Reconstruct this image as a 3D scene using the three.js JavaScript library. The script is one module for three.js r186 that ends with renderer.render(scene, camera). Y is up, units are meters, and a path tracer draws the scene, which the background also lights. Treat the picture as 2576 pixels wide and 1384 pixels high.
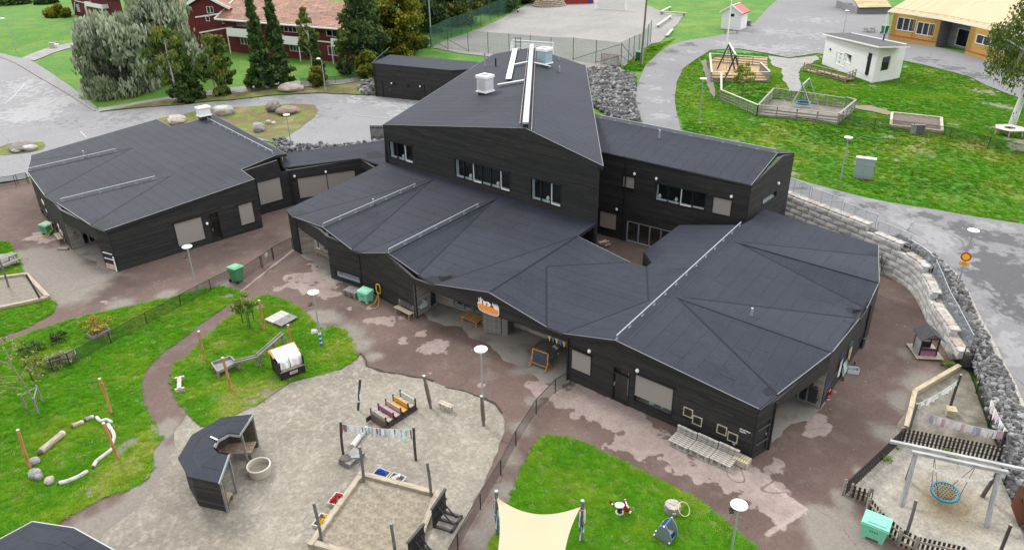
import*as THREE from 'three';
import {mergeGeometries} from 'three/addons/utils/BufferGeometryUtils.js';
// ---------- camera, sky, sun, exposure ----------
const scene=new THREE.Scene();
const CAM_H=27,FOC=1900,PW=2576,PH=1384;
const V=(x,y,z)=>new THREE.Vector3(x,y,z);
const down=V((1350 - 1288) / FOC,-(4400 - 692) / FOC,-1).normalize();
const upC=down.clone().negate();
const fh=V(0,0,-1).addScaledVector(upC,upC.z).normalize();
const rightC=fh.clone().cross(upC);
const backC=fh.clone().negate();
const R3=new THREE.Matrix4().set(rightC.x,rightC.y,rightC.z,0,upC.x,upC.y,upC.z,0,backC.x,backC.y,backC.z,0,0,0,0,1);
const camera=new THREE.PerspectiveCamera(2*Math.atan(PH / 2 / FOC)*180 / Math.PI,PW / PH,0.5,1500);
camera.position.set(0,CAM_H,0);
camera.quaternion.setFromRotationMatrix(R3);
camera.updateMatrixWorld(true);
const renderer=new THREE.WebGLRenderer({antialias:true});
renderer.setSize(1024,549);
renderer.toneMapping=THREE.LinearToneMapping;
renderer.toneMappingExposure=1.66;
renderer.shadowMap.enabled=true;
renderer.shadowMap.type=THREE.PCFSoftShadowMap;
const SUN_DIR=V(-0.45,0.68,-0.55).normalize();
{
const w=256,h=128,d=new Float32Array(w*h*4);
for (let j=0;j<h;j++) for (let i=0;i<w;i++){
const lat=((j + 0.5) / h - 0.5)*Math.PI,lon=((i + 0.5) / w - 0.5)*2*Math.PI;
const dir=V(Math.cos(lat)*Math.sin(lon),Math.sin(lat),-Math.cos(lat)*Math.cos(lon));
const s=Math.max(0,dir.y);
let L=dir.y>0?0.62 + 0.34*s:0.3;
L+=1.25*Math.pow(Math.max(0,dir.dot(SUN_DIR)),3);
L*=1 + 0.05*Math.sin(lon*5 + lat*7)*Math.cos(lat*9 - lon*2);
const k=(j*w + i)*4;
d[k]=L*0.985;d[k + 1]=L*0.99;d[k + 2]=L*1.02;d[k + 3]=1;
}
const t=new THREE.DataTexture(d,w,h,THREE.RGBAFormat,THREE.FloatType);
t.mapping=THREE.EquirectangularReflectionMapping;t.magFilter=THREE.LinearFilter;t.needsUpdate=true;
scene.background=t;scene.environment=t;
}
const sun=new THREE.DirectionalLight(new THREE.Color(1,0.96,0.9),1.5);
sun.position.copy(SUN_DIR).multiplyScalar(150).add(V(0,0,-55));
sun.target.position.set(0,0,-55);sun.castShadow=true;sun.shadow.radius=21;
Object.assign(sun.shadow.camera,{left:-90,right:90,top:90,bottom:-90,near:1,far:400});
sun.shadow.mapSize.set(4096,4096);
scene.add(sun,sun.target);
// ---------- from a pixel of the photograph to a place in the world ----------
const EYE=V(0,CAM_H,0);
const ray=(px,py)=>V((px - 1288) / FOC,-(py - 692) / FOC,-1).applyMatrix4(R3);
const at=(px,py,y=0)=>{const r=ray(px,py);return EYE.clone().addScaledVector(r,(y - CAM_H) / r.y);};
const onPlane=(px,py,P)=>{const n=P[1].clone().sub(P[0]).cross(P[2].clone().sub(P[0])),r=ray(px,py);return EYE.clone().addScaledVector(r,n.dot(P[0].clone().sub(EYE)) / n.dot(r));};
const onWall=(px,py,A,B)=>{const n=V(B.z - A.z,0,-(B.x - A.x)),r=ray(px,py);return EYE.clone().addScaledVector(r,n.dot(A.clone().sub(EYE)) / n.dot(r));};
const R3i=R3.clone().transpose();
const projY=(p)=>{const c=p.clone().sub(EYE).applyMatrix4(R3i);return 692 - FOC*c.y / -c.z;};
const topY=(b,py)=>{let lo=b.y - 1,hi=40;for (let i=0;i<50;i++){const m=(lo + hi) / 2;if (projY(V(b.x,m,b.z))>py) lo=m;else hi=m;} return lo;};
// ---------- seeded random numbers and noise ----------
let seed_=12345;
const rnd=()=>{seed_=(seed_ + 0x6d2b79f5) | 0;let t=Math.imul(seed_ ^ (seed_ >>> 15),1 | seed_);t=(t + Math.imul(t ^ (t >>> 7),61 | t)) ^ t;return ((t ^ (t >>> 14)) >>> 0) / 4294967296;};
const rr=(a,b)=>a + (b - a)*rnd();
const reseed=(n)=>{seed_=n;};
const hash2=(i,j)=>{let h=(Math.imul(i,374761393) + Math.imul(j,668265263)) | 0;h=Math.imul(h ^ (h >>> 13),1274126177);return ((h ^ (h >>> 16)) >>> 0) / 4294967296;};
const vnoise=(x,y)=>{const i=Math.floor(x),j=Math.floor(y);let u=x - i,v=y - j;u=u*u*(3 - 2*u);v=v*v*(3 - 2*v);const a=hash2(i,j),b=hash2(i + 1,j),c=hash2(i,j + 1),d=hash2(i + 1,j + 1);return a + (b - a)*u + (c - a)*v + (a - b - c + d)*u*v;};
const fbm=(x,y,o=4)=>{let s=0,a=0.5,n=0;for (let i=0;i<o;i++){s+=a*vnoise(x,y);n+=a;x=x*2.03 + 17.1;y=y*2.03 + 9.7;a*=0.5;} return s / n;};
const clamp=(x,a=0,b=1)=>Math.min(b,Math.max(a,x));
const sstep=(a,b,x)=>{const t=clamp((x - a) / (b - a));return t*t*(3 - 2*t);};
const mix=(a,b,t)=>[a[0] + (b[0] - a[0])*t,a[1] + (b[1] - a[1])*t,a[2] + (b[2] - a[2])*t];
const toS=(x)=>Math.round(255*(x <= 0.0031308?12.92*Math.max(0,x):1.055*Math.pow(Math.min(1,x),1 / 2.4) - 0.055));
// ---------- materials ----------
function texture(w,h,fn,rep){
const d=new Uint8Array(w*h*4);
for (let j=0;j<h;j++) for (let i=0;i<w;i++){const c=fn((i + 0.5) / w,(j + 0.5) / h),k=(j*w + i)*4;d[k]=toS(c[0]);d[k + 1]=toS(c[1]);d[k + 2]=toS(c[2]);d[k + 3]=255;}
const t=new THREE.DataTexture(d,w,h);t.colorSpace=THREE.SRGBColorSpace;t.magFilter=THREE.LinearFilter;t.minFilter=THREE.LinearMipmapLinearFilter;t.generateMipmaps=true;
t.wrapS=t.wrapT=THREE.RepeatWrapping;if (rep) t.repeat.set(rep,rep);t.needsUpdate=true;return t;
}
function grey(n,fn){return texture(n,n,(u,v)=>{const g=fn(u,v);return [g,g,g];});}
const tile=(u,v,s,f)=>{const a=fbm(u*s,v*s,f),b=fbm((u - 1)*s,v*s,f),c=fbm(u*s,(v - 1)*s,f),d=fbm((u - 1)*s,(v - 1)*s,f);return (a*(1 - u) + b*u)*(1 - v) + (c*(1 - u) + d*u)*v;};
const GRAIN=grey(256,(u,v)=>0.62 + 0.75*(tile(u,v,40,3) - 0.5) + 0.35*(tile(u,v,7,2) - 0.5));
const WOOD=grey(256,(u,v)=>clamp(0.62 + 0.5*(tile(u,v*0.999,6,2) - 0.5) + 0.45*(vnoise(u*5,v*70) - 0.5) + 0.2*(vnoise(u*30,v*128) - 0.5)));
const ROOFT=grey(512,(u,v)=>clamp(0.66 + 0.55*(tile(u,v,5,4) - 0.5) + 0.35*(tile(u,v,90,2) - 0.5)));
const STONE=grey(256,(u,v)=>clamp(0.6 + 0.9*(tile(u,v,9,5) - 0.5) + 0.35*(tile(u,v,50,2) - 0.5)));
const BUMP=(()=>{const t=grey(256,(u,v)=>tile(u,v,34,4));t.colorSpace=THREE.NoColorSpace;return t;})();
const mats=new Map();
function mat(r,g,b,rough=0.8,o={}){
const key=[r,g,b,rough,JSON.stringify(Object.keys(o).map((k)=>[k,o[k]&&o[k].uuid?o[k].uuid:o[k]]))].join();
if (!mats.has(key)){const {phys,...q}=o;const m=new (phys?THREE.MeshPhysicalMaterial:THREE.MeshStandardMaterial)({roughness:rough,metalness:0,...q});m.color.setRGB(r,g,b);mats.set(key,m);}
return mats.get(key);
}
const wood=(r,g,b,rough=0.85)=>mat(r*1.6,g*1.6,b*1.6,rough,{map:WOOD});
const stone=(r,g,b)=>mat(r*1.65,g*1.65,b*1.65,0.9,{map:STONE,bumpMap:BUMP,bumpScale:0.03});
const M={
black:mat(0.012,0.012,0.014,0.55),blackMetal:mat(0.012,0.013,0.014,0.45),steel:mat(0.42,0.45,0.48,0.42,{metalness:0.55}),galv:mat(0.36,0.39,0.42,0.5,{metalness:0.4}),
white:mat(0.8,0.8,0.8,0.55),whiteSoft:mat(0.72,0.73,0.74,0.8),lampTop:mat(0.85,0.86,0.87,0.4),dark:mat(0.006,0.006,0.007,0.9),room:mat(0.02,0.022,0.024,0.9),
glass:mat(0.9,0.95,0.96,0.05,{phys:true,transmission:1,thickness:0,ior:1.45}),shade:mat(0.285,0.26,0.24,0.75),
oak:wood(0.33,0.27,0.2),greyWood:wood(0.23,0.215,0.195),paleWood:wood(0.4,0.35,0.27),orangeWood:wood(0.42,0.21,0.075),darkWood:wood(0.05,0.045,0.042),brownWood:wood(0.12,0.085,0.06),barkGrey:wood(0.13,0.125,0.12),whiteWood:wood(0.5,0.47,0.42),
mint:mat(0.17,0.5,0.34,0.5),green:mat(0.05,0.2,0.09,0.5),rope:mat(0.55,0.52,0.45,0.9),yellow:mat(0.62,0.42,0.03,0.5),rubber:mat(0.02,0.02,0.02,0.8),
sand:mat(0.3,0.27,0.21,0.95,{map:GRAIN,bumpMap:BUMP,bumpScale:0.03}),
};
// ---------- geometry and object helpers ----------
const clean=(g)=>{const q=g.index?g.toNonIndexed():g;for (const k of Object.keys(q.attributes)) if (!['position','normal','uv'].includes(k)) q.deleteAttribute(k);if (!q.attributes.uv) q.setAttribute('uv',new THREE.BufferAttribute(new Float32Array(q.attributes.position.count*2),2));if (!q.attributes.normal) q.computeVertexNormals();return q;};
const merge=(list)=>(list.length===1?clean(list[0]):mergeGeometries(list.map(clean)));
const bx=(w,h,d,x=0,y=0,z=0,ry=0,rx=0,rz=0)=>{const g=new THREE.BoxGeometry(w,h,d);const p=g.attributes.position,n=g.attributes.normal,uv=g.attributes.uv;for (let i=0;i<p.count;i++){const a=Math.abs(n.getX(i)),b=Math.abs(n.getY(i));if (a>0.5) uv.setXY(i,p.getZ(i),p.getY(i));else if (b>0.5) uv.setXY(i,p.getX(i),p.getZ(i));else uv.setXY(i,p.getX(i),p.getY(i));} if (rz) g.rotateZ(rz);if (rx) g.rotateX(rx);if (ry) g.rotateY(ry);return g.translate(x,y,z);};
function frameTo(g,a,b){const d=b.clone().sub(a),L=d.length();d.normalize();const side=Math.abs(d.y)>0.999?V(1,0,0):V(0,1,0).cross(d).normalize();const up=d.clone().cross(side).normalize();const m=new THREE.Matrix4().makeBasis(side,up,d);m.setPosition(a.clone().addScaledVector(d,L / 2));return g.applyMatrix4(m);}
const bar=(a,b,w,h=w)=>{const L=a.distanceTo(b);const g=bx(w,h,L);const p=g.attributes.position,n=g.attributes.normal,uv=g.attributes.uv;for (let i=0;i<p.count;i++){if (Math.abs(n.getZ(i))<0.5) uv.setXY(i,p.getZ(i)*0.5,(p.getX(i) + p.getY(i))*2);} return frameTo(g,a,b);};
const rod=(a,b,r,r2=r,n=8)=>{const L=a.distanceTo(b);const g=new THREE.CylinderGeometry(r2,r,L,n,1);const uv=g.attributes.uv;for (let i=0;i<uv.count;i++) uv.setXY(i,uv.getY(i)*L*0.6,uv.getX(i)*0.6);g.rotateX(Math.PI / 2);return frameTo(g,a,b);};
const tubeOf=(pts,r,seg=24,n=6,closed=false)=>new THREE.TubeGeometry(new THREE.CatmullRomCurve3(pts,closed),seg,r,n,closed);
const ball=(r,x,y,z,sx=1,sy=1,sz=1)=>new THREE.SphereGeometry(r,12,8).scale(sx,sy,sz).translate(x,y,z);
const used=new Map();
const numbered=(n)=>{const k=used.get(n)||0;used.set(n,k + 1);return k?n + '_' + String(k).padStart(3,'0'):n;};
function shadowy(m){m.castShadow=true;m.receiveShadow=true;return m;}
function mesh(name,geo,m,parent=scene){const o=shadowy(new THREE.Mesh(Array.isArray(geo)?merge(geo):geo,m));o.name=parent===scene?numbered(name):name;parent.add(o);return o;}
function tag(o,label,category,group){o.userData.label=label;o.userData.category=category;if (group) o.userData.group=group;return o;}
function thing(name,label,category,pos,ry=0,group){const o=new THREE.Group();o.name=numbered(name);if (pos) o.position.copy(pos);o.rotation.y=ry;scene.add(o);return tag(o,label,category,group);}
function single(name,geo,m,label,category,group){return tag(mesh(name,geo,m),label,category,group);}
function struct(name,geo,m){const o=mesh(name,geo,m);o.userData.kind='structure';return o;}
function again(src,name,label,pos,ry){const o=src.clone();o.name=numbered(name);o.userData={...src.userData,label};if (pos) o.position.copy(pos);if (ry !== undefined) o.rotation.y=ry;scene.add(o);return o;}
const yaw=(a,b)=>Math.atan2(-(b.z - a.z),b.x - a.x);
const L2=(a,b)=>Math.hypot(b.x - a.x,b.z - a.z);
const lerp3=(a,b,t)=>a.clone().lerp(b,t);
function polyGeo(P,tri){const g=new THREE.BufferGeometry();g.setAttribute('position',new THREE.BufferAttribute(new Float32Array(P.flatMap((p)=>[p.x,p.y,p.z])),3));g.setIndex(tri);return g;}
// ---------- terrain: a flat yard at height 0 with higher ground behind and to the right ----------
const CTRL=[];
for (const [px,py,h] of [[8,440,0],[-60,470,0],[8,250,0.2],[100,330,0.3],[240,270,0.5],[350,330,0.3],[740,350,1.1],[880,345,1.3],[900,260,1.4],[1000,258,1.5],[818,229,1.6],[700,225,1.6],[560,250,1.1],[430,262,0.8],[600,330,0.7],[8,140,0.9],[130,122,1.4],[80,60,2.6],[220,60,2.6],[580,130,2.2],[860,155,2.3],[700,0,3],[420,60,2.4],[250,200,0.9],
[1085,118,3],[1565,168,3.9],[1300,140,3.4],[1240,30,3.8],[1500,20,4],[1637,70,4.2],[1050,0,3.4],[940,120,2.6],[1350,-20,4.2],[1640,160,4.1],[1700,110,4.2],[1605,240,3.9],[1695,290,3.7],[1520,250,3.5],[1500,180,3.6],
[1760,298,4.3],[1900,380,3.8],[2116,450,3.3],[2350,420,3.6],[2560,540,2.7],[1950,200,4.7],[2200,240,4.5],[2300,320,4.3],[2400,170,4.3],[2540,330,4.1],[2100,110,3.9],[2240,100,4],[2000,60,4],[1850,75,4.2],[2429,136,4.2],[2150,20,3.6],[1950,0,4],[2060,300,4.4],
[2010,470,3.3],[2150,500,3.15],[2300,560,2.8],[2413,712,2.05],[2576,640,2.4],[2576,860,1.7],[2484,838,1.6],[2532,932,1.3],[2576,1030,1.0],[2650,1150,0.9],
[2440,937,0],[2461,991,0],[2488,1069,0],[2515,1133,0],[2528,1220,0],[2562,1288,0],[2600,1360,0],[2450,935,0.3],[-200,900,0],[-200,600,0]]){const p=at(px,py,h);CTRL.push([p.x,p.z,h]);}
CTRL.push([24.2,-60.8,3.3],[27.4,-55,3.1],[28.9,-52.6,2.8],[29.9,-50.6,2.5],[30.2,-48.6,2.2],[29.4,-44.6,1.6],[28.9,-41.6,1.1],[28.3,-38.8,0.7],[9,-73,3.6],[16,-67,3.5],[-60,-40,0],[60,-30,1.2],[-120,-120,3],[120,-200,5],[-80,-260,4],[60,-300,5],[0,-90,2.4],[9,-84,3.3]);
function U(x,z){
let s=0,w=0;
for (const c of CTRL){const d2=(x - c[0])*(x - c[0]) + (z - c[1])*(z - c[1]) + 3;const k=1 / (d2*Math.sqrt(d2));s+=k*c[2];w+=k;}
return s / w;
}
function ug(px,py){
const r=ray(px,py);let t0=5,t=5;const f=(q)=>EYE.y + r.y*q - U(EYE.x + r.x*q,EYE.z + r.z*q);
for (let i=0;i<400;i++){t=t0*1.03;if (f(t)<0) break;t0=t;}
for (let i=0;i<24;i++){const m=(t0 + t) / 2;if (f(m)>0) t0=m;else t=m;}
const p=EYE.clone().addScaledVector(r,t);p.y=U(p.x,p.z);return p;
}
const yd=(px,py)=>at(px,py,0);
const ugs=(l)=>l.map((q)=>ug(...q)),yds=(l)=>l.map((q)=>yd(...q));
const inside=(x,z,P)=>{let c=false;for (let i=0,j=P.length - 1;i<P.length;j=i++) if ((P[i].z>z) !== (P[j].z>z)&&x<(P[j].x - P[i].x)*(z - P[i].z) / (P[j].z - P[i].z) + P[i].x) c=!c;return c;};
const edgeDist=(x,z,P,closed=true)=>{let m=1e9;for (let i=0;i<P.length - (closed?0:1);i++){const a=P[i],b=P[(i + 1) % P.length],dx=b.x - a.x,dz=b.z - a.z,t=clamp(((x - a.x)*dx + (z - a.z)*dz) / (dx*dx + dz*dz));m=Math.min(m,Math.hypot(x - a.x - dx*t,z - a.z - dz*t));} return m;};
function smooth(P,closed=true,step=0.8){const c=new THREE.CatmullRomCurve3(P.map((p)=>V(p.x,0,p.z)),closed,'centripetal');return c.getSpacedPoints(Math.max(8,Math.round(c.getLength() / step))).slice(0,closed?-1:undefined);}
function rough(P,amp=0.18,step=0.45,seed=0){
const out=[];
for (let i=0;i<P.length;i++){
const a=P[i],b=P[(i + 1) % P.length],L=L2(a,b),st=Math.max(step,0.012*Math.hypot(a.x,a.z)),n=Math.min(60,Math.max(1,Math.round(L / st))),nx=-(b.z - a.z) / (L||1),nz=(b.x - a.x) / (L||1);
for (let k=0;k<n;k++){const t=k / n,x=a.x + (b.x - a.x)*t,z=a.z + (b.z - a.z)*t,o=amp*2*(fbm(x*1.1 + seed,z*1.1,3) - 0.5)*1.6;out.push(V(x + nx*o,0,z + nz*o));}
}
return out;
}
function sheetGeo(P,off,flat){
const tri=THREE.ShapeUtils.triangulateShape(P.map((p)=>new THREE.Vector2(p.x,-p.z)),[]);
let pts=P.map((p)=>[p.x,p.z]),T=tri;
if (!flat) for (let pass=0;pass<16;pass++){
const lim=(x,z)=>Math.max(1.4,0.035*Math.hypot(x,z));const mid=new Map(),N=[];let any=false;
const split=(a,b)=>{const k=a<b?a*1e6 + b:b*1e6 + a;if (!mid.has(k)){mid.set(k,pts.length);pts.push([(pts[a][0] + pts[b][0]) / 2,(pts[a][1] + pts[b][1]) / 2]);} return mid.get(k);};
for (const t of T){
let best=-1,bl=0;
for (let e=0;e<3;e++){const a=pts[t[e]],b=pts[t[(e + 1) % 3]],L=Math.hypot(a[0] - b[0],a[1] - b[1]) / lim((a[0] + b[0]) / 2,(a[1] + b[1]) / 2);if (L>1&&L>bl){bl=L;best=e;}}
if (best<0) N.push(t);else {any=true;const [a,b,c]=[t[best],t[(best + 1) % 3],t[(best + 2) % 3]],m=split(a,b);N.push([a,m,c],[m,b,c]);}
}
T=N;if (!any) break;
}
const g=new THREE.BufferGeometry(),pos=new Float32Array(pts.length*3),uv=new Float32Array(pts.length*2);
let x0=1e9,x1=-1e9,z0=1e9,z1=-1e9;for (const [x,z] of pts){x0=Math.min(x0,x);x1=Math.max(x1,x);z0=Math.min(z0,z);z1=Math.max(z1,z);}
pts.forEach(([x,z],i)=>{pos[i*3]=x;pos[i*3 + 1]=(flat?0:U(x,z)) + off;pos[i*3 + 2]=z;uv[i*2]=(x - x0) / (x1 - x0);uv[i*2 + 1]=(z - z0) / (z1 - z0);});
g.setAttribute('position',new THREE.BufferAttribute(pos,3));g.setAttribute('uv',new THREE.BufferAttribute(uv,2));
const idx=[];for (const t of T){const [a,b,c]=t,s=(pts[b][0] - pts[a][0])*(pts[c][1] - pts[a][1]) - (pts[b][1] - pts[a][1])*(pts[c][0] - pts[a][0]);if (s>0) idx.push(a,c,b);else idx.push(a,b,c);}
g.setIndex(idx);g.computeVertexNormals();g.userData={x0,x1,z0,z1};return g;
}
function groundMat(g,fn,px=1024,ppm=12,bump=0.02){
const {x0,x1,z0,z1}=g.userData,w=Math.min(px,Math.max(16,Math.ceil((x1 - x0)*ppm))),h=Math.min(px,Math.max(16,Math.ceil((z1 - z0)*ppm)));
const map=texture(w,h,(u,v)=>fn(x0 + u*(x1 - x0),z0 + v*(z1 - z0)));
map.wrapS=map.wrapT=THREE.ClampToEdgeWrapping;
const b=BUMP.clone();b.repeat.set((x1 - x0) / 3,(z1 - z0) / 3);b.needsUpdate=true;
return new THREE.MeshStandardMaterial({map,roughness:0.95,bumpMap:b,bumpScale:bump});
}
function sheet(name,P,off,flat,fn,px,ppm,bump){const g=sheetGeo(P,off,flat);return struct(name,g,groundMat(g,fn,px,ppm,bump));}
const C={red:[0.122,0.082,0.067],redDark:[0.072,0.047,0.038],pale:[0.305,0.247,0.222],dust:[0.185,0.165,0.14],gravel:[0.245,0.222,0.182],gravelD:[0.15,0.132,0.105],gravelP:[0.36,0.33,0.29],road:[0.215,0.215,0.218],roadD:[0.085,0.085,0.09],roadP:[0.36,0.36,0.362],green:[0.045,0.145,0.006],greenD:[0.026,0.094,0.004],greenY:[0.118,0.168,0.012],straw:[0.2,0.165,0.075],soil:[0.07,0.05,0.035],apron:[0.235,0.215,0.19],brown:[0.13,0.105,0.045]};
const blobs=(list,flat=true)=>list.map(([px,py,r,s=1])=>{const p=flat?yd(px,py):ug(px,py);return [p.x,p.z,r,s];});
const blobAt=(B,x,z)=>{let s=0;for (const b of B){const d2=((x - b[0]) ** 2 + (z - b[1]) ** 2) / (b[2]*b[2]);if (d2<6) s+=b[3]*Math.exp(-d2);} return s;};
const YARD=yds([[-160,1700],[-160,470],[8,462],[75,450],[300,420],[560,410],[740,440],[960,446],[1500,520],[1800,560]]).concat([[19,-63.4],[22.9,-62.4],[24.6,-59.2],[27.3,-54.6],[28.7,-52.1],[29.4,-50.5],[29.65,-48.9],[29.35,-46.9],[28.75,-44.6],[28.3,-42],[27.85,-39.2]].map((q)=>V(q[0],0,q[1])),yds([[2440,937],[2461,991],[2488,1069],[2515,1133],[2528,1220],[2562,1288],[2600,1360],[2760,1700]]));
const PALE=blobs([[1395,990,1.0],[1370,975,0.8],[1440,1010,1.1],[1500,1030,1.2],[1560,1060,1.5],[1610,1085,1.4],[1660,1120,1.3],[1600,1125,0.8],[1545,1120,0.7],[1710,1150,1.0],[1760,1180,1.0],[1810,1195,0.9],[1850,1200,0.9],[1890,1180,0.9],[1880,1225,0.9],[1930,1210,0.9],[1950,1240,0.9],[1905,1255,0.7],[1970,1265,0.8],[1990,1290,0.7],[1940,1290,0.5],[1900,1305,0.4],[1960,1320,0.4],[1450,985,0.8],[1480,1000,0.9],[1530,1035,1.0],[1350,975,0.6],
[760,700,1.3],[800,680,1.4],[830,712,1.3],[795,730,1.0],[840,735,0.8],[735,715,0.7],[815,745,0.7],[765,728,0.5],[700,725,0.5],[935,800,0.6],[960,805,0.8],[985,812,0.7],[910,818,0.4],[930,775,0.5],[1050,838,0.6],[1090,880,0.8],[1075,888,0.6],[1100,870,0.7],[1015,860,0.35],[1060,905,0.3],[1015,850,0.3],[1080,935,0.35],[1060,918,0.3],[1120,890,0.3],[1020,795,0.6],[880,775,0.4],[1140,1015,0.3],[1210,970,0.3],
[2045,1075,0.7],[2060,1062,0.6],[2078,1052,0.5],[2040,1088,0.5],[2188,835,0.4],[92,590,1.2],[115,600,1.0],[75,600,0.7],[1945,1165,0.5],[2100,985,0.3],[150,600,0.4],[260,760,0.5]]);
const DUST=blobs([[2340,960,1.7],[2270,1010,1.2],[2225,1090,1.0],[2120,1250,0.8],[2060,1300,0.7],[2170,1190,0.6],[2290,890,1.0],[2100,1330,1.4],[2140,1380,2],[140,700,3],[190,740,2.4],[110,660,2.4],[240,690,2],[60,640,2],[170,640,2],[420,1075,0.9],[440,1140,1.5],[400,1210,1.6],[300,1340,2],[370,1180,1.2],[375,1110,0.8],[330,1290,1.1],[210,1330,1],[1290,1150,0.9],[1310,1080,0.9],[1270,1230,0.9],[1240,1300,0.9],[1200,1360,0.9],[905,870,1],[880,830,1.1],[830,800,1.2],[790,790,0.8],[1340,1010,0.6],[940,900,0.7],[560,715,1],[420,740,1],[300,765,1.2],[1320,930,0.9,0.8],[1240,945,1,0.5],[640,700,1.2,0.6]]);
const DAMP=blobs([[1080,840,1.2],[1130,830,1],[1020,790,0.8],[300,740,2],[450,690,3],[700,590,2],[870,790,1.2],[2220,780,3],[1480,1060,0.9],[1700,1210,1.5],[1580,1150,1.2],[1820,1260,1.6],[2140,1060,2.5],[1000,900,2],[560,630,2]]);
const CHALK=[[[640,701],[735,632]],[[1762,1235],[1810,1300]],[[1908,1205],[1990,1270]],[[1288,1325],[1288,1325]]].map((l)=>yds(l));
const EDGE_LINES=[yds([[607,731],[690,665],[738,628]]),yds([[1923,1205],[1980,1250],[2028,1281],[1990,1310],[1930,1345]])];
const yardColor=(x,z)=>{
const n1=fbm(x*0.22,z*0.22,4),n2=fbm(x*1.3 + 5,z*1.3,4),n3=vnoise(x*11,z*11);
let c=mix(C.redDark,C.red,clamp(0.25 + 1.1*n1 + 0.4*(n2 - 0.5) - 0.55*blobAt(DAMP,x,z)));
c=mix(c,C.dust,clamp(0.95*sstep(0.25,1.0,blobAt(DUST,x,z) + 0.5*(n2 - 0.5) + 0.5*(n1 - 0.5)) + 0.14*sstep(0.55,0.75,n2)));
const nb=fbm(x*1.5 + 31,z*1.5,6),pb=blobAt(PALE,x,z),p=pb + 3.3*(nb - 0.5)*sstep(0.03,0.4,pb);
c=mix(c,C.pale,sstep(0.72,0.84,p)*(0.45 + 0.45*n2));
for (const l of EDGE_LINES){const d=edgeDist(x,z,l,false);c=mix(c,C.pale,0.8*(1 - sstep(0.08,0.16,d + 0.25*(nb - 0.45))));}
const cr=Math.abs(fbm(x*0.16 + 40,z*0.16 + 11,3) - 0.5);if (cr<0.0016) c=mix(c,C.redDark,0.7);
const k=0.86 + 0.28*n3;return [c[0]*k,c[1]*k,c[2]*k];
};
sheet('playground_asphalt',YARD,0,true,yardColor,2048,24,0.008);
const gravelColor=(x,z)=>{const a=fbm(x*0.35,z*0.35,3),b=fbm(x*2.2,z*2.2,4),d=vnoise(x*13,z*13);const e=fbm(x*5.5,z*5.5,3);let c=mix(C.gravelD,C.gravel,clamp(0.55 + 1.2*(a - 0.45) + 0.4*(b - 0.5) + 0.7*(e - 0.5)));c=mix(c,C.gravelP,sstep(0.5,0.8,0.4*b + 0.6*e)*0.4);const k=0.82 + 0.36*d;return [c[0]*k,c[1]*k,c[2]*k];};
const GRAVEL=yds([[470,1040],[490,1060],[503,1077],[550,1058],[644,1020],[729,963],[800,945],[856,930],[897,905],[905,888],[913,900],[922,922],[960,935],[1010,945],[1063,953],[1115,970],[1160,985],[1210,1000],[1245,1018],[1264,1040],[1271,1060],[1265,1100],[1240,1160],[1215,1220],[1180,1290],[1145,1350],[1120,1390],[1060,1500],[150,1500],[230,1390],[262,1345],[330,1290],[380,1235],[405,1195],[440,1130],[440,1085]]);
sheet('gravel_yard',rough(GRAVEL,0.12,0.4,7),0.012,true,gravelColor,2048,30,0.03);
{const g=[];for (const l of [[[897,905],[905,890],[913,900],[922,921],[960,934],[1010,944],[1063,952],[1090,960]],[[1120,975],[1160,985],[1210,1000],[1245,1018],[1262,1040]]]){const P=rough(yds(l).concat(yds(l).reverse()),0.12,0.25,9),n=Math.floor(P.length / 2);for (let i=0;i<n - 1;i++) g.push(bar(P[i].clone().setY(0.016),P[i + 1].clone().setY(0.016),0.07 + 0.14*hash2(i,5),0.03));} struct('asphalt_edge',g,mat(0.035,0.028,0.024,0.95));}
const apronColor=(x,z)=>{const a=fbm(x*0.9,z*0.9,4),d=vnoise(x*12,z*12);const c=mix(C.apron,[0.15,0.14,0.12],sstep(0.5,0.8,a));const k=0.92 + 0.16*d;return [c[0]*k,c[1]*k,c[2]*k];};
for (const l of [[[1040,740],[1075,805],[1120,818],[1165,822],[1178,850],[1215,862],[1240,880],[1270,905],[1290,920],[1330,940],[1400,975],[1440,965],[1450,900],[1380,810],[1200,740]],[[745,610],[760,640],[772,655],[800,670],[800,690],[838,715],[860,690],[850,640]],[[1925,1000],[1940,1112],[1965,1095],[1995,1070],[2020,1058],[2035,1058],[2062,1036],[2080,990],[2060,940]],[[170,590],[180,628],[200,640],[235,660],[262,680],[290,690],[310,660],[260,590]]]) sheet('concrete_apron',rough(yds(l),0.22,0.3,3),0.006,true,apronColor,512,30,0.006);
// ---------- lawns ----------
const STRAW=blobs([[640,980,1.2],[560,960,1.1],[600,1000,1],[700,900,0.9],[850,860,0.9],[790,800,0.9],[480,990,0.8],[760,770,0.7],[380,1130,0.8],[330,1110,0.8],[300,1180,1],[250,1230,1],[380,1090,0.7],[120,920,0.7],[880,880,0.7],[810,900,0.7],[580,1040,0.9],[130,1300,1],[1330,1150,0.35],[1310,1200,0.35],[1350,1115,0.3],[1600,1330,0.6,0.5],[1650,1350,0.5,0.6],[550,870,0.6],[870,835,0.5],[500,910,0.6],[230,1080,0.5,0.6]]);
const BARE=blobs([[575,745,0.45,1.3],[652,770,0.55,1.2],[560,940,0.6],[680,955,0.6],[620,1015,0.8],[660,990,0.5],[720,860,0.4],[300,1140,0.4],[330,1110,0.4],[550,1000,0.6],[600,960,0.4],[720,940,0.5],[395,1100,0.6],[1552,1292,0.22],[1672,1365,0.3],[315,1120,0.5],[390,1070,0.5],[230,1240,0.5],[800,830,0.7],[815,812,0.5],[690,985,0.5],[640,1040,0.6],[580,930,0.4]]);
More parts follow.
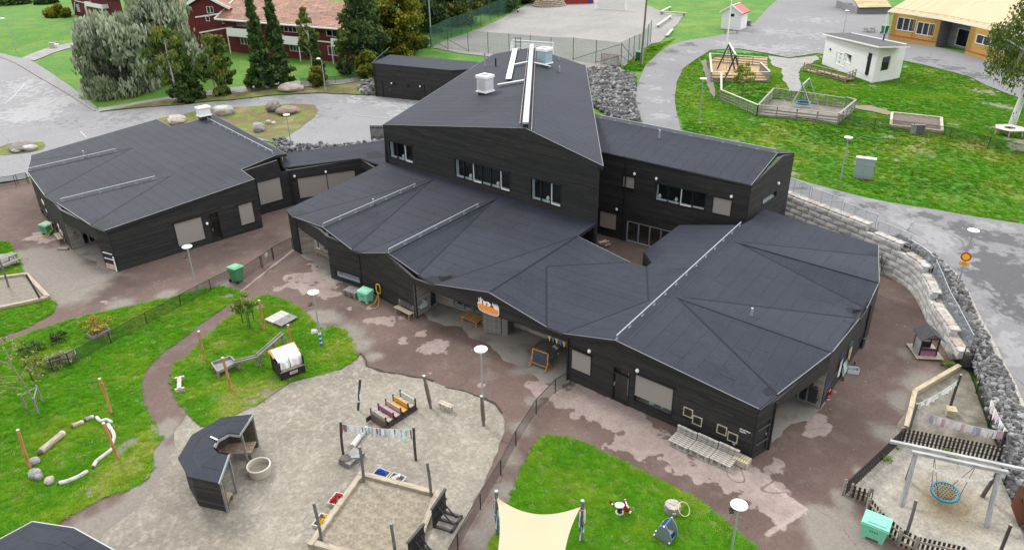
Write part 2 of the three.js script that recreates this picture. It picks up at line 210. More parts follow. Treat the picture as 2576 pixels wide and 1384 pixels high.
const lawnTone=(x,z,S=STRAW)=>clamp(1.5*(fbm(x*0.35 + 3,z*0.35,3) - 0.42) + 0.7*(fbm(x*1.7,z*1.7,3) - 0.5) + 0.75*blobAt(S,x,z));
const bareAt=(x,z,B=BARE)=>0.85*sstep(0.42,1.0,0.95*blobAt(B,x,z) + 1.5*(fbm(x*2.6 + 9,z*2.6,5) - 0.5));
const lawnColor=(S,B,gain=1)=>(x,z)=>{const t=lawnTone(x,z,S),n=fbm(x*3.1,z*3.1,3),d=vnoise(x*15,z*15);let c=mix(C.greenD,C.green,clamp(0.45 + 1.3*(n - 0.4)));c=mix(c,C.greenY,t*0.85);c=mix(c,C.straw,0.75*sstep(0.7,1.1,t + 0.5*(n - 0.5)));c=mix(c,mix(C.dust,C.soil,0.3),bareAt(x,z,B));const k=gain*(0.78 + 0.4*d);return [c[0]*k,c[1]*k,c[2]*k];};
const LAWNS=[
[[-160,1330],[-160,905],[8,866],[80,835],[190,800],[300,776],[420,750],[500,728],[560,722],[597,731],[606,743],[588,757],[545,785],[500,816],[460,850],[400,893],[365,930],[352,970],[358,1020],[375,1050],[397,1083],[409,1108],[378,1135],[384,1178],[372,1203],[325,1232],[250,1256],[175,1300],[140,1318],[60,1400],[-60,1500]],
[[612,777],[562,809],[512,852],[475,892],[435,919],[423,967],[445,1009],[470,1038],[490,1058],[502,1075],[550,1058],[644,1019],[729,962],[799,944],[856,929],[896,904],[889,867],[869,832],[836,824],[790,815],[784,802],[749,774],[706,752],[669,743],[645,748],[628,762]],
[[1353,1110],[1370,1095],[1388,1098],[1428,1102],[1468,1113],[1513,1138],[1553,1155],[1600,1180],[1650,1205],[1713,1235],[1763,1263],[1793,1285],[1820,1310],[1850,1335],[1883,1363],[1915,1390],[1990,1500],[1170,1520],[1226,1384],[1258,1315],[1288,1253],[1313,1178],[1333,1143]],
[[-160,780],[60,767],[120,752],[138,765],[130,790],[95,810],[40,836],[-160,890]],
[[-160,600],[20,610],[35,640],[52,664],[50,676],[60,690],[17,707],[-160,730]],
].map((l)=>yds(l));
LAWNS.forEach((P,i)=>sheet('lawn',rough(P,i===2?0.06:0.14,0.3,i*5),0.02,true,lawnColor(STRAW,BARE),1400,24,0.05));
// ---------- the higher ground ----------
const STRAW_U=blobs([[1760,300,2],[1850,340,2.5],[1950,330,2],[2050,370,2],[2010,400,1.6],[2160,400,1.5],[2300,380,2],[2450,360,3],[2350,345,2],[2560,420,2.5],[2400,300,2],[2560,480,2],[1950,205,1.5],[1990,430,1.4],[1740,270,1.4],[1720,170,1.2],[2250,410,1.5],[130,60,6],[60,100,6],[150,200,5],[230,220,5],[1000,210,3],[1160,110,5],[1240,60,5],[1650,120,2],[1780,60,4],[1700,60,3],[1600,130,2],[2480,280,1.6],[2330,180,2,0.5]],false);
for (const b of STRAW_U) b[3]*=0.62;
const BARE_U=blobs([[1990,435,1],[1760,306,0.7],[1850,350,0.8],[1890,300,0.7],[1920,310,0.5],[2160,410,0.9],[2260,400,0.6],[2320,380,0.6],[2350,393,0.6],[2430,365,0.9],[2480,230,2.2],[2500,260,1.8],[2470,200,1.5],[2560,350,1.4],[2500,320,1.2],[2540,270,1.3],[2120,260,0.9],[2180,272,1],[2230,280,1],[2390,310,1.1],[2220,310,0.8],[2240,340,0.9],[2330,345,0.9],[1790,140,0.9],[1840,132,1],[1880,130,1.2],[2070,140,1.4],[2100,200,0.8],[2150,212,1],[2200,214,1],[2280,165,1],[2576,370,1.4]],false);
const UL=lawnColor(STRAW_U,BARE_U,1.3);
{
const xs=[],zs=[];for (let x=-330;x<-120;x+=10) xs.push(x);for (let x=-120;x<70;x+=1.3) xs.push(x);for (let x=70;x <= 330;x+=10) xs.push(x);
for (let z=-600;z<-190;z+=10) zs.push(z);for (let z=-190;z<-25;z+=1.3) zs.push(z);for (let z=-25;z <= 60;z+=8) zs.push(z);
const pos=[],idx=[],uv=[];
for (const z of zs) for (const x of xs){const inY=inside(x,z,YARD),near=!inY&&x>20&&z>-66&&edgeDist(x,z,YARD)<1.6;pos.push(x,inY?-0.35:near?-0.3:U(x,z) - 0.07,z);uv.push((x + 75) / 155,(z + 190) / 165);}
const W=xs.length;for (let j=0;j<zs.length - 1;j++) for (let i=0;i<W - 1;i++){const a=j*W + i;idx.push(a,a + W,a + 1,a + 1,a + W,a + W + 1);}
const g=new THREE.BufferGeometry();g.setAttribute('position',new THREE.BufferAttribute(new Float32Array(pos),3));g.setAttribute('uv',new THREE.BufferAttribute(new Float32Array(uv),2));g.setIndex(idx);g.computeVertexNormals();
g.userData={x0:-75,x1:80,z0:-190,z1:-25};
const m=groundMat(g,UL,1800,12,0.06);m.map.wrapS=m.map.wrapT=THREE.MirroredRepeatWrapping;
struct('grass_ground',g,m);
}
const WORN=blobs([[60,240,5],[110,260,4],[60,210,4],[100,290,4],[170,250,3],[30,290,4],[1020,262,2.4],[960,262,2],[1000,285,2],[900,250,2.5],[1650,250,2],[1640,220,2],[1660,290,2],[1640,190,1.5],[1680,150,1.5],[1740,130,2.2],[1850,110,4],[1950,80,5],[2050,50,6],[2000,120,4],[2100,90,5],[1930,130,4],[2200,500,1.2],[2130,505,1],[2290,560,1.5],[2350,590,1.8],[2390,620,1.6],[2420,660,1.2],[2470,740,1.3],[2500,800,1.3],[2540,860,1.4],[2060,480,1],[2576,920,1.2],[2250,530,1.2],[2300,530,0.8],[2480,570,1.2],[2540,580,1.2]],false);
const DARKR=blobs([[1640,160,1.4],[1690,130,1.6],[1740,112,1.8],[1615,210,0.8],[1607,260,0.7],[1640,250,0.5],[1720,175,0.8],[1700,240,0.6],[1710,295,0.8],[2020,470,1],[2100,490,0.8],[2160,520,1],[2220,520,1],[2300,545,1.2],[2400,570,1.6],[2480,590,1.5],[2550,600,1.5],[2330,540,0.6],[2500,660,2.2],[2550,720,2.2],[2480,700,1.6],[2450,640,1.4],[2540,780,1.6],[2330,150,2],[2400,170,2],[2460,190,2],[2520,170,2],[800,290,4,0.5],[720,250,3,0.5],[300,300,4,0.6],[150,310,3,0.5],[560,255,3,0.5],[230,275,2,0.7]],false);
const roadColor=(gn)=>(x,z)=>{const a=fbm(x*0.3,z*0.3,4),b=fbm(x*1.6 + 3,z*1.6,5),d=vnoise(x*10,z*10);let c=mix(C.road,[0.19,0.19,0.195],clamp(1.4*(a - 0.3)));c=mix(c,C.roadD,(gn<1?0.85:0.5)*sstep(0.33,0.75,0.85*blobAt(DARKR,x,z) + 1.9*(b - 0.5)));c=mix(c,C.roadP,0.5*sstep(0.5,0.85,0.75*blobAt(WORN,x,z) + 2.1*(b - 0.5)));const cr=Math.abs(fbm(x*0.12 + 7,z*0.12 + 3,3) - 0.5);if (cr<0.0018) c=mix(c,C.roadD,0.7);const k=gn*(0.9 + 0.2*d);return [c[0]*k,c[1]*k,c[2]*k];};
sheet('parking_area',ugs([[-160,480],[60,450],[120,420],[400,380],[640,350],[700,362],[735,368],[850,366],[966,355],[1100,342],[1240,280],[1210,252],[1066,254],[941,241],[794,236],[644,246],[500,260],[375,270],[250,283],[240,268],[200,235],[130,186],[75,152],[8,135],[-160,110]]),0.02,false,roadColor(1.0),2048,20,0.006);
const brownColor=(x,z)=>{const b=fbm(x*0.9,z*0.9,4),d=vnoise(x*9,z*9);let c=mix(C.brown,C.greenY,sstep(0.45,0.65,b));c=mix(c,C.straw,sstep(0.55,0.8,fbm(x*0.5 + 8,z*0.5,3)));const k=0.7 + 0.5*d;return [c[0]*k,c[1]*k,c[2]*k];};
sheet('autumn_verge',rough(ugs([[248,280],[375,268],[500,257],[644,243],[794,234],[941,239],[946,215],[935,197],[850,213],[750,220],[640,228],[500,244],[425,250]]),0.25,0.8),0.035,false,brownColor,900,10,0.08);
const pathColor=(x,z)=>{const b=fbm(x*1.2,z*1.2,4),d=vnoise(x*8,z*8),c=mix([0.19,0.185,0.175],[0.29,0.285,0.275],b),k=0.88 + 0.24*d;return [c[0]*k,c[1]*k,c[2]*k];};
sheet('gravel_path',rough(ugs([[246,272],[425,243],[500,231],[560,222],[640,214],[740,204],[850,202],[938,188],[938,196],[850,212],[745,219],[640,227],[500,243],[425,250],[246,281]]),0.15,0.8),0.03,false,pathColor,700,8,0.02);
sheet('gravel_path',rough(ugs([[48,147],[75,136],[130,117],[232,91],[290,78],[290,88],[232,102],[140,130],[82,153]]),0.15,0.8),0.03,false,pathColor,500,8,0.02);
const ISLAND=ugs([[385,305],[400,298],[462,287],[500,278],[560,270],[644,268],[736,261],[790,265],[799,276],[790,295],[765,315],[735,335],[715,350],[690,358],[640,345],[560,330],[450,330]]);
sheet('grass_island',rough(ISLAND,0.15,0.6),0.05,false,brownColor,800,12,0.08);
sheet('grass_island',rough(ugs([[-20,375],[20,362],[60,357],[105,358],[114,367],[105,377],[60,386],[10,391],[-20,390]]),0.1,0.5),0.05,false,brownColor,500,16,0.06);
sheet('sports_pitch',rough(ugs([[1088,120],[1130,97],[1200,75],[1260,48],[1310,20],[1340,-8],[1380,-30],[1640,-30],[1625,12],[1665,28],[1722,40],[1692,74],[1660,106],[1637,110],[1600,140],[1572,166],[1450,162],[1240,143]]),0.3,1),0.02,false,(x,z)=>{const a=fbm(x*0.16,z*0.16,4),b=fbm(x*1.2,z*1.2,4),d=vnoise(x*6,z*6),c=mix([0.19,0.183,0.172],[0.265,0.256,0.24],clamp(a + 0.6*(b - 0.5))),k=0.9 + 0.2*d;return [c[0]*k,c[1]*k,c[2]*k];},1200,14,0.02);
sheet('gravel_strip',rough(ugs([[1472,158],[1562,170],[1560,178],[1535,178],[1476,180]]),0.15,0.6),0.04,false,gravelColor,400,14,0.04);
const wv=(x,z)=>V(x,0,z);
const ROAD=ugs([[1616,309],[1598,250],[1604,212],[1623,167],[1650,140],[1688,112],[1738,100],[1813,88],[1900,57],[1932,20],[1985,-20],[2210,-20],[2240,20],[2237,99],[2354,117],[2429,136],[2477,150],[2576,175],[2700,200],[2700,262],[2576,250],[2482,214],[2444,194],[2317,161],[2274,152],[2160,150],[2057,134],[1985,145],[1932,134],[1860,122],[1788,126],[1750,150],[1720,172],[1703,207],[1698,250],[1705,295],[1712,320]]).concat([wv(17.5,-71),wv(24,-65.2)],ugs([[1993,447],[2032,459],[2107,479],[2182,498],[2257,513],[2357,528],[2457,546],[2576,564],[2760,590],[2760,1300],[2640,1150],[2576,1036],[2532,935],[2484,842],[2455,786],[2433,738],[2410,702],[2366,657],[2330,634],[2290,606]]),[wv(28.6,-53.5),wv(27,-56.3),wv(24,-61.2),wv(9.5,-73.8)]);
sheet('tarmac_road',ROAD,0.02,false,roadColor(0.82),2048,20,0.006);
sheet('worn_trail',rough(ugs([[1766,156],[1775,150],[1788,185],[1797,215],[1804,240],[1796,250],[1782,220]]),0.2,0.5),0.03,false,(x,z)=>mix(C.dust,C.gravelD,fbm(x*3,z*3)),300,14);
sheet('gravel_path',rough(ugs([[1935,140],[1990,148],[2056,140],[2062,150],[2022,166],[2012,180],[2013,195],[2016,232],[1984,230],[1970,195],[1966,172],[1944,166]]),0.25,0.6),0.034,false,pathColor,500,16,0.03);
sheet('wood_chip_bed',ugs([[1787,196],[1784,150],[1812,143],[1931,147],[1936,197],[1925,206]]),0.045,false,(x,z)=>{const d=vnoise(x*12,z*12),b=fbm(x*2,z*2),c=mix([0.3,0.185,0.09],[0.4,0.28,0.15],b),k=0.7 + 0.5*d;return [c[0]*k,c[1]*k,c[2]*k];},500,24,0.05);
const darkSand=(x,z)=>{const b=fbm(x*1.6,z*1.6,4),d=vnoise(x*10,z*10),c=mix([0.12,0.105,0.085],[0.215,0.2,0.17],clamp(b*1.3 - 0.1)),k=0.8 + 0.35*d;return [c[0]*k,c[1]*k,c[2]*k];};
sheet('sand_bed',ugs([[1903,288],[1946,250],[2128,272],[2148,275],[2110,310]]),0.045,false,darkSand,500,20,0.05);
sheet('dirt_path',rough(ugs([[2140,262],[2190,266],[2232,276],[2250,286],[2232,290],[2195,280],[2150,272]]),0.2,0.5),0.03,false,(x,z)=>mix(C.dust,C.straw,fbm(x*2,z*2)),300,14);
const penSand=(x,z)=>{const p=yd(2390,1290),q=yd(2380,1240),w=Math.exp(-((x - p.x) ** 2 + (z - p.z) ** 2) / 2.2) + Math.exp(-((x - q.x) ** 2 + (z - q.z) ** 2) / 1.2),b=fbm(x*2.3,z*2.3,4),d=vnoise(x*13,z*13);let c=mix([0.2,0.19,0.165],[0.33,0.305,0.255],clamp(b*1.5 - 0.2));c=mix(c,[0.19,0.15,0.085],clamp(w*0.8 + 0.6*(b - 0.5)*w));const k=0.8 + 0.4*d;return [c[0]*k,c[1]*k,c[2]*k];};
sheet('pen_sand',rough(yds([[2135,1228],[2265,1100],[2500,1140],[2515,1138],[2528,1220],[2562,1288],[2600,1360],[2660,1480],[2420,1440],[2260,1362],[2190,1290],[2192,1245]]),0.1,0.4),0.012,true,penSand,1024,40,0.04);
sheet('pen_sand',rough(yds([[2248,1100],[2275,1040],[2302,985],[2418,930],[2440,940],[2461,991],[2488,1069],[2512,1132],[2500,1140],[2268,1098]]),0.08,0.4),0.01,true,(x,z)=>{const b=fbm(x*1.8,z*1.8,4),d=vnoise(x*12,z*12);const c=mix([0.1,0.09,0.062],[0.2,0.185,0.15],clamp(b*1.6 - 0.25)),k=0.8 + 0.35*d;return [c[0]*k,c[1]*k,c[2]*k];},800,36,0.05);
function line(P,w,m){const g=[];for (let i=0;i<P.length - 1;i++){const n=Math.max(1,Math.ceil(L2(P[i],P[i + 1]) / 1.2));for (let k=0;k<n;k++){const a=lerp3(P[i],P[i + 1],k / n),b=lerp3(P[i],P[i + 1],(k + 1) / n);a.y=U(a.x,a.z) + 0.045;b.y=U(b.x,b.z) + 0.045;g.push(bar(a,b,w*0.8,0.006));}} return g;}
for (const l of [[[112,346],[180,334],[265,321]],[[200,331],[216,347]],[[894,290],[986,299]],[[60,210],[8,262]],[[8,316],[30,314],[150,245]]]) struct('painted_line',line(ugs(l),0.11,0),mat(0.48,0.48,0.48,0.9));
function kerb(P,w,h,m,len=1.0){const root=struct('kerb',[bx(0.01,0.01,0.01,P[0].x,P[0].y - 1,P[0].z)],m);for (let i=0;i<P.length - 1;i++){const n=Math.max(1,Math.round(L2(P[i],P[i + 1]) / len));for (let k=0;k<n;k++){const a=lerp3(P[i],P[i + 1],(k + 0.015) / n),b=lerp3(P[i],P[i + 1],(k + 0.985) / n);a.y=U(a.x,a.z) + h / 2;b.y=U(b.x,b.z) + h / 2;mesh('kerb_stone',bar(a,b,w,h + 0.2*0 + 0.02),m,root);}} return root;}
const KERB_R=ugs([[2290,606],[2330,633],[2366,656],[2410,701],[2433,737],[2455,785],[2484,841],[2532,934],[2578,1034]]);
kerb(smooth(KERB_R,false,3),0.32,0.13,stone(0.3,0.28,0.25),1.0);
kerb(smooth(ugs([[-20,136],[8,147],[60,172],[130,213],[190,250],[238,280]]),false,6),0.25,0.12,stone(0.24,0.21,0.19),2);
// ---------- building kit: roofs of felt sheets, walls of planks, windows ----------
function clip2(P,nx,ny,c){const o=[];for (let i=0;i<P.length;i++){const a=P[i],b=P[(i + 1) % P.length],da=a[0]*nx + a[1]*ny - c,db=b[0]*nx + b[1]*ny - c;if (da >= 0) o.push(a);if ((da >= 0) !== (db >= 0)){const t=da / (da - db);o.push([a[0] + (b[0] - a[0])*t,a[1] + (b[1] - a[1])*t]);}} return o;}
const area2=(P)=>{let s=0;for (let i=0;i<P.length;i++){const a=P[i],b=P[(i + 1) % P.length];s+=a[0]*b[1] - a[1]*b[0];} return s / 2;};
function prism(P,lift,t){
if (area2(P)<0) P=P.slice().reverse();
const tri=THREE.ShapeUtils.triangulateShape(P.map((p)=>new THREE.Vector2(p[0],p[1])),[]),pos=[],uv=[];
const put=(a,b,c,ta,tb,tc)=>{for (const [q,w] of [[a,ta],[b,tb],[c,tc]]){pos.push(q.x,q.y,q.z);uv.push(w[0],w[1]);}};
const F=P.map((p)=>lift(p,0)),Bk=P.map((p)=>lift(p,-t));
for (const [a,b,c] of tri){put(F[a],F[b],F[c],P[a],P[b],P[c]);put(Bk[a],Bk[c],Bk[b],P[a],P[c],P[b]);}
for (let i=0;i<P.length;i++){const j=(i + 1) % P.length;put(F[i],Bk[i],Bk[j],P[i],P[i],P[j]);put(F[i],Bk[j],F[j],P[i],P[j],P[j]);}
const g=new THREE.BufferGeometry();g.setAttribute('position',new THREE.BufferAttribute(new Float32Array(pos),3));g.setAttribute('uv',new THREE.BufferAttribute(new Float32Array(uv),2));g.computeVertexNormals();return g;
}
const FELT=[[0.0206,0.0246,0.0355],[0.0212,0.0253,0.0364],[0.02,0.0239,0.0346],[0.0218,0.0259,0.0372]].map((c)=>mat(c[0]*1.5,c[1]*1.5,c[2]*1.5,0.7,{map:ROOFT,phys:true,specularIntensity:0.4}));
const DAMPM=mat(0.016,0.019,0.028,0.6,{map:GRAIN,phys:true,specularIntensity:0.3});
const PLANK=[[0.0165,0.0163,0.017],[0.021,0.0202,0.0205],[0.0135,0.0134,0.0142],[0.0265,0.0245,0.0238]].map((c)=>mat(c[0]*1.6,c[1]*1.6,c[2]*1.6,0.72,{map:WOOD}));
const PLANKB=mat(0.05,0.04,0.033,0.85,{map:WOOD});
const OAKP=[[0.3,0.275,0.24],[0.26,0.24,0.21],[0.33,0.3,0.26]].map((c)=>wood(...c));
const FLASH=mat(0.16,0.165,0.17,0.45,{metalness:0.4});
function building(name,label,category,base){const root=thing(name,label,category,base.clone());const part=(n,g,m,parent=root)=>{const o=mesh(n,g,m,parent);if (parent===root) o.position.copy(base).negate();return o;};return {root,base,part,planes:[],planks:0,felts:0,extraPlank:[],extraFelt:[]};}
function faceOf(P,def=P){const n=def[1].clone().sub(def[0]).cross(def[2].clone().sub(def[0])).normalize();if (n.y<0) n.negate();return {P,n,y:(x,z)=>def[0].y - (n.x*(x - def[0].x) + n.z*(z - def[0].z)) / n.y};}
function roofFaces(b,faces,o={}){
const slabs=[],roofRoot=b.part('roof',[bx(0.01,0.01,0.01,b.base.x,b.base.y + 1,b.base.z)],M.black);
for (const [P,dir,sw=o.width||1.0] of faces){
const f=faceOf(P);b.planes.push(f);
const poly=P.map((p)=>[p.x,-p.z]),tris=THREE.ShapeUtils.triangulateShape(poly.map((p)=>new THREE.Vector2(p[0],p[1])),[]).map((t)=>t.map((i)=>poly[i]));
slabs.push(prism(poly,(p,d)=>V(p[0],f.y(p[0],-p[1]) - 0.015 + d,-p[1]),o.slab||0.24));
const L=Math.hypot(dir[0],dir[1]),ux=dir[0] / L,uy=-dir[1] / L,vx=-uy,vy=ux,c=P[0].x*vx - P[0].z*vy;
const s=poly.map((p)=>p[0]*vx + p[1]*vy),t=poly.map((p)=>p[0]*ux + p[1]*uy),s0=Math.min(...s),s1=Math.max(...s),t0=Math.min(...t),t1=Math.max(...t);
const gap=o.gap||0.007;
for (let k=0,a=s0 - 0.3;a<s1;a+=sw,k++){
let ta=t0 - rnd()*6;
while (ta<t1){const tb=ta + (o.length||7.2),gs=[],m0=Math.floor(rnd()*97);
for (const tr of tris){const q=clip2(clip2(clip2(clip2(tr,vx,vy,a + gap),-vx,-vy,-(a + sw - gap)),ux,uy,ta + gap),-ux,-uy,-(tb - gap));if (q.length<3||Math.abs(area2(q))<0.004) continue;gs.push(prism(q,(p,d)=>V(p[0],f.y(p[0],-p[1]) + d,-p[1]),0.012));}
ta=tb;if (!gs.length) continue;
const g=merge(gs),uvA=g.attributes.uv;for (let i=0;i<uvA.count;i++) uvA.setXY(i,uvA.getX(i)*0.09,uvA.getY(i)*0.09);
const mm=o.mats||FELT;if (b.felts++<298&&!o.stuff) mesh(o.piece||'felt_sheet',g,mm[m0 % mm.length],roofRoot);else b.extraFelt.push(g);}
}
}
roofRoot.geometry=merge(slabs);return roofRoot;
}
const roofY=(b,x,z)=>{let best=null,bd=1e9;for (const f of b.planes){if (inside(x,z,f.P)) return f.y(x,z);const d=edgeDist(x,z,f.P);if (d<bd){bd=d;best=f;}} return best.y(x,z);};
function flash(b,pts,w=0.05){const g=[];for (let i=0;i<pts.length - 1;i++) g.push(bar(pts[i].clone().add(V(0,0.005,0)),pts[i + 1].clone().add(V(0,0.005,0)),w,0.03));b.part('edge_flashing',g,FLASH);}
function gutter(b,a,c){b.part('gutter',[bar(a.clone().add(V(0,-0.1,0)),c.clone().add(V(0,-0.1,0)),0.14,0.12)],M.blackMetal);}
function pipe(b,base,h,m=M.blackMetal){b.part('downpipe',[rod(base.clone(),V(base.x,base.y + h,base.z),0.06)],m);}
function rail(b,a,c,m=M.galv,h=0.28,n){const g=[rod(a.clone().add(V(0,h,0)),c.clone().add(V(0,h,0)),0.035)];const L=a.distanceTo(c);n=n||Math.max(3,Math.round(L / 1.5));const d=c.clone().sub(a).normalize(),s=V(-d.z,0,d.x).normalize();for (let i=0;i <= n;i++){const p=lerp3(a,c,(i + 0.05) / (n + 0.1)),q=p.clone().add(V(0,h,0));g.push(rod(p.clone().addScaledVector(d,-0.16),q,0.016,0.016,5),rod(p.clone().addScaledVector(d,0.16),q,0.016,0.016,5),rod(p.clone().addScaledVector(d,-0.16),p.clone().addScaledVector(d,0.16),0.016,0.016,5));} b.part('roof_rail',g,m);}
function stain(b,px,py,r,f){const c=onPlane(px,py,[f.P[0],f.P[1],f.P[2]]),pts=[];for (let i=0;i<22;i++){const a=i / 22*2*Math.PI,q=r*(0.3 + 0.9*fbm(Math.cos(a)*1.4 + px,Math.sin(a)*1.4 + py,3));pts.push([c.x + Math.cos(a)*q*1.3,-c.z + Math.sin(a)*q]);}
const poly=f.P.map((p)=>[p.x,-p.z]),gs=[];
for (const t of THREE.ShapeUtils.triangulateShape(poly.map((p)=>new THREE.Vector2(p[0],p[1])),[])){const T=t.map((i)=>poly[i]);if (area2(T)<0) T.reverse();let q=pts;for (let i=0;i<3&&q.length;i++){const A=T[i],B=T[(i + 1) % 3],nx=-(B[1] - A[1]),ny=B[0] - A[0];q=clip2(q,nx,ny,A[0]*nx + A[1]*ny);} if (q.length>2&&Math.abs(area2(q))>0.01) gs.push(prism(q,(p,d)=>V(p[0],f.y(p[0],-p[1]) + 0.006 + d,-p[1]),0.005));}
if (gs.length) b.part('damp_stain',gs,DAMPM);}
function wall(b,A,B,o={}){
const y0=o.y0 ?? A.y,u=V(B.x - A.x,0,B.z - A.z),len=u.length();u.normalize();const n=V(-u.z,0,u.x);
const P3=(q,d)=>V(A.x + u.x*q[0] + n.x*d,q[1],A.z + u.z*q[0] + n.z*d);
const W={A,B,u,n,len,P3,b,uv:(px,py)=>{const p=onWall(px,py,A,B);return [(p.x - A.x)*u.x + (p.z - A.z)*u.z,p.y];}};
const hAt=(x)=>(o.top !== undefined?(Array.isArray(o.top)?o.top[0] + (o.top[1] - o.top[0])*x / len:o.top):roofY(b,A.x + u.x*x - n.x*0.1,A.z + u.z*x - n.z*0.1) - 0.1);
let prof=[];const N=Math.max(2,Math.ceil(len / 0.2));for (let i=0;i <= N;i++){const x=len*i / N;prof.push([x,Math.max(y0 + 0.05,hAt(x))]);}
prof=prof.filter((p,i)=>i===0||i===N||Math.abs((prof[i - 1][1] + prof[i + 1][1]) / 2 - p[1])>0.004);
const outline=[[0,y0],[len,y0],...prof.slice().reverse()];
const holes=(o.win||[]).map((w)=>{const a=W.uv(...w.tl),c=W.uv(...w.br);return {...w,u0:clamp(Math.min(a[0],c[0]),0.03,len - 0.2),u1:clamp(Math.max(a[0],c[0]),0.2,len - 0.03),h0:Math.max(y0 + 0.04,Math.min(a[1],c[1])),h1:Math.max(a[1],c[1])};}).map((w)=>({...w,h1:Math.min(w.h1,hAt((w.u0 + w.u1) / 2) - 0.12,hAt(w.u0) - 0.1,hAt(w.u1) - 0.1)}));
const sh=new THREE.Shape(outline.map((p)=>new THREE.Vector2(...p)));
for (const w of holes) sh.holes.push(new THREE.Path([[w.u0,w.h0],[w.u0,w.h1],[w.u1,w.h1],[w.u1,w.h0]].map((p)=>new THREE.Vector2(...p))));
const g=new THREE.ExtrudeGeometry(sh,{depth:0.16,bevelEnabled:false,steps:1});
const m4=new THREE.Matrix4().makeBasis(u,V(0,1,0),n);m4.setPosition(A.x - n.x*0.16,0,A.z - n.z*0.16);g.applyMatrix4(m4);
W.mesh=b.part('wall',[g],o.back||M.black);
const pm=o.planks||PLANK,bw=o.bw||0.145;
for (let h=y0 + (o.skip||0.02),k=0;h<Math.max(...prof.map((p)=>p[1]));h+=bw,k++){
const cuts=[h + 0.009,h + bw - 0.009];for (const w of holes) for (const e of [w.h0,w.h1]) if (e>cuts[0] + 0.02&&e<h + bw - 0.026) cuts.push(e);cuts.sort((p,q)=>p - q);
for (let i=0;i<cuts.length - 1;i++){
const strip=clip2(clip2(outline,0,1,cuts[i]),0,-1,-cuts[i + 1]);if (strip.length<3) continue;
const mid=(cuts[i] + cuts[i + 1]) / 2;let segs=[[0,len]];
for (const w of holes) if (mid>w.h0&&mid<w.h1) segs=segs.flatMap(([p,q])=>(w.u1 <= p||w.u0 >= q?[[p,q]]:[[p,w.u0],[w.u1,q]].filter(([r,s])=>s - r>0.03)));
for (const [p,q] of segs){let x=p;const PL=5.4;let first=PL*(0.35 + 0.65*hash2(k,Math.round(p*10) + 77));while (x<q - 0.02){const e=Math.min(q,x + first);first=PL;const pc=clip2(clip2(strip,1,0,x + 0.003),-1,0,-(e - 0.003));x=e;if (pc.length<3||Math.abs(area2(pc))<0.002) continue;
const gg=prism(pc,(c,d)=>P3(c,(o.thick||0.03) + d),(o.thick||0.03) - 0.002);const uvA=gg.attributes.uv;for (let z=0;z<uvA.count;z++) uvA.setXY(z,uvA.getX(z)*0.22 + k*0.37,uvA.getY(z)*1.1);
const worn=pm===PLANK&&hash2(k*7 + Math.round(x*3),5 + Math.round(len))>0.94;const mm=worn?PLANKB:pm[Math.floor(hash2(k*3 + Math.round(x),Math.round(p*7) + i)*pm.length)];
if (b.planks++<298) mesh('plank',gg,mm,W.mesh);else {if (!b.extraPlank.some((e)=>e[0]===mm)) b.extraPlank.push([mm,[]]);b.extraPlank.find((e)=>e[0]===mm)[1].push(gg);};}}
}
}
for (const w of holes) opening(W,w);
return W;
}
function finish(b,pm=PLANK[1],fm=FELT[1],fn='roof_felt'){for (const [m,g] of b.extraPlank){const o=b.part('cladding',g,m);o.userData.kind='stuff';} if (b.extraFelt.length){const o=b.part(fn,b.extraFelt,fm);o.userData.kind='stuff';}}
const SHADELIN=M.shade;
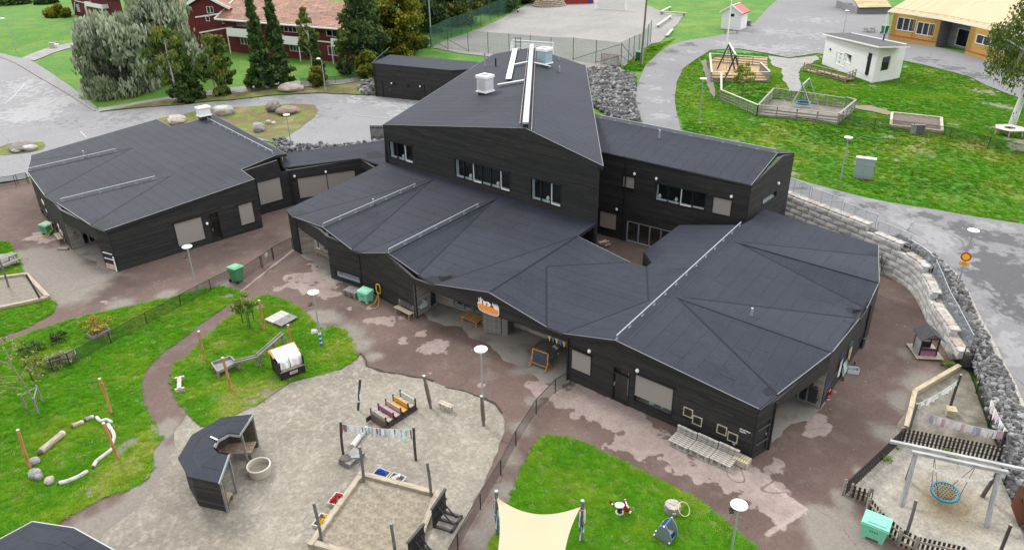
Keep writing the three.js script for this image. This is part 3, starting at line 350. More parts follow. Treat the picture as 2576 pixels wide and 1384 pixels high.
function opening(W,w){
const {b,P3,u,n}=W,{u0,u1,h0,h1}=w,ry=Math.atan2(-u.z,u.x);
const box=(x0,x1,y0,y1,d0,d1)=>{const g=bx(x1 - x0,y1 - y0,d1 - d0,(x0 + x1) / 2,(y0 + y1) / 2,(d0 + d1) / 2);const m4=new THREE.Matrix4().makeBasis(u,V(0,1,0),n);m4.setPosition(W.A.x,0,W.A.z);return g.applyMatrix4(m4);};
const fm=w.frame||M.black,ft=0.055,kind=w.kind||'glass';
const fr=[box(u0,u1,h1 - ft,h1,-0.1,0.06),box(u0,u1,h0,h0 + ft,-0.1,0.07),box(u0,u0 + ft,h0 + ft,h1 - ft,-0.1,0.058),box(u1 - ft,u1,h0 + ft,h1 - ft,-0.1,0.058)];
const n_=w.panes||1,iw=(u1 - u0 - 2*ft) / n_;
for (let i=1;i<n_;i++) fr.push(box(u0 + ft + iw*i - 0.03,u0 + ft + iw*i + 0.03,h0 + ft,h1 - ft,-0.1,0.05));
if (w.hood) fr.push(box(u0 - 0.05,u1 + 0.05,h1,h1 + 0.09,0,0.14));
let parts=[];const name=kind==='door'?'door':'window';
if (w.transom) fr.push(box(u0 + ft,u1 - ft,h0 + (h1 - h0)*0.78,h0 + (h1 - h0)*0.78 + 0.07,-0.1,0.05));
const win=b.part(name,fr,fm);
const sub=(nm,g,m)=>mesh(nm,g,m,win);
const open=w.open||0;
const sp=h0 + ft + (h1 - h0 - 2*ft)*open;
if (kind==='shutter') for (let i=0;i<n_;i++) sub('roller_blind',[box(u0 + ft + iw*i + (i?0.03:0.004),u0 + ft + iw*(i + 1) - (i<n_ - 1?0.03:0.004),sp,h1 - ft - 0.004,-0.01,0.02),...(open?[box(u0 + ft,u1 - ft,sp - 0.05,sp,-0.02,0.03)]:[])],M.shade);
if (kind==='solid'){sub('door_leaf',[box(u0 + ft,u1 - ft,h0 + ft,h1 - ft,-0.06,-0.02)],w.leaf||M.blackMetal);sub('handle',[box(u1 - 0.2,u1 - 0.16,h0 + 1,h0 + 1.14,-0.02,0.05)],M.steel);}
if (kind==='glass'||kind==='door'||(kind==='shutter'&&open)){
const top=kind==='shutter'?sp - 0.05:h1 - ft;
for (let i=0;i<n_;i++) sub('pane',[box(u0 + ft + iw*i + (i?0.03:0),u0 + ft + iw*(i + 1) - (i<n_ - 1?0.03:0),h0 + ft,top,-0.07,-0.064)],M.glass);
const D=w.depth||1.6;const r0=h0 - (w.below ?? 0.5),rw=0.5;
sub('room',[box(u0 - rw,u1 + rw,r0,h1 + 0.3,-D - 0.05,-D),box(u0 - rw,u1 + rw,r0 - 0.05,r0,-D,-0.17),box(u0 - rw - 0.05,u0 - rw,r0,h1 + 0.3,-D,-0.17),box(u1 + rw,u1 + rw + 0.05,r0,h1 + 0.3,-D,-0.17)],w.room||M.room);
if (w.sill){sub('sill',[box(u0 + ft,u1 - ft,h0 + 0.02,h0 + ft + 0.02,-0.42,-0.08),box(u0 + 0.01,u0 + ft,h0 + ft,h1,-0.42,-0.1)],M.whiteSoft);
for (const x of w.lamps||[]) sub('table_lamp',[new THREE.CylinderGeometry(0.09,0.15,0.22,12).translate(0,0.3,0),new THREE.CylinderGeometry(0.03,0.07,0.2,8).translate(0,0.1,0)].map((g)=>{const p=P3([u0 + (u1 - u0)*x,h0 + ft + 0.02],-0.28);return g.translate(p.x,p.y,p.z);}),M.whiteSoft);
if (w.open3) for (const i of w.open3){const a=u0 + ft + iw*i + 0.03,c=u0 + ft + iw*(i + 1) - 0.03;sub('white_frame',[box(a,a + 0.06,h0 + ft,h1 - ft,-0.06,0),box(a + 0.06,c,h0 + ft,h0 + ft + 0.07,-0.06,0.002)],M.white);}
}
if (w.things){const g=[];for (let i=0;i<w.things;i++){const p=P3([u0 + (u1 - u0)*rr(0.08,0.92),h0 + ft + 0.12],-0.3);g.push(bx(rr(0.08,0.3),rr(0.1,0.3),0.14,p.x,p.y,p.z,ry + rr(-0.4,0.4)));} sub('shelf_items',g,mat(0.5,0.48,0.42,0.8));}
}
if (kind==='door') sub('handle',[box(u0 + 0.12,u0 + 0.15,h0 + 0.95,h0 + 1.2,-0.06,0.06)],M.steel);
return win;
}
function wallLight(b,W,px,py){const p=onWall(px,py,W.A,W.B).addScaledVector(W.n,0.1);b.part('wall_light',[ball(0.11,p.x,p.y,p.z,1,1.25,1),bx(0.1,0.16,0.06,p.x - W.n.x*0.07,p.y,p.z - W.n.z*0.07,Math.atan2(-W.u.z,W.u.x))],M.white);}
// ---------- the black kindergarten ----------
reseed(77);
const KG=building('kindergarten_building','large black timber kindergarten with folded dark felt roofs in the middle of the playground','kindergarten',V(-3,0,-55));
const pl=(P,q,h)=>{const l=q.map((c)=>onPlane(c[0],c[1],P));return l;};
const Lp=[at(262,580,3.75),at(638,451,4.6),at(109,491,3.75)],onL=(x,y)=>onPlane(x,y,Lp);
const L_c=Lp[0],L_fr=Lp[1],L_vA=Lp[2],L_vB=onL(225,566),L_apA=onL(332,372),L_apB=onL(430,441);
const L_n1=onL(605,427),L_r=onL(718,388),L_re=onL(692,391),L_rb=onL(512,298),L_far=onL(75,391),L_bn=onL(429,319),L_bk1=onL(392,300),L_lv=onL(74,404);
const L_rA=at(66,432,4.15),L_rB=onWall(141,511,V(L_vA.x,0,L_vA.z),V(L_vB.x,0,L_vB.z));
const lift=(p,d)=>V(p.x,p.y + d,p.z);
const L_rr=onPlane(718,386,[L_re,L_rb,at(720,386,4.4)]),dirL=[L_fr.x - L_c.x,L_fr.z - L_c.z],dirLp=[-dirL[1],dirL[0]];
const L_edge=[at(720,387,4.55),at(532,286,4.55)];
roofFaces(KG,[
[[L_c,L_fr,L_n1,L_re,L_rb,L_bn,L_bk1,L_far,L_lv,L_apA,L_vA,L_apB,L_vB],[dirL[1]*-1,dirL[0]],1.0],
[[L_re,L_edge[0],L_edge[1],L_rb],[L_re.x - L_rb.x,L_re.z - L_rb.z]],
[[L_lv,L_rA,L_apA],dirLp],[[L_rA,L_vA,L_apA],dirLp],
[[L_vA,L_rB,L_apB],dirLp],[[L_rB,L_vB,L_apB],dirLp],
]);
const K1=at(712,421.8,3.7),K2=at(905,398,3.7),K3=at(957,417,3.7),K4=at(710,386.5,4.2),Kp=[K1,K2,K4],K5=onPlane(969,352,Kp),K3p=onPlane(960,417,Kp),K6=onPlane(990,402,Kp);
roofFaces(KG,[[[K1,K2,K3p,K6,K5,K4],[K2.x - K1.x,K2.z - K1.z]]]);
const Fp=[at(884,628.5,3.3),at(1052,691,3.3),at(1250,497,4.6)],onF=(x,y)=>onPlane(x,y,Fp);
const F_l0=onF(720,527),F_l=onF(738,546),F_hl=onF(973,406),F_hr=onF(1500.5,561),F_a1=onF(1091,450),F_a2=onF(1250,497),F_cor=onF(1453,594),F_v1=Fp[0],F_v1b=onF(909,637),F_v2=Fp[1],F_v3=onF(1094,716);
const g_=(p)=>V(p.x,0,p.z);
const F_r1=onWall(810,572,g_(F_l),g_(F_v1)),F_r2=onWall(975,637,g_(F_v1b),g_(F_v2));
const R_a=at(1383,832,3.3),F_e3=at(1375,823,3.3),F_r3=onWall(1229,736,g_(F_v3),g_(F_e3));
const S3=[F_r3,F_cor,F_e3],F_f1=onPlane(1375,671,S3),F_f2=onPlane(1585,660,S3);
const dF=[F_v2.x - F_v1.x,F_v2.z - F_v1.z],dFp=[-dF[1],dF[0]];
const R_low=at(1910.5,1029.5,3.3),R_r4=onWall(1549,857,g_(R_a),g_(R_low)),R_v5=at(1957,993,3.3),R_d=at(2164,802,3.3);
const Rp=[R_r4,R_v5,R_d],onR=(x,y)=>onPlane(x,y,Rp);
const R_lowp=onR(1910.5,1029.5),R_top4=onR(1866,566),R_tl=onR(1926,527),R_tr=onR(2212,618),R_g=onR(2212,645),R_ap5=onR(1703,746),R_ap6=onR(1851,607),R_e=onR(2182,777),R_wc=onR(1890,553);
const R_k5=at(2097,884.5,3.95),R_k6=at(2214,709.5,4.0);
const R4p=[R_r4,R_top4,at(1417,840,3.35)],on4=(x,y)=>onPlane(x,y,R4p);
const R_c1=on4(1627,671),R_c2=on4(1640,661),R_c3=on4(1620,633),R_c4=on4(1710,566),R_m=on4(1632.5,757),R_s=on4(1417,839.5);
const mid4=[F_e3,F_f1,R_m];
roofFaces(KG,[
[[F_l0,F_l,F_a1,F_v1,F_v1b,F_a2,F_v2,F_v3,F_cor,F_hr,F_hl],dF],
[[F_l,F_r1,F_a1],dFp],[[F_r1,F_v1,F_a1],dFp],
[[F_v1b,F_r2,F_a2],dFp],[[F_r2,F_v2,F_a2],dFp],
[[F_v3,F_r3,F_cor],dF],
[[F_r3,F_e3,F_f1,F_f2,F_cor],[F_e3.x - F_r3.x,F_e3.z - F_r3.z]],
[[F_e3,R_s,F_f1],dF],[[R_s,R_m,F_f1],dF],[[F_f1,R_m,R_c1],dF],[[F_f1,R_c1,F_f2],dF],
[[R_s,R_r4,R_top4,R_c4,R_c3,R_c2,R_c1,R_m],[R_s.x - R_r4.x,R_s.z - R_r4.z]],
[[R_r4,R_lowp,R_v5,R_ap5,R_d,R_e,R_ap6,R_g,R_tr,R_tl,R_wc,R_top4],[R_top4.x - R_r4.x,R_top4.z - R_r4.z]],
[[R_v5,R_k5,R_ap5],[R_top4.x - R_r4.x,R_top4.z - R_r4.z]],[[R_k5,R_d,R_ap5],[R_top4.x - R_r4.x,R_top4.z - R_r4.z]],
[[R_e,R_k6,R_ap6],[R_top4.x - R_r4.x,R_top4.z - R_r4.z]],[[R_k6,R_g,R_ap6],[R_top4.x - R_r4.x,R_top4.z - R_r4.z]],
]);
const H0=onF(973,406),H1=onF(1500.5,561);
const N_l=onWall(962,314,H0,H1),N_r=onWall(1518,418,H0,H1),N_t=onWall(1322,323,H0,H1);
const nH=V(-(H1.z - H0.z),0,H1.x - H0.x).normalize();
for (const p of [N_l,N_r,N_t]) p.addScaledVector(nH,0.0);
const N_tb=at(1338,119,N_t.y),NLp=[N_l,N_t,N_tb],NRp=[N_t,N_r,N_tb],N_lb=onPlane(1241,136,NLp),N_rb=onPlane(1474,165,NRp);
const dH=[N_r.x - N_l.x,N_r.z - N_l.z];
roofFaces(KG,[[[N_l,N_t,N_tb,N_lb],dH],[[N_t,N_r,N_rb,N_tb],dH]],{slab:0.3});
const W0=yd(1555,601),W1=yd(1660,628),X_l=onWall(1512,381,W0,W1),X_r=onWall(1891,466,W0,W1),X_t=at(1957,385.5,X_r.y + 1.0),X_tl=at(1496,296,X_r.y + 1.0),X_b=at(2000,384,X_r.y + 0.55),X_bl=at(1494,287,X_r.y + 0.55);
const Xp=[X_l,X_r,X_t],X_tl2=onPlane(1488,293,Xp);
const dX=[X_r.z - X_l.z,-(X_r.x - X_l.x)];
roofFaces(KG,[[[X_l,X_r,X_t,X_tl2],dX],[[X_tl2,X_t,X_b,onPlane(1486,284,[X_tl2,X_t,X_b])],[X_t.x - X_tl2.x,X_t.z - X_tl2.z]]],{slab:0.26});
for (const [x,y,r,f] of [[743,541,0.9,7],[900,640,0.8,7],[1100,712,1.2,7],[1125,700,0.6,7],[235,572,0.7,0],[258,555,0.5,0],[130,500,0.7,0],[290,530,0.35,0],[312,513,0.35,0],[170,470,0.4,0],[195,452,0.45,0],[210,480,0.35,0],[225,440,0.35,0],[240,466,0.35,0],[2170,790,0.7,19],[2150,782,0.5,19],[2202,640,0.5,19],[1945,985,0.5,19],[945,390,0.9,6],[92,400,0.5,0]]) stain(KG,x,y,r,KG.planes[f]);
for (const [a,c] of [[L_apA,L_vA],[L_apB,L_vB],[L_apA,L_lv],[F_a1,F_l],[F_a1,F_v1],[F_a2,F_v1b],[F_a2,F_v2],[F_cor,F_v3],[F_f1,F_e3],[F_f1,F_f2],[R_m,R_c1],[R_m,R_s],[R_ap5,R_v5],[R_ap5,R_d],[R_ap6,R_e],[R_ap6,R_g],[F_cor,F_r3]]) KG.part('valley_seam',[bar(a,c,0.13,0.022)],mat(0.011,0.0135,0.019,0.7,{phys:true,specularIntensity:0.3}));
for (const [a,c] of [[R_ap5,R_k5],[R_ap6,R_k6],[L_apA,L_rA],[L_apB,L_rB],[F_a1,F_r1],[F_a2,F_r2]]) KG.part('ridge_strip',[bar(a,c,0.3,0.024)],FELT[2]);
const bL=yd(297,683),bLr=yd(660,572),b2=yd(739,516),uL=bLr.clone().sub(bL).normalize(),a2=b2.clone().addScaledVector(uL,-b2.clone().sub(bLr).dot(uL));
const shut=(tl,br,o={})=>({kind:'shutter',tl,br,...o});
const bR=yd(1430,955),bRr=yd(1888,1157),bRc=yd(1931,1130),bk5=yd(2063,1029),bk6=yd(2184,841);
const WR=wall(KG,bR,bRr,{win:[shut([1438,875],[1488,948],{hood:1}),{kind:'door',tl:[1544,918],br:[1581,1019],transom:1,room:mat(0.05,0.035,0.03,0.9)},shut([1599,938],[1691,1050],{hood:1,open:0.24,things:3,below:0,room:mat(0.2,0.25,0.25,0.8)})]});
wallLight(KG,WR,1485,882);wallLight(KG,WR,1606,931);
const WRc=wall(KG,bRr,bRc,{win:[{kind:'solid',tl:[1893,1078],br:[1926,1128],frame:PLANK[1],leaf:PLANK[0]}]});
for (const t of [0.25,0.75]){const p=lerp3(bRr,bRc,0.5).addScaledVector(WRc.n,0.06);KG.part('door_batten',[bx(L2(bRr,bRc)*0.72,0.1,0.03,p.x,0.4 + t*1.9,p.z,yaw(bRr,bRc))],mat(0.06,0.06,0.062,0.6));}
const WL=wall(KG,bL,bLr,{win:[shut([433,563],[517,601],{hood:1}),{kind:'door',tl:[521,538],br:[560,601],transom:1},shut([595,516],[642,558],{hood:1})]});
wallLight(KG,WL,518,562);
const bF1=yd(834,700),bF1r=yd(912,725),bF2=yd(914,725),bF2r=yd(1046,799.5);
const WF1=wall(KG,bF1,bF1r,{win:[{tl:[842,677],br:[908,716],depth:0.7,below:0,sill:1,room:M.whiteSoft}]});
const WF2=wall(KG,bF2,bF2r,{win:[{tl:[968,730],br:[1043,772],depth:0.7,below:0,sill:1,things:6,room:mat(0.3,0.35,0.35,0.8)}]});
const WH=wall(KG,H0.clone().setY(0),H1.clone().setY(0),{win:[
{tl:[977,352],br:[1040,412],panes:3,sill:1,lamps:[0.5],open3:[2],hood:1},{tl:[1143,397],br:[1284,484],panes:6,sill:1,lamps:[0.25,0.75],open3:[2,5],hood:1},{tl:[1336,446],br:[1412,522],panes:3,sill:1,lamps:[0.5],open3:[2],hood:1}],y0:0,bw:0.16});
const WX=wall(KG,X_l.clone().setY(0),X_r.clone().setY(0),{win:[shut([1568,440],[1597,482],{open:0.2,hood:1}),{tl:[1652,460],br:[1774,531],panes:4,sill:1,lamps:[0.06,0.4],open3:[2],hood:1},shut([1796,493],[1839,546],{hood:1}),{kind:'glass',tl:[1579,555],br:[1690,641],panes:4,frame:M.steel,depth:2.5,room:mat(0.05,0.042,0.03,0.9)},shut([1510,528],[1551,590],{open:0.22,hood:1})],bw:0.16});
for (const q of [[1598,437],[1653,449],[1842,494],[1553,526]]) wallLight(KG,WX,...q);
const WXr=wall(KG,X_r.clone().setY(0),X_b.clone().setY(0),{win:[{tl:[1919,501],br:[1953,494],sill:1,depth:0.8}],bw:0.16});
wallLight(KG,WXr,1957,461);
const W2=wall(KG,a2,b2,{win:[shut([643,459],[712,501],{hood:1})]});
const WK=wall(KG,b2,V(K2.x,0,K2.z),{win:[shut([745,448],[898,477],{panes:2,hood:1})]});
wallLight(KG,WK,739,443);wallLight(KG,WK,818,432);
wall(KG,V(K2.x,0,K2.z),V(K3.x,0,K3.z),{win:[{tl:[912,426],br:[938,470]}]});
const cE=yd(246,606),dL=yd(180,628),cL=yd(267,675),hB=(base,py)=>topY(base,py);
wall(KG,dL,cL,{y0:2.45});
wall(KG,cL,bL,{});wall(KG,yd(240,600),cL,{});
const eL=yd(208,618.5),fL=yd(243,606);
wall(KG,dL,eL,{planks:OAKP,back:M.greyWood,top:2.9,bw:0.13});
wall(KG,eL,fL,{planks:OAKP,back:M.greyWood,top:2.9,win:[{kind:'door',tl:[196,570],br:[240,606],panes:2,frame:M.steel}]});
const bLend=yd(102,533),bLfar=V(L_far.x,0,L_far.z);
wall(KG,bLend,dL,{win:[{tl:[100,521],br:[122,557],depth:0.6,below:0,sill:1}]});wall(KG,bLfar,bLend,{});
wall(KG,bLr,a2,{});wall(KG,b2,V(L_edge[1].x,0,L_edge[1].z),{});wall(KG,V(L_edge[1].x,0,L_edge[1].z),bLfar,{top:2.4,bw:0.4});
const F0=yd(738.5,628.5),F0b=yd(755,637),rec=yd(791,634),rec2=yd(832,652);
wall(KG,F0,F0b,{});wall(KG,H0.clone().setY(0),F0,{});
wall(KG,F0b,rec,{planks:OAKP,back:M.greyWood,top:2.9,bw:0.13});
wall(KG,rec,rec2,{planks:OAKP,back:M.greyWood,top:2.9,win:[{tl:[792,596],br:[806,628],frame:M.whiteSoft},{tl:[810,596],br:[826,632],frame:M.steel}]});
wall(KG,F0b,bF1,{y0:2.5});
wall(KG,yd(838,655),bF1,{});
const jb=yd(1081,778),dk=yd(1103,762),bw2=yd(1225,801),bw3=yd(1330,835);
wall(KG,bF2r,jb,{planks:OAKP,back:M.greyWood,top:2.75,bw:0.13});
wall(KG,jb,dk,{planks:OAKP,back:M.greyWood,top:2.75,win:[{kind:'door',tl:[1075,712],br:[1101,761],frame:M.steel}]});
wall(KG,dk,bw3,{planks:OAKP,back:mat(0.24,0.22,0.2),top:2.75,bw:0.5,win:[{tl:[1139,745],br:[1217,795],panes:3,frame:M.steel,sill:1}]});
wall(KG,bw3,yd(1437,880),{top:2.75,bw:0.3,planks:OAKP,back:M.greyWood});
wall(KG,bF2r,bR,{y0:2.62});
const ry1=yd(2031,1014),ry2=yd(1985,995);
wall(KG,bRc,bk5,{y0:2.55});
const WRoak=wall(KG,ry1,bk5,{planks:OAKP,back:M.greyWood,top:2.8,bw:0.2});
wall(KG,ry2,ry1,{planks:OAKP,back:M.greyWood,top:2.8,win:[{kind:'door',tl:[1998,930],br:[2029,1012],panes:2,frame:M.steel}]});
const WRs=wall(KG,bk5,bk6,{win:[{tl:[2072,985],br:[2118,930],depth:0.6,below:0,sill:1},{tl:[2163,850],br:[2180,830],depth:0.6,below:0}]});
wall(KG,bk6,V(R_tr.x - 0.2,0,R_tr.z),{});wall(KG,V(R_tr.x - 0.2,0,R_tr.z),V(R_tl.x,0,R_tl.z),{});
wall(KG,V(R_c3.x,0,R_c3.z),V(R_c2.x,0,R_c2.z),{});wall(KG,V(R_c2.x,0,R_c2.z),V(R_c1.x,0,R_c1.z),{});
wall(KG,V(N_lb.x,0,N_lb.z),H0.clone().setY(0),{bw:0.5});wall(KG,H1.clone().setY(0),V(N_rb.x,0,N_rb.z),{bw:0.3});wall(KG,V(N_rb.x,0,N_rb.z),V(N_lb.x,0,N_lb.z),{bw:0.5});
for (const [l,h] of [[[bF2r,bR,yd(1437,880),bw3,dk,jb],2.78],[[dL,cL,yd(240,600),fL,eL],2.95],[[F0b,bF1,yd(838,655),rec2,rec],2.95],[[bRc,bk5,ry1,ry2,yd(1935,1000)],2.85]]) KG.part('soffit',[prism(l.map((p)=>[p.x,-p.z]),(p,d)=>V(p[0],h + d,-p[1]),0.06)],mat(0.05,0.05,0.05,0.8));
for (const l of [[L_far,L_lv,L_rA,L_vA],[L_rB,L_vB],[L_c,L_fr,L_n1,L_re],[L_edge[0],L_edge[1]],[L_bk1,L_bn,L_rb],[F_l,F_r1,F_v1],[F_v1b,F_r2,F_v2],[F_v3,F_r3,F_e3],[F_cor,F_f2],[R_s,R_r4,R_lowp],[R_v5,R_k5,R_d],[R_e,R_k6,R_g,R_tr],[N_l,N_t,N_r,N_rb],[N_l,N_lb],[X_r,X_t,X_b]]) flash(KG,l);
for (const [a,c] of [[L_vA,L_rB],[L_vB,L_c],[F_l0,F_l],[F_v1,F_v1b],[F_v2,F_v3],[F_e3,R_s],[R_lowp,R_v5],[R_d,R_e],[X_l,X_r],[K1,K2],[K2,K3p]]) gutter(KG,a,c);
for (const [q,h] of [[[268,672],3.5],[[757,640],3.2],[[914,724],3.1],[[1050,801],3.1],[[1427,956],3.1],[[1934,1131],3.1],[[741,518],3.6],[[2170,868],3]]) pipe(KG,yd(...q),h);
{const p=onWall(1565,600,X_l,X_r);pipe(KG,V(p.x,0,p.z + 0.15),7);}
const onFace=(f,x,y)=>onPlane(x,y,[f.P[0],f.P[1],f.P[2]]);
const lineOn=(A,B,x0,x1)=>{const f=(x)=>{let lo=-0.3,hi=1.3;const c=(t)=>{const p=lerp3(A,B,t).sub(EYE).applyMatrix4(R3i);return 1288 + FOC*p.x / -p.z;};const inc=c(1)>c(0);for (let i=0;i<40;i++){const m=(lo + hi) / 2;if ((c(m)<x)===inc) lo=m;else hi=m;} return lerp3(A,B,lo);};return [f(x0),f(x1)];};
rail(KG,...lineOn(F_r1,F_a1,812,1046));rail(KG,...lineOn(F_r2,F_a2,977,1204));rail(KG,...lineOn(R_r4,R_top4,1551,1864));
rail(KG,...lineOn(L_rA,L_apA,70,291));rail(KG,...lineOn(L_rB,L_apB,152,389));rail(KG,L_rb.clone().lerp(L_re,0.06),L_re.clone().lerp(L_rb,0.03));
rail(KG,X_tl2.clone().lerp(X_t,0.05),X_t.clone().lerp(X_tl2,0.01));
{
const d=N_tb.clone().sub(N_t).normalize(),a=N_t.clone().addScaledVector(d,0.3).add(V(0,0.32,0)),c=N_tb.clone().add(V(0,0.32,0));
KG.part('ridge_vent',[bar(a,c,0.46,0.14)],mat(0.36,0.39,0.43,0.4,{metalness:0.3}));
KG.part('ridge_vent_base',[bar(a.clone().addScaledVector(d,0.1).add(V(0,-0.2,0)),c.clone().add(V(0,-0.2,0)),0.42,0.3)],M.black);
for (const [f,x0,y0,x1,y1] of [[NLp,1308,315,1329,124],[NRp,1337,330,1347,127]]) rail(KG,onPlane(x0,y0,f),onPlane(x1,y1,f),M.oak,0.12,26);
for (const [f,x0,y0,x1,y1,w] of [[NLp,1296,128,1279,205,0.55],[NLp,1293,168,1328,161,0.35],[NLp,1252,219,1318,208,0.35],[NRp,1343,163,1386,173,0.35]]) KG.part('roof_walkway',[bar(onPlane(x0,y0,f).add(V(0,0.25,0)),onPlane(x1,y1,f).add(V(0,0.25,0)),w,0.06),...[0.1,0.9].map((t)=>{const p=lerp3(onPlane(x0,y0,f),onPlane(x1,y1,f),t);return rod(p,p.clone().add(V(0,0.25,0)),0.04);})],mat(0.6,0.61,0.62,0.5));
const vent=(px,py,pl_,s,m)=>{const p=onPlane(px,py,pl_),r=yaw(N_l,N_r);const body=KG.part('roof_vent',[bx(1.3*s,1.5*s,1.3*s,p.x,p.y + 0.95*s,p.z,r)],m);const sb=(n,g,mm)=>mesh(n,g,mm,body);const f=p.clone().addScaledVector(nH,0.655*s);
sb('cap',[bx(1.5*s,0.3*s,1.5*s,p.x,p.y + 1.85*s,p.z,r)],M.white);sb('curb',[bx(1.15*s,0.5*s,1.15*s,p.x,p.y,p.z,r)],M.black);sb('flange',[bx(1.5*s,0.14*s,1.5*s,p.x,p.y + 0.24*s,p.z,r)],M.white);sb('top_light',[bx(0.9*s,0.03,0.5*s,p.x,p.y + 2.02*s,p.z,r)],mat(0.1,0.11,0.12,0.3));
const g=[];for (let i=0;i<8;i++) g.push(bx(0.9*s,0.05*s,0.03,f.x,p.y + (0.5 + i*0.12)*s,f.z,r));sb('louvre',g,mat(0.42,0.43,0.44));};
vent(1221,234,NLp,0.85,mat(0.55,0.56,0.57,0.55));vent(1370,163,NRp,0.88,mat(0.28,0.42,0.48,0.5));
for (const [f,x,y,h,m] of [[NLp,1220,167,1.5,M.galv],[NLp,1247,167,0.9,M.black],[NRp,1405,152,0.5,M.galv],[NRp,1407,181,0.6,M.galv]]){const p=onPlane(x,y,f);KG.part('flue',[rod(p,p.clone().add(V(0,h,0)),0.09)],m);}
const lp=N_tb.clone().lerp(N_lb,0.35);KG.part('roof_ladder',[-0.3,0.3].flatMap((o)=>[rod(lp.clone().add(V(o,-1.5,-0.2)),lp.clone().add(V(o,1.4,-0.2)),0.035)]).concat([0,0.4,0.8,1.2].map((h)=>new THREE.TorusGeometry(0.35,0.025,5,14).rotateX(Math.PI / 2).translate(lp.x,lp.y + h,lp.z - 0.3))),M.blackMetal);
const p2=L_rb.clone().lerp(L_re,0.01),r=yaw(L_c,L_fr);const v2=KG.part('roof_vent',[bx(1.2,0.75,0.9,p2.x,p2.y + 0.82,p2.z,r)],M.white);mesh('cap',[bx(1.4,0.16,1.05,p2.x,p2.y + 1.27,p2.z,r)],M.white,v2);mesh('flange',[bx(1.36,0.1,1.02,p2.x,p2.y + 0.42,p2.z,r)],M.white,v2);mesh('curb',[bx(1.05,0.55,0.8,p2.x,p2.y + 0.1,p2.z,r)],M.black,v2);
for (const [f,x,y] of [[KG.planes[7],940,522],[KG.planes[19],1890,803],[KG.planes[0],211,398]]){const p=onFace(f,x,y);KG.part('flue',[rod(p,p.clone().add(V(0,0.75,0)),0.08)],M.galv);KG.part('flue_collar',[new THREE.CylinderGeometry(0.14,0.2,0.12,10).translate(p.x,p.y + 0.05,p.z)],M.black);}
{const p=onFace(faceOf(Xp),1659,348);KG.part('flue',[rod(p,p.clone().add(V(0,0.7,0)),0.08)],M.galv);}
}
finish(KG);
// ---------- retaining wall of rock-faced blocks with its railing ----------
reseed(401);
const RW=[[22.9,-62.2,3.45],[24.6,-59.2,3.4],[27.3,-54.6,3.1],[28.7,-52.1,2.75],[29.4,-50.5,2.5],[29.65,-48.9,2.2],[29.35,-46.9,1.9],[28.75,-44.6,1.6],[28.3,-42,1.25],[27.85,-39.2,0.95]];
const rwCurve=new THREE.CatmullRomCurve3(RW.map((p)=>V(p[0],p[2],p[1])),false,'centripetal'),rwL=rwCurve.getLength();
const blockGeo=[0,1,2].map((s)=>{const g=new THREE.BoxGeometry(1,1,1,5,3,1),p=g.attributes.position;for (let i=0;i<p.count;i++) if (p.getZ(i)>0.4){const x=p.getX(i),y=p.getY(i),e=Math.max(Math.abs(x),Math.abs(y))>0.45;p.setZ(i,0.5 + (e?-0.05:0.07*(vnoise(x*6 + s*9,y*4) - 0.3)));} const uv=g.attributes.uv;for (let i=0;i<uv.count;i++) uv.setXY(i,uv.getX(i)*0.5 + s*0.3,uv.getY(i)*0.22);g.computeVertexNormals();return g;});
const blockMat=[[0.45,0.452,0.445],[0.49,0.49,0.48],[0.41,0.41,0.4],[0.47,0.465,0.45]].map((c)=>stone(...c)),capMat=[[0.4,0.37,0.33],[0.34,0.29,0.24],[0.44,0.42,0.39]].map((c)=>stone(...c));
const RWT=thing('retaining_wall','curved retaining wall of rough grey stone blocks stepping down beside the road','retaining wall',V(28.7,0,-47));
const rwAt=(s)=>rwCurve.getPointAt(clamp(s / rwL)),rwTan=(s)=>rwCurve.getTangentAt(clamp(s / rwL));
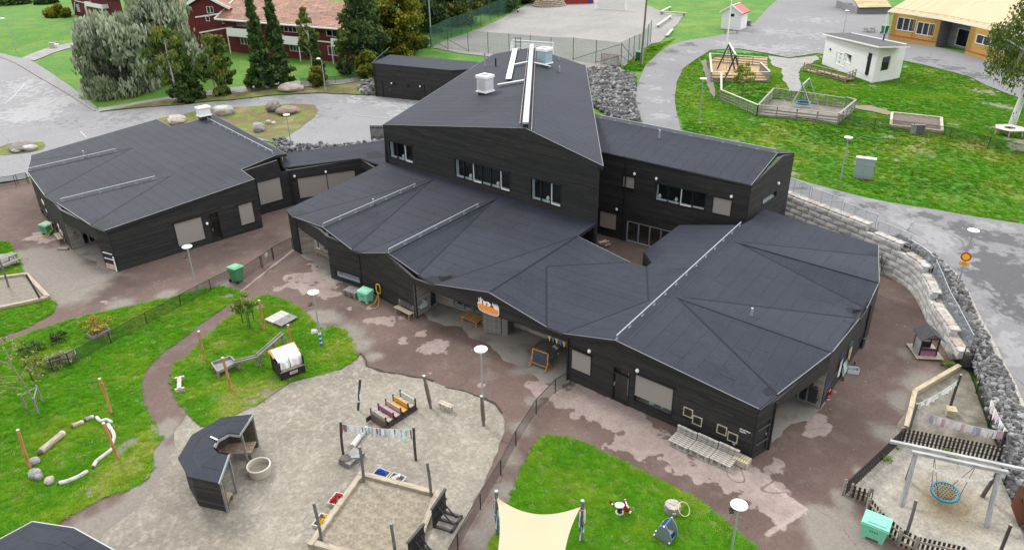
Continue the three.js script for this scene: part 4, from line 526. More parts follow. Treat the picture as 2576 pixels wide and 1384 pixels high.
{
const CH=0.46,BL=1.22;
const steps=[];for (let s=0;s<rwL;s+=BL){const h=rwAt(s + BL / 2).y;steps.push(Math.max(2,Math.round(h / CH)));}
for (let k=0;k<8;k++) for (let i=0;i<steps.length;i++){
const off=(k % 2)*BL / 2,s=i*BL + BL / 2 + off;if (s>rwL - 0.1) continue;const n=steps[Math.min(steps.length - 1,Math.round((s - BL / 2) / BL))];if (k >= n) continue;
const p=rwAt(s),t=rwTan(s);t.y=0;t.normalize();const nn=V(-t.z,0,t.x);
const m=new THREE.Mesh(blockGeo[(i + k) % 3],blockMat[Math.floor(rnd()*4)]);shadowy(m);m.name='block';m.position.set(p.x + nn.x*-0.02*k - 28.7,k*CH + CH / 2,p.z + nn.z*-0.02*k + 47);m.rotation.y=Math.atan2(-t.z,t.x);m.scale.set(BL - 0.06,CH - 0.03,0.5);RWT.add(m);
if (k===n - 1) for (const o of [-0.31,0.31]){const c=new THREE.Mesh(blockGeo[i % 3],capMat[Math.floor(rnd()*3)]);shadowy(c);c.name='cap_stone';const q=rwAt(s + o);c.position.set(q.x - nn.x*(0.04*k + 0.1) - 28.7,n*CH + 0.06,q.z - nn.z*(0.04*k + 0.1) + 47);c.rotation.y=m.rotation.y;c.scale.set(0.58,0.13,0.62);RWT.add(c);}
}
const fill=[];for (let i=0;i<40;i++){const a=rwAt(i*rwL / 40),b=rwAt((i + 1)*rwL / 40),t=rwTan(i*rwL / 40),nn=V(-t.z,0,t.x).normalize();fill.push(bar(a.clone().setY(a.y / 2 - 0.1).addScaledVector(nn,-0.7),b.clone().setY(b.y / 2 - 0.1).addScaledVector(nn,-0.7),1.0,a.y - 0.1));}
const f=mesh('core',fill,stone(0.16,0.15,0.13),RWT);f.position.set(-28.7,0,47);
const rl=thing('railing','galvanised railing with upright bars stepping along the stone retaining wall','railing',V(28,2,-52));const P=(g,n,m=M.galv)=>{const o=mesh(n,g,m,rl);o.position.set(-28,-2,52);};
const secs=[[1.2,3.7,3.5],[3.9,6.9,3.35],[7.1,10.1,3.1],[10.3,13.2,2.65],[13.4,16.0,2.2]];
for (const [a,c,y] of secs){const at_=(s)=>{const p=rwAt(s),t=rwTan(s);t.y=0;t.normalize();return V(p.x + t.z*0.42,y,p.z - t.x*0.42);};const N=3;
for (let i=0;i <= N;i++){const p=at_(a + (c - a)*i / N);P([rod(p.clone().setY(y - 0.3),p.clone().setY(y + 1.1),0.025)],'post');if (i<N){const q=at_(a + (c - a)*(i + 1) / N);P([rod(p.clone().setY(y + 1.1),q.clone().setY(y + 1.1),0.028)],'handrail');P([rod(p.clone().setY(y + 0.12),q.clone().setY(y + 0.12),0.018)],'bottom_rail');for (let k=1;k<9;k++){const r=lerp3(p,q,k / 9);P([rod(r.clone().setY(y + 0.12),r.clone().setY(y + 1.1),0.011,0.011,5)],'baluster');}}}}
}
// ---------- fences ----------
const MESHA=(()=>{const n=64,d=new Uint8Array(n*n*4);for (let j=0;j<n;j++) for (let i=0;i<n;i++){const a=(i + j) % 32,b=(i - j + 64) % 32,on=a<7||b<7;const k=(j*n + i)*4;d[k]=d[k + 1]=d[k + 2]=on?255:0;d[k + 3]=255;} const t=new THREE.DataTexture(d,n,n);t.wrapS=t.wrapT=THREE.RepeatWrapping;t.magFilter=THREE.LinearFilter;t.needsUpdate=true;return t;})();
const meshMat=(r,g,b)=>mat(r,g,b,0.6,{alphaMap:MESHA,transparent:true,side:THREE.DoubleSide});
const MESH_BLACK=meshMat(0.015,0.016,0.017),MESH_GREEN=meshMat(0.02,0.1,0.065),MESH_GALV=meshMat(0.3,0.34,0.37),NET=meshMat(0.75,0.76,0.76);
function panel(a,b,h,m,y0=0.05,cell=0.2){const g=new THREE.BufferGeometry(),L=a.distanceTo(b);g.setAttribute('position',new THREE.BufferAttribute(new Float32Array([a.x,a.y + y0,a.z,b.x,b.y + y0,b.z,b.x,b.y + h,b.z,a.x,a.y + h,a.z]),3));g.setAttribute('uv',new THREE.BufferAttribute(new Float32Array([0,0,L / cell,0,L / cell,h / cell,0,h / cell]),2));g.setIndex([0,1,2,0,2,3]);g.computeVertexNormals();return g;}
function partsAt(t,base){return (n,g,m)=>{const o=mesh(n,g,m,t);o.position.copy(base).negate();return o;};}
function meshFence(name,label,pts,h,o={}){
const base=pts[0],t=thing(name,label,'fence',base.clone(),0,o.group),P=partsAt(t,base),m=o.mat||M.blackMetal,pm=o.mesh||MESH_BLACK,r=o.r||0.03;
pts.forEach((p,i)=>{const hh=Array.isArray(h)?h[i]:h;P('post',[rod(p.clone().add(V(0,-0.1,0)),p.clone().add(V(0,hh,0)),r)],m);});
for (let i=0;i<pts.length - 1;i++){if ((o.skip||[]).includes(i)) continue;const a=pts[i],b=pts[i + 1],ha=Array.isArray(h)?h[i]:h,hb=Array.isArray(h)?h[i + 1]:h;
if (o.rail !== false) P('top_rail',[rod(a.clone().add(V(0,ha - 0.02,0)),b.clone().add(V(0,hb - 0.02,0)),r*0.8)],m);
if (!o.noMesh) P('mesh_panel',[panel(a,b,Math.min(ha,hb) - 0.03,pm,0.05,o.cell||0.14)],pm);}
for (const [i,j,a,b] of o.braces||[]) P('brace',[rod(pts[i].clone().add(V(0,a,0)),pts[j].clone().add(V(0,b,0)),r*0.8)],m);
return t;
}
function woodFence(name,label,pts,h,o={}){
const base=pts[0],t=thing(name,label,'fence',base.clone()),P=partsAt(t,base),m=o.mat||M.greyWood,cm=o.cap||m,n=o.rails||3,closed=o.closed;
const N=pts.length,segs=closed?N:N - 1;
for (let i=0;i<segs;i++){if ((o.skip||[]).includes(i)) continue;const a=pts[i],b=pts[(i + 1) % N],L=L2(a,b),k=Math.max(1,Math.round(L / (o.every||2)));
for (let q=0;q <= k;q++){if (q===k&&(closed||i<segs - 1)) continue;const p=lerp3(a,b,q / k);P('post',[bar(p.clone().add(V(0,-0.1,0)),p.clone().add(V(0,h,0)),0.1)],m);}
for (let r=0;r<n;r++){const y=h*(0.12 + 0.8*r / n);P('rail',[bar(a.clone().add(V(0,y,0)),b.clone().add(V(0,y,0)),0.035,0.14)],m);}
P('cap_rail',[bar(a.clone().add(V(0,h + 0.02,0)),b.clone().add(V(0,h + 0.02,0)),o.capW||0.17,0.045)],cm);}
return t;
}
const FG='low black mesh fences of the playground';
meshFence('mesh_fence','low black mesh fence running over the big left lawn up to the asphalt',yds([[88,933],[132,912],[175,922],[278,866],[369,817],[455,772],[530,732],[594,700]]).map((p,i)=>(i===1?lerp3(yd(88,950),yd(175,922),0.5):i===0?yd(80,962):p)),1.0,{group:FG});
meshFence('mesh_fence','black mesh fence with a small gate between the green wheelie bin and the entrance',[yd(601,712),yd(657,675),yd(660,674),yd(686,654),yd(688,652),yd(736,627)],1.1,{group:FG});
{const p=lerp3(yd(660,674),yd(686,654),0.5),t=single('gate_notice',[bx(0.35,0.28,0.02,p.x,0.85,p.z + 0.05,yaw(yd(660,674),yd(686,654)))],mat(0.5,0.55,0.5,0.6),'small pale notice on the black gate near the left entrance','notice');}
meshFence('mesh_fence','long black mesh fence between the gravel yard and the right-hand lawn',yds([[1435,968],[1397,990],[1349,1042],[1298,1122],[1260,1196],[1209,1282],[1152,1384],[1110,1462]]),1.05,{group:FG});
meshFence('mesh_fence','black mesh fence sloping along the stones beside the right-hand pens',yds([[2448,935],[2457,990],[2487,1075],[2520,1140],[2527,1220],[2560,1300],[2580,1370]]),1.1,{group:FG});
meshFence('gate','black wire gate at the lower end of the stone retaining wall',yds([[2416,930],[2440,934]]),1.7);
meshFence('mesh_fence','low black fence crossing the green slope right of the grey swing pen',ugs([[2111,316],[2200,325],[2297,336],[2391,349],[2487,374],[2590,398]]),1.15,{group:FG,braces:[[0,1,1.05,0.1]]});
meshFence('mesh_fence','short dark fence along the footpath by the spruces',ugs([[757,214],[779,216],[812,214],[843,210],[891,205],[938,197]]),1.1,{group:FG,braces:[[0,1,0.1,1]]});
meshFence('mesh_fence','galvanised mesh fence along the lower half of the stone retaining wall',[[16.4,2.1],[18.2,1.9],[20.2,1.65],[22.2,1.4],[rwL - 0.2,1.0]].map(([s,y])=>{const p=rwAt(s),t=rwTan(s);return V(p.x + t.z*0.45,y,p.z - t.x*0.45);}),1.2,{mat:M.galv,mesh:MESH_GALV,cell:0.12});
meshFence('mesh_fence','low wire gate and fence at the far left beside the parking area',yds([[-40,478],[38,466],[44,464],[68,459],[72,462]]),1.1,{group:FG});
{const pf=ugs([[1083,119],[1127,125],[1178,130],[1228,135],[1281,140],[1334,145],[1386,150],[1442,152],[1499,160],[1562,168]]);
meshFence('sports_fence','tall green mesh fence along the near side of the gravel sports pitch',pf,3.4,{mat:mat(0.012,0.04,0.03,0.5),mesh:MESH_GREEN,r:0.045,cell:0.35,rail:false,braces:[[0,2,3,0.2],[0,1,1.4,0.2],[9,7,3.2,0.2],[9,8,1.6,0.2]]});
meshFence('sports_fence','tall green mesh fence at the right end of the sports pitch',ugs([[1562,168],[1581,157],[1594,150],[1607,146],[1617,140],[1629,118],[1637,106]]),3.5,{mat:mat(0.012,0.05,0.035,0.5),mesh:MESH_GREEN,r:0.045,cell:0.25,rail:false,braces:[[0,2,3.2,0.2],[0,1,1.6,0.2]]});
meshFence('sports_fence','tall green mesh fence below the trees on the left side of the pitch',ugs([[1083,119],[1135,92],[1161,84],[1186,74],[1210,65],[1233,52],[1255,45],[1290,25],[1320,5]]),3.4,{mat:mat(0.012,0.05,0.035,0.5),mesh:MESH_GREEN,r:0.045,cell:0.25,rail:false});}
{
const A=ugs([[1789,206],[1785,156],[1931,168],[1936,206]]);
woodFence('timber_fence','white-topped timber fence round the wood-chip swing bed',A,1.25,{closed:true,cap:M.whiteWood,capW:0.24,skip:[2]});
woodFence('timber_fence','loose inner railing on the right side of the wood-chip bed',ugs([[1912,180],[1934,203]]),1.2,{cap:M.whiteWood,capW:0.2,every:0.7});
woodFence('timber_fence','pale timber fence stepping down the slope between the two swing beds',ugs([[1813,207],[1813,251],[1905,291]]),1.2,{cap:M.whiteWood,capW:0.22});
woodFence('timber_fence','grey timber fence enclosing the sandy basket swing pen',ugs([[1905,291],[1945,247],[2122,273]]).concat(ugs([[2126,271],[2150,278],[2108,314]])),1.2,{closed:true,cap:mat(0.26,0.25,0.235,0.8),capW:0.2,skip:[2]});
}
// ---------- street lamps ----------
const diskLamp=thing('street_lamp','grey lamp post with a white disc on the left lawn near the left pavilion','street lamp',yd(497,742),0,'disc-topped lamp posts');
{mesh('base_sleeve',[rod(V(0,-0.1,0),V(0,0.9,0),0.075,0.07)],M.galv,diskLamp);mesh('pole',[rod(V(0,0.9,0),V(0,3.85,0),0.055,0.045)],M.galv,diskLamp);mesh('neck',[rod(V(0,3.8,0),V(0,4.02,0),0.05,0.17,12)],mat(0.5,0.52,0.54,0.4),diskLamp);const hd=mesh('lamp_head',[new THREE.CylinderGeometry(0.37,0.3,0.09,28).translate(0,4.06,0)],mat(0.6,0.61,0.62,0.4),diskLamp);mesh('cover',[new THREE.SphereGeometry(0.37,28,8,0,6.3,0,Math.PI / 2).scale(1,0.16,1).translate(0,4.105,0)],M.lampTop,hd);}
diskLamp.scale.y=topY(diskLamp.position,620) / 4.12;
const lamps=[[[808,872],735,'grey lamp post with a white disc and blue-painted foot on the middle lawn',0],[[1217,1068],878,'grey lamp post with a white disc at the edge of the gravel yard',0],[[1836,1422],1270,'nearest lamp post with a white disc at the lower right lawn',0],[[733,378],288,'grey lamp post with a white disc behind the low link roof',1],[[1760,301],197,'lamp post with a white disc on the slope beside the curved road',1],[[2116,451],345,'lamp post with a white disc standing beside the grey cable cabinet',1],[[2412,718],579,'lamp post with a white disc carrying a round red and yellow sign',1],[[2123,84],26,'lamp post with a white top on the far forecourt behind the white shed',1],[[1865,60],-30,'thin lamp post behind the red-roofed playhouse',1]];
for (const [b,ty,l,up] of lamps){const p=up?ug(...b):yd(...b);const o=again(diskLamp,'street_lamp',l,p);o.scale.y=(topY(p,ty) - p.y) / 4.12;}
{
for (const [q,y,s,l] of [[[497,742],3.2,-1,'small black floodlight on the lamp post at the left lawn'],[[808,872],3.2,-1,'small black floodlight on the lamp post with the blue foot'],[[1836,1422],3.25,-1,'small black floodlight on the nearest lamp post']]){const p=yd(...q),t=thing('floodlight',l,'floodlight',V(p.x,y,p.z));mesh('bracket',[rod(V(0,0,0),V(s*0.22,0.02,0.02),0.02)],M.blackMetal,t);mesh('housing',[bx(0.2,0.07,0.26,s*0.32,0.05,0.05,0,0.5,0.2)],M.black,t);}
const p=yd(808,872),t=thing('painted_wrap','blue and white patterned wrap round the foot of a lamp post','wrap',V(p.x,0,p.z));for (let i=0;i<9;i++) mesh('band',[new THREE.CylinderGeometry(0.088,0.088,0.1,12,1,false).translate(0,0.12 + i*0.11,0)],i % 3===2?M.whiteSoft:mat(0.04,0.13,0.42,0.7),t);
const q=ug(2412,718),h=topY(q,645),sg=thing('road_sign','round red and yellow no-entry sign with a yellow plate on a lamp post','road sign',V(q.x,h,q.z));const r0=Math.atan2(-q.x,-q.z);
sg.rotation.y=r0;sg.position.addScaledVector(V(Math.sin(r0),0,Math.cos(r0)),0.1);
mesh('rim',[new THREE.CylinderGeometry(0.33,0.33,0.03,28).rotateX(Math.PI / 2)],mat(0.55,0.02,0.02,0.5),sg);mesh('face',[new THREE.CylinderGeometry(0.225,0.225,0.02,28).rotateX(Math.PI / 2).translate(0,0,0.02)],mat(0.75,0.5,0.01,0.5),sg);
const pl2=mesh('plate',[bx(0.58,0.26,0.02,0,-0.52,0)],mat(0.6,0.06,0.01,0.5),sg);mesh('plate_face',[bx(0.53,0.21,0.02,0,-0.52,0.006)],mat(0.78,0.5,0.01,0.5),pl2);mesh('text_line',[bx(0.26,0.035,0.01,0,-0.48,0.018)],mat(0.4,0.1,0.02),pl2);mesh('text_line',[bx(0.4,0.035,0.01,0,-0.555,0.018)],mat(0.4,0.1,0.02),pl2);
}
function armLamp(b,ty,l,dx,dz,head=0.9){const p=ug(...b),h=topY(p,ty) - p.y,t=thing('street_lamp',l,'street lamp',p,0);mesh('pole',[rod(V(0,-0.1,0),V(0,h,0),0.08,0.05)],M.galv,t);mesh('arm',[rod(V(0,h,0),V(dx,h + 0.25,dz),0.04)],M.galv,t);mesh('lamp_head',[ball(0.3,dx*1.2,h + 0.3,dz*1.2,Math.abs(dx)>0.5?1.5:1,0.4,0.8)],M.lampTop,t);return t;}
armLamp([39,132],50,'tall grey street lamp at the left edge on the grass bank',-0.6,0);armLamp([208,172],114,'street lamp with a long arm beside the branching footpath',-2.6,0.4);armLamp([818,231],152,'slim lamp post with a small white head by the brown verge',-0.3,0.2);
{const p=ug(1085,113),t=thing('light_mast','tall grey floodlight mast at the corner of the sports pitch','mast',p);mesh('pole',[rod(V(0,0,0),V(0,9,0),0.13,0.09)],M.galv,t);mesh('collar',[rod(V(0,1.9,0),V(0,2.1,0),0.15)],M.steel,t);
const q=ug(1613,161),w=thing('light_mast','tall weathered wooden mast beside the curved road','mast',q);mesh('pole',[rod(V(0,0,0),V(0.3,11,0),0.17,0.12)],wood(0.16,0.13,0.1),w);mesh('guard',[rod(V(0,0,0),V(0.06,2.2,0.0),0.1)].map((g)=>g.translate(0.12,0,0.12)),M.galv,w);
const f=ug(1827,134),fp=thing('flagpole','tall white flagpole behind the wood-chip swing bed','flagpole',f);mesh('pole',[rod(V(0,0,0),V(0,12,0),0.12,0.07)],M.white,fp);mesh('foot',[rod(V(0,0,0),V(0,0.5,0),0.16)],M.whiteSoft,fp);}
// ---------- storage building, shed, school, houses ----------
reseed(450);
{const A=ug(943,242),B0=ug(1066,256);B0.y=A.y;const B=at(1066,256,A.y),b=building('storage_building','black storage building with a dark felt roof behind the hall','outbuilding',A.clone());
const h=topY(A,158),E1=onWall(934,158,A,B).setY(h),E2v=onWall(1136,177,A,B),E2=V(E2v.x,h,E2v.z),E3=at(1200,173,h),K1=at(979,119,h + 1.0),K2=at(1245,140,h + 1.0);
roofFaces(b,[[[E1,E2,E3,K2,K1],[K1.x - E1.x,K1.z - E1.z]]]);
const g0=(p)=>V(p.x,A.y - 0.3,p.z),Af=g0(E1).lerp(g0(E2),0.02);
const W=wall(b,Af,g0(E2),{y0:A.y - 0.2,bw:0.2,win:[{kind:'solid',tl:[960,201],br:[985,246]},{kind:'solid',tl:[1066,212],br:[1087,258]},{tl:[990,205],br:[998,216]},{tl:[1024,209],br:[1033,221]},{tl:[1103,218],br:[1118,235]}]});
wallLight(b,W,985,209);wallLight(b,W,1057,217);
wall(b,g0(E2),g0(E3),{y0:A.y - 0.2,bw:0.2});wall(b,g0(K1),Af,{y0:A.y - 0.2,bw:0.3});wall(b,g0(K2),g0(K1),{y0:A.y - 0.2,bw:0.5});
gutter(b,E1,E2);gutter(b,E2,E3);flash(b,[E1,K1]);pipe(b,Af.clone().add(V(0,0,0.2)),h - A.y);finish(b);}
const WHITEP=[[0.78,0.78,0.78],[0.74,0.745,0.75],[0.8,0.8,0.8]].map((c)=>mat(...c,0.6));
{const A=ug(2069.5,160),B=ug(2197,207.5),C2=ug(2264.5,194),b=building('white_shed','white wooden shed with a dark sloping roof on the grassy rise','shed',B.clone());
const hA=topY(A,89),hB=topY(B,116),hC=topY(C2,117);const RA=at(2071,83,hA + 0.25),RB=at(2214,116,hB + 0.25),RC=at(2292,114.5,(hB + hC) / 2 + 0.3);const D=RA.clone().add(RC).sub(RB);
roofFaces(b,[[[RA,RB,RC,D],[RA.x - RB.x,RA.z - RB.z]]],{slab:0.2,mats:[mat(0.03,0.03,0.035,0.7)]});
const y0=Math.min(A.y,B.y,C2.y) - 0.2;for (const p of [A,B,C2]) p.y=y0;const D2=A.clone().add(C2).sub(B);
const o={planks:WHITEP,back:M.whiteSoft,bw:0.18,y0};
const W=wall(b,A,B,{...o,win:[{kind:'solid',tl:[2108,128],br:[2126,169],frame:M.white,leaf:M.whiteSoft},{tl:[2127,131],br:[2142,162],frame:M.white}]});wall(b,B,C2,{...o,win:[{tl:[2222,143],br:[2237,176],frame:M.white}]});wall(b,D2,A,o);wall(b,C2,D2,o);
for (const q of [[2092,124],[2188,145]]){const p=onWall(...q,A,B).addScaledVector(W.n,0.1);b.part('wall_light',[bx(0.14,0.3,0.14,p.x,p.y,p.z,yaw(A,B))],M.black);}
for (const q of [[2117,136],[2115,145],[2113,155]]){const p=onWall(...q,A,B).addScaledVector(W.n,0.03);b.part('door_light',[bx(0.16,0.16,0.04,p.x,p.y,p.z,yaw(A,B))],M.black);}
for (const [p,q] of [[RA,RB],[RB,RC]]) b.part('fascia',[bar(p.clone().add(V(0,-0.13,0)),q.clone().add(V(0,-0.13,0)),0.06,0.2)],M.white);
{const p=onPlane(2224,101,[RA,RB,RC]);b.part('flue',[rod(p,p.clone().add(V(0,0.8,0)),0.1)],M.black);} finish(b,WHITEP[0]);
const q=ugs([[2022,178],[2128,206],[2152,196]]);const f=woodFence('deck_railing','brownish timber railing of the ramp in front of the white shed',q,1.1,{mat:wood(0.3,0.2,0.15),every:1.4});f.userData.category='railing';
const dk=thing('ramp_deck','pale board ramp along the front of the white shed','ramp',q[0].clone()),u=q[1].clone().sub(q[0]).setY(0),nn=V(u.z,0,-u.x).normalize();for (let i=0;i<22;i++){const p=q[0].clone().addScaledVector(u,(i + 0.5) / 22),h=0.05 + 0.35*Math.min(1,i / 10);mesh('board',[bar(p.clone().add(V(0,h,0)).sub(q[0]),p.clone().addScaledVector(nn,1.4).add(V(0,h,0)).sub(q[0]),u.length() / 22 - 0.02,0.04)],M.oak,dk);}}
{
const A=ug(2237,99),B=ug(2354.5,117.5),Cc=ug(2429,136),D=ug(2477,150);const y0=A.y - 0.15;const uu=D.clone().sub(Cc).setY(0).normalize(),E=D.clone().addScaledVector(uu,30);
const b=building('school_building','yellow single-storey school building with a pale yellow ribbed roof at upper right','school building',B.clone());
for (const p of [A,B,Cc,D,E]) p.y=y0;
const hA=topY(A,30),e=(p,d=0.6)=>{const n=V(-uu.z,0,uu.x);return V(p.x + n.x*d,hA,p.z + n.z*d);};
const E1=at(2236,27,hA),E2=at(2372,47,hA),E3=at(2532,80,hA),du=E3.clone().sub(E2).normalize(),E4=E3.clone().addScaledVector(du,24),du1=E2.clone().sub(E1).normalize(),bk=V(du1.z,0,-du1.x),bk2=V(du.z,0,-du.x);
const YR=[[0.47,0.37,0.205],[0.5,0.4,0.225],[0.45,0.355,0.195]].map((c)=>mat(...c,0.5));const up=(p,k,d)=>p.clone().addScaledVector(k,d).add(V(0,d*0.36,0));
const hip=up(E2.clone().lerp(E3,0.1),bk2,30),r1=up(E1,bk,30),r4=up(E4.clone().addScaledVector(du,20),bk2,30);
roofFaces(b,[[[E1,E2,hip,r1],[bk.x,bk.z],0.45],[[E2,E4,r4,hip],[bk2.x,bk2.z],0.45]],{mats:YR,piece:'roof_sheet',length:12,gap:0.022,slab:0.2});
for (const [p,q] of [[E1,E2],[E2,E4]]){b.part('gutter',[bar(p.clone().add(V(0,-0.1,0)),q.clone().add(V(0,-0.1,0)),0.16,0.14)],M.white);const s=p===E1?bk:bk2;const aa=up(p,s,0.7),cc=up(q,s,0.7);rail(b,aa,cc,mat(0.3,0.25,0.15,0.5),0.22);}
const YP=[[0.43,0.26,0.06],[0.41,0.245,0.055],[0.46,0.28,0.07]].map((c)=>mat(...c,0.7)),top=hA - 0.1,o={planks:YP,back:mat(0.45,0.26,0.03),top,y0,bw:0.24};
const gw=(tl,br,n=3)=>({tl,br,panes:n,frame:M.white,room:mat(0.06,0.065,0.07,0.6)});
wall(b,A,B,{...o,win:[gw([2262,42],[2302,81]),gw([2312,54],[2350,92])]});
const In=ug(2383,113);In.y=y0;const In2=ug(2432,124);In2.y=y0;const GP=[[0.2,0.2,0.205],[0.22,0.22,0.225]].map((c)=>mat(...c,0.7));
wall(b,B,In,{...o,planks:GP,back:GP[0]});wall(b,In,In2,{...o,planks:GP,back:GP[0],win:[{kind:'door',tl:[2414,70],br:[2440,122],frame:M.whiteSoft}]});wall(b,In2,Cc,{...o,planks:GP,back:GP[0]});
wall(b,Cc,E,{...o,win:[gw([2461,85],[2510,122]),gw([2518,95],[2566,140])]});
for (const [p,q] of [[A,B],[Cc,E]]){const d=q.clone().sub(p).normalize(),n=V(-d.z,0,d.x);const L=L2(p,q);b.part('sill_band',[bar(p.clone().addScaledVector(n,0.06).setY(y0 + 0.95),q.clone().addScaledVector(n,0.06).setY(y0 + 0.95),0.06,0.1)],mat(0.35,0.05,0.03,0.6));
for (let s=0.1;s<L;s+=s % 4<3.2&&s>1?0.42:0.2){const r=p.clone().addScaledVector(d,s).addScaledVector(n,0.045);if (s<0.9||(s>L*0.44&&s<L*0.55)||(s>L - 1.4&&p===A)) b.part('batten',[bx(0.06,top - y0 - 1.0,0.05,r.x,y0 + 1 + (top - y0 - 1) / 2,r.z,yaw(p,q))],YP[1]);}}
pipe(b,E1.clone().setY(y0).add(V(0.1,0,0)),hA - y0,M.white);finish(b,YP[0],YR[0],'roof_sheet');
const P1=ug(2157,35),P2=ug(2240,34);const b2=building('school_annexe','grey-walled annexe with a pale shingled roof at the top edge','school building',P1.clone());P2.y=P1.y;const h2=topY(P1,18),d2=P2.clone().sub(P1).normalize(),bk3=V(d2.z,0,-d2.x),q1=V(P1.x,h2,P1.z).addScaledVector(bk3,-0.4),q2=V(P2.x,h2,P2.z).addScaledVector(bk3,-0.4);
roofFaces(b2,[[[q1,q2,up(q2,bk3,12),up(q1,bk3,12)],[d2.x,d2.z],0.4]],{mats:[mat(0.5,0.38,0.2,0.8),mat(0.42,0.33,0.18,0.8),mat(0.56,0.43,0.24,0.8)],piece:'shingle_course',length:3,gap:0.02,slab:0.15});
wall(b2,P1,P2,{planks:GP,back:GP[0],top:h2 - 0.05,bw:0.6});wall(b2,P1.clone().addScaledVector(bk3,11),P1,{planks:GP,back:GP[0],top:h2 - 0.05,bw:0.6});finish(b2,GP[0]);}
{
const RED=[[0.11,0.009,0.012],[0.125,0.011,0.014],[0.1,0.008,0.011]].map((c)=>mat(...c,0.8)),TILE=[[0.33,0.165,0.105],[0.37,0.195,0.125],[0.29,0.145,0.095],[0.23,0.12,0.09]].map((c)=>mat(c[0]*1.5,c[1]*1.5,c[2]*1.5,0.8,{map:GRAIN,bumpMap:BUMP,bumpScale:0.03}));
const o=(y0,top)=>({planks:RED,back:RED[2],y0,top,bw:0.4}),ww=(tl,br,n=2)=>({tl,br,panes:n,frame:M.white,room:mat(0.05,0.055,0.06,0.6)});
const trim=(b,W,pts,w=0.2)=>{for (const [p,q] of pts){const a=onWall(...p,W.A,W.B).addScaledVector(W.n,0.06),c=onWall(...q,W.A,W.B).addScaledVector(W.n,0.06);b.part('white_trim',[bar(a,c,0.06,w)],M.white);}};
const white=(b,W,tl,br,d=1.4)=>{const a=onWall(...tl,W.A,W.B),c=onWall(...br,W.A,W.B),n=W.n;const y=(a.y + c.y) / 2,h=Math.abs(a.y - c.y);const bal=b.part('balcony',[bar(a.clone().addScaledVector(n,d).setY(y),c.clone().addScaledVector(n,d).setY(y),0.1,h)],M.white);const sb=(nm,g)=>mesh(nm,g,M.white,bal);sb('side',[bar(a.clone().setY(y),a.clone().addScaledVector(n,d).setY(y),0.1,h)]);sb('side',[bar(c.clone().setY(y),c.clone().addScaledVector(n,d).setY(y),0.1,h)]);sb('floor',[bar(a.clone().addScaledVector(n,d / 2).setY(y - h / 2),c.clone().addScaledVector(n,d / 2).setY(y - h / 2),d,0.12)]);for (const p of [a,c]) sb('column',[bar(p.clone().addScaledVector(n,d).setY(W.y0),p.clone().addScaledVector(n,d).setY(y),0.14,0.14)]);};
const A=ug(577,128),Br=ug(858,156),y0=Math.min(A.y,Br.y) - 0.3,u=Br.clone().sub(A).setY(0).normalize(),B=A.clone().addScaledVector(u,L2(A,Br)*1.12);A.y=B.y=y0;
const b=building('red_house','long dark red house with orange tiled roof and white balconies behind the spruces','house',A.clone());const top=topY(A,46),bk=V(u.z,0,-u.x);
const e1=V(A.x,top,A.z).addScaledVector(bk,-1.2).addScaledVector(u,-1),e2=V(B.x,top,B.z).addScaledVector(bk,-1.2).addScaledVector(u,0.8),up=(p,d,s)=>p.clone().addScaledVector(bk,d).add(V(0,d*s,0)),r1=up(e1,6.4,0.5),r2=up(e2,6.4,0.5),k1=e1.clone().addScaledVector(bk,12.8),k2=e2.clone().addScaledVector(bk,12.8);
roofFaces(b,[[[e1,e2,r2,r1],[u.x,u.z],0.34],[[r1,r2,k2,k1],[u.x,u.z],0.34]],{mats:TILE,piece:'tile_course',length:1.7,gap:0.03,slab:0.3});
b.part('gutter',[bar(e1,e2,0.2,0.2)],M.white);b.part('verge_board',[bar(e1,r1,0.1,0.4)],M.white);b.part('chimney_plate',[bx(2.2,0.9,0.7,lerp3(r1,r2,0.2).x,r1.y,lerp3(r1,r2,0.2).z,yaw(A,B))],mat(0.4,0.25,0.1));
const W=wall(b,A,B,{...o(y0,top + 0.1),win:[ww([593,49],[617,66],3),ww([711,59],[757,83],4),ww([818,68],[851,93]),ww([823,115],[856,141]),ww([726,110],[762,131],4),ww([602,92],[622,112])]});W.y0=y0;
trim(b,W,[[[792,102],[880,111]],[[640,88],[710,95]]]);white(b,W,[583,66],[648,92]);white(b,W,[712,85],[765,110]);white(b,W,[845,93],[915,118]);
wall(b,B,B.clone().addScaledVector(bk,10.4),{...o(y0,top)});wall(b,A.clone().addScaledVector(bk,10.4),A,{...o(y0,top)});
const G2=A.clone().addScaledVector(bk,1.2),G1=onWall(480,100,G2,G2.clone().add(u.clone().multiplyScalar(-0.93)).add(V(0,0,0)).addScaledVector(bk,-0.35));G1.y=y0;
const gm=lerp3(G1,G2,0.5),gd=G2.clone().sub(G1).normalize(),gb=V(gd.z,0,-gd.x),ht=topY(G2,20) - 0.0,q1=V(G1.x,ht,G1.z).addScaledVector(gd,-0.7).addScaledVector(gb,-0.6),q2=V(G2.x,ht,G2.z).addScaledVector(gd,0.7).addScaledVector(gb,-0.6),hw=L2(q1,q2) / 2,q0=lerp3(q1,q2,0.5).add(V(0,hw*0.5,0)),far=gb.clone().multiplyScalar(22);
roofFaces(b,[[[q1,q0,q0.clone().add(far),q1.clone().add(far)],[far.x,far.z],0.34],[[q0,q2,q2.clone().add(far),q0.clone().add(far)],[far.x,far.z],0.34]],{mats:TILE,piece:'tile_course',length:4,gap:0.03,slab:0.3});
const WG=wall(b,G1,G2,{...o(y0),planks:RED,win:[{...ww([517,16],[537,33],2)},ww([515,41],[527,53],1),ww([525,86],[536,98],1),ww([555,42],[575,59],2)]});trim(b,WG,[[[490,43],[572,31]],[[500,82],[572,69]]]);
for (const [p,q] of [[q1,q0],[q0,q2]]) b.part('verge_board',[bar(p,q,0.1,0.45)],M.white);
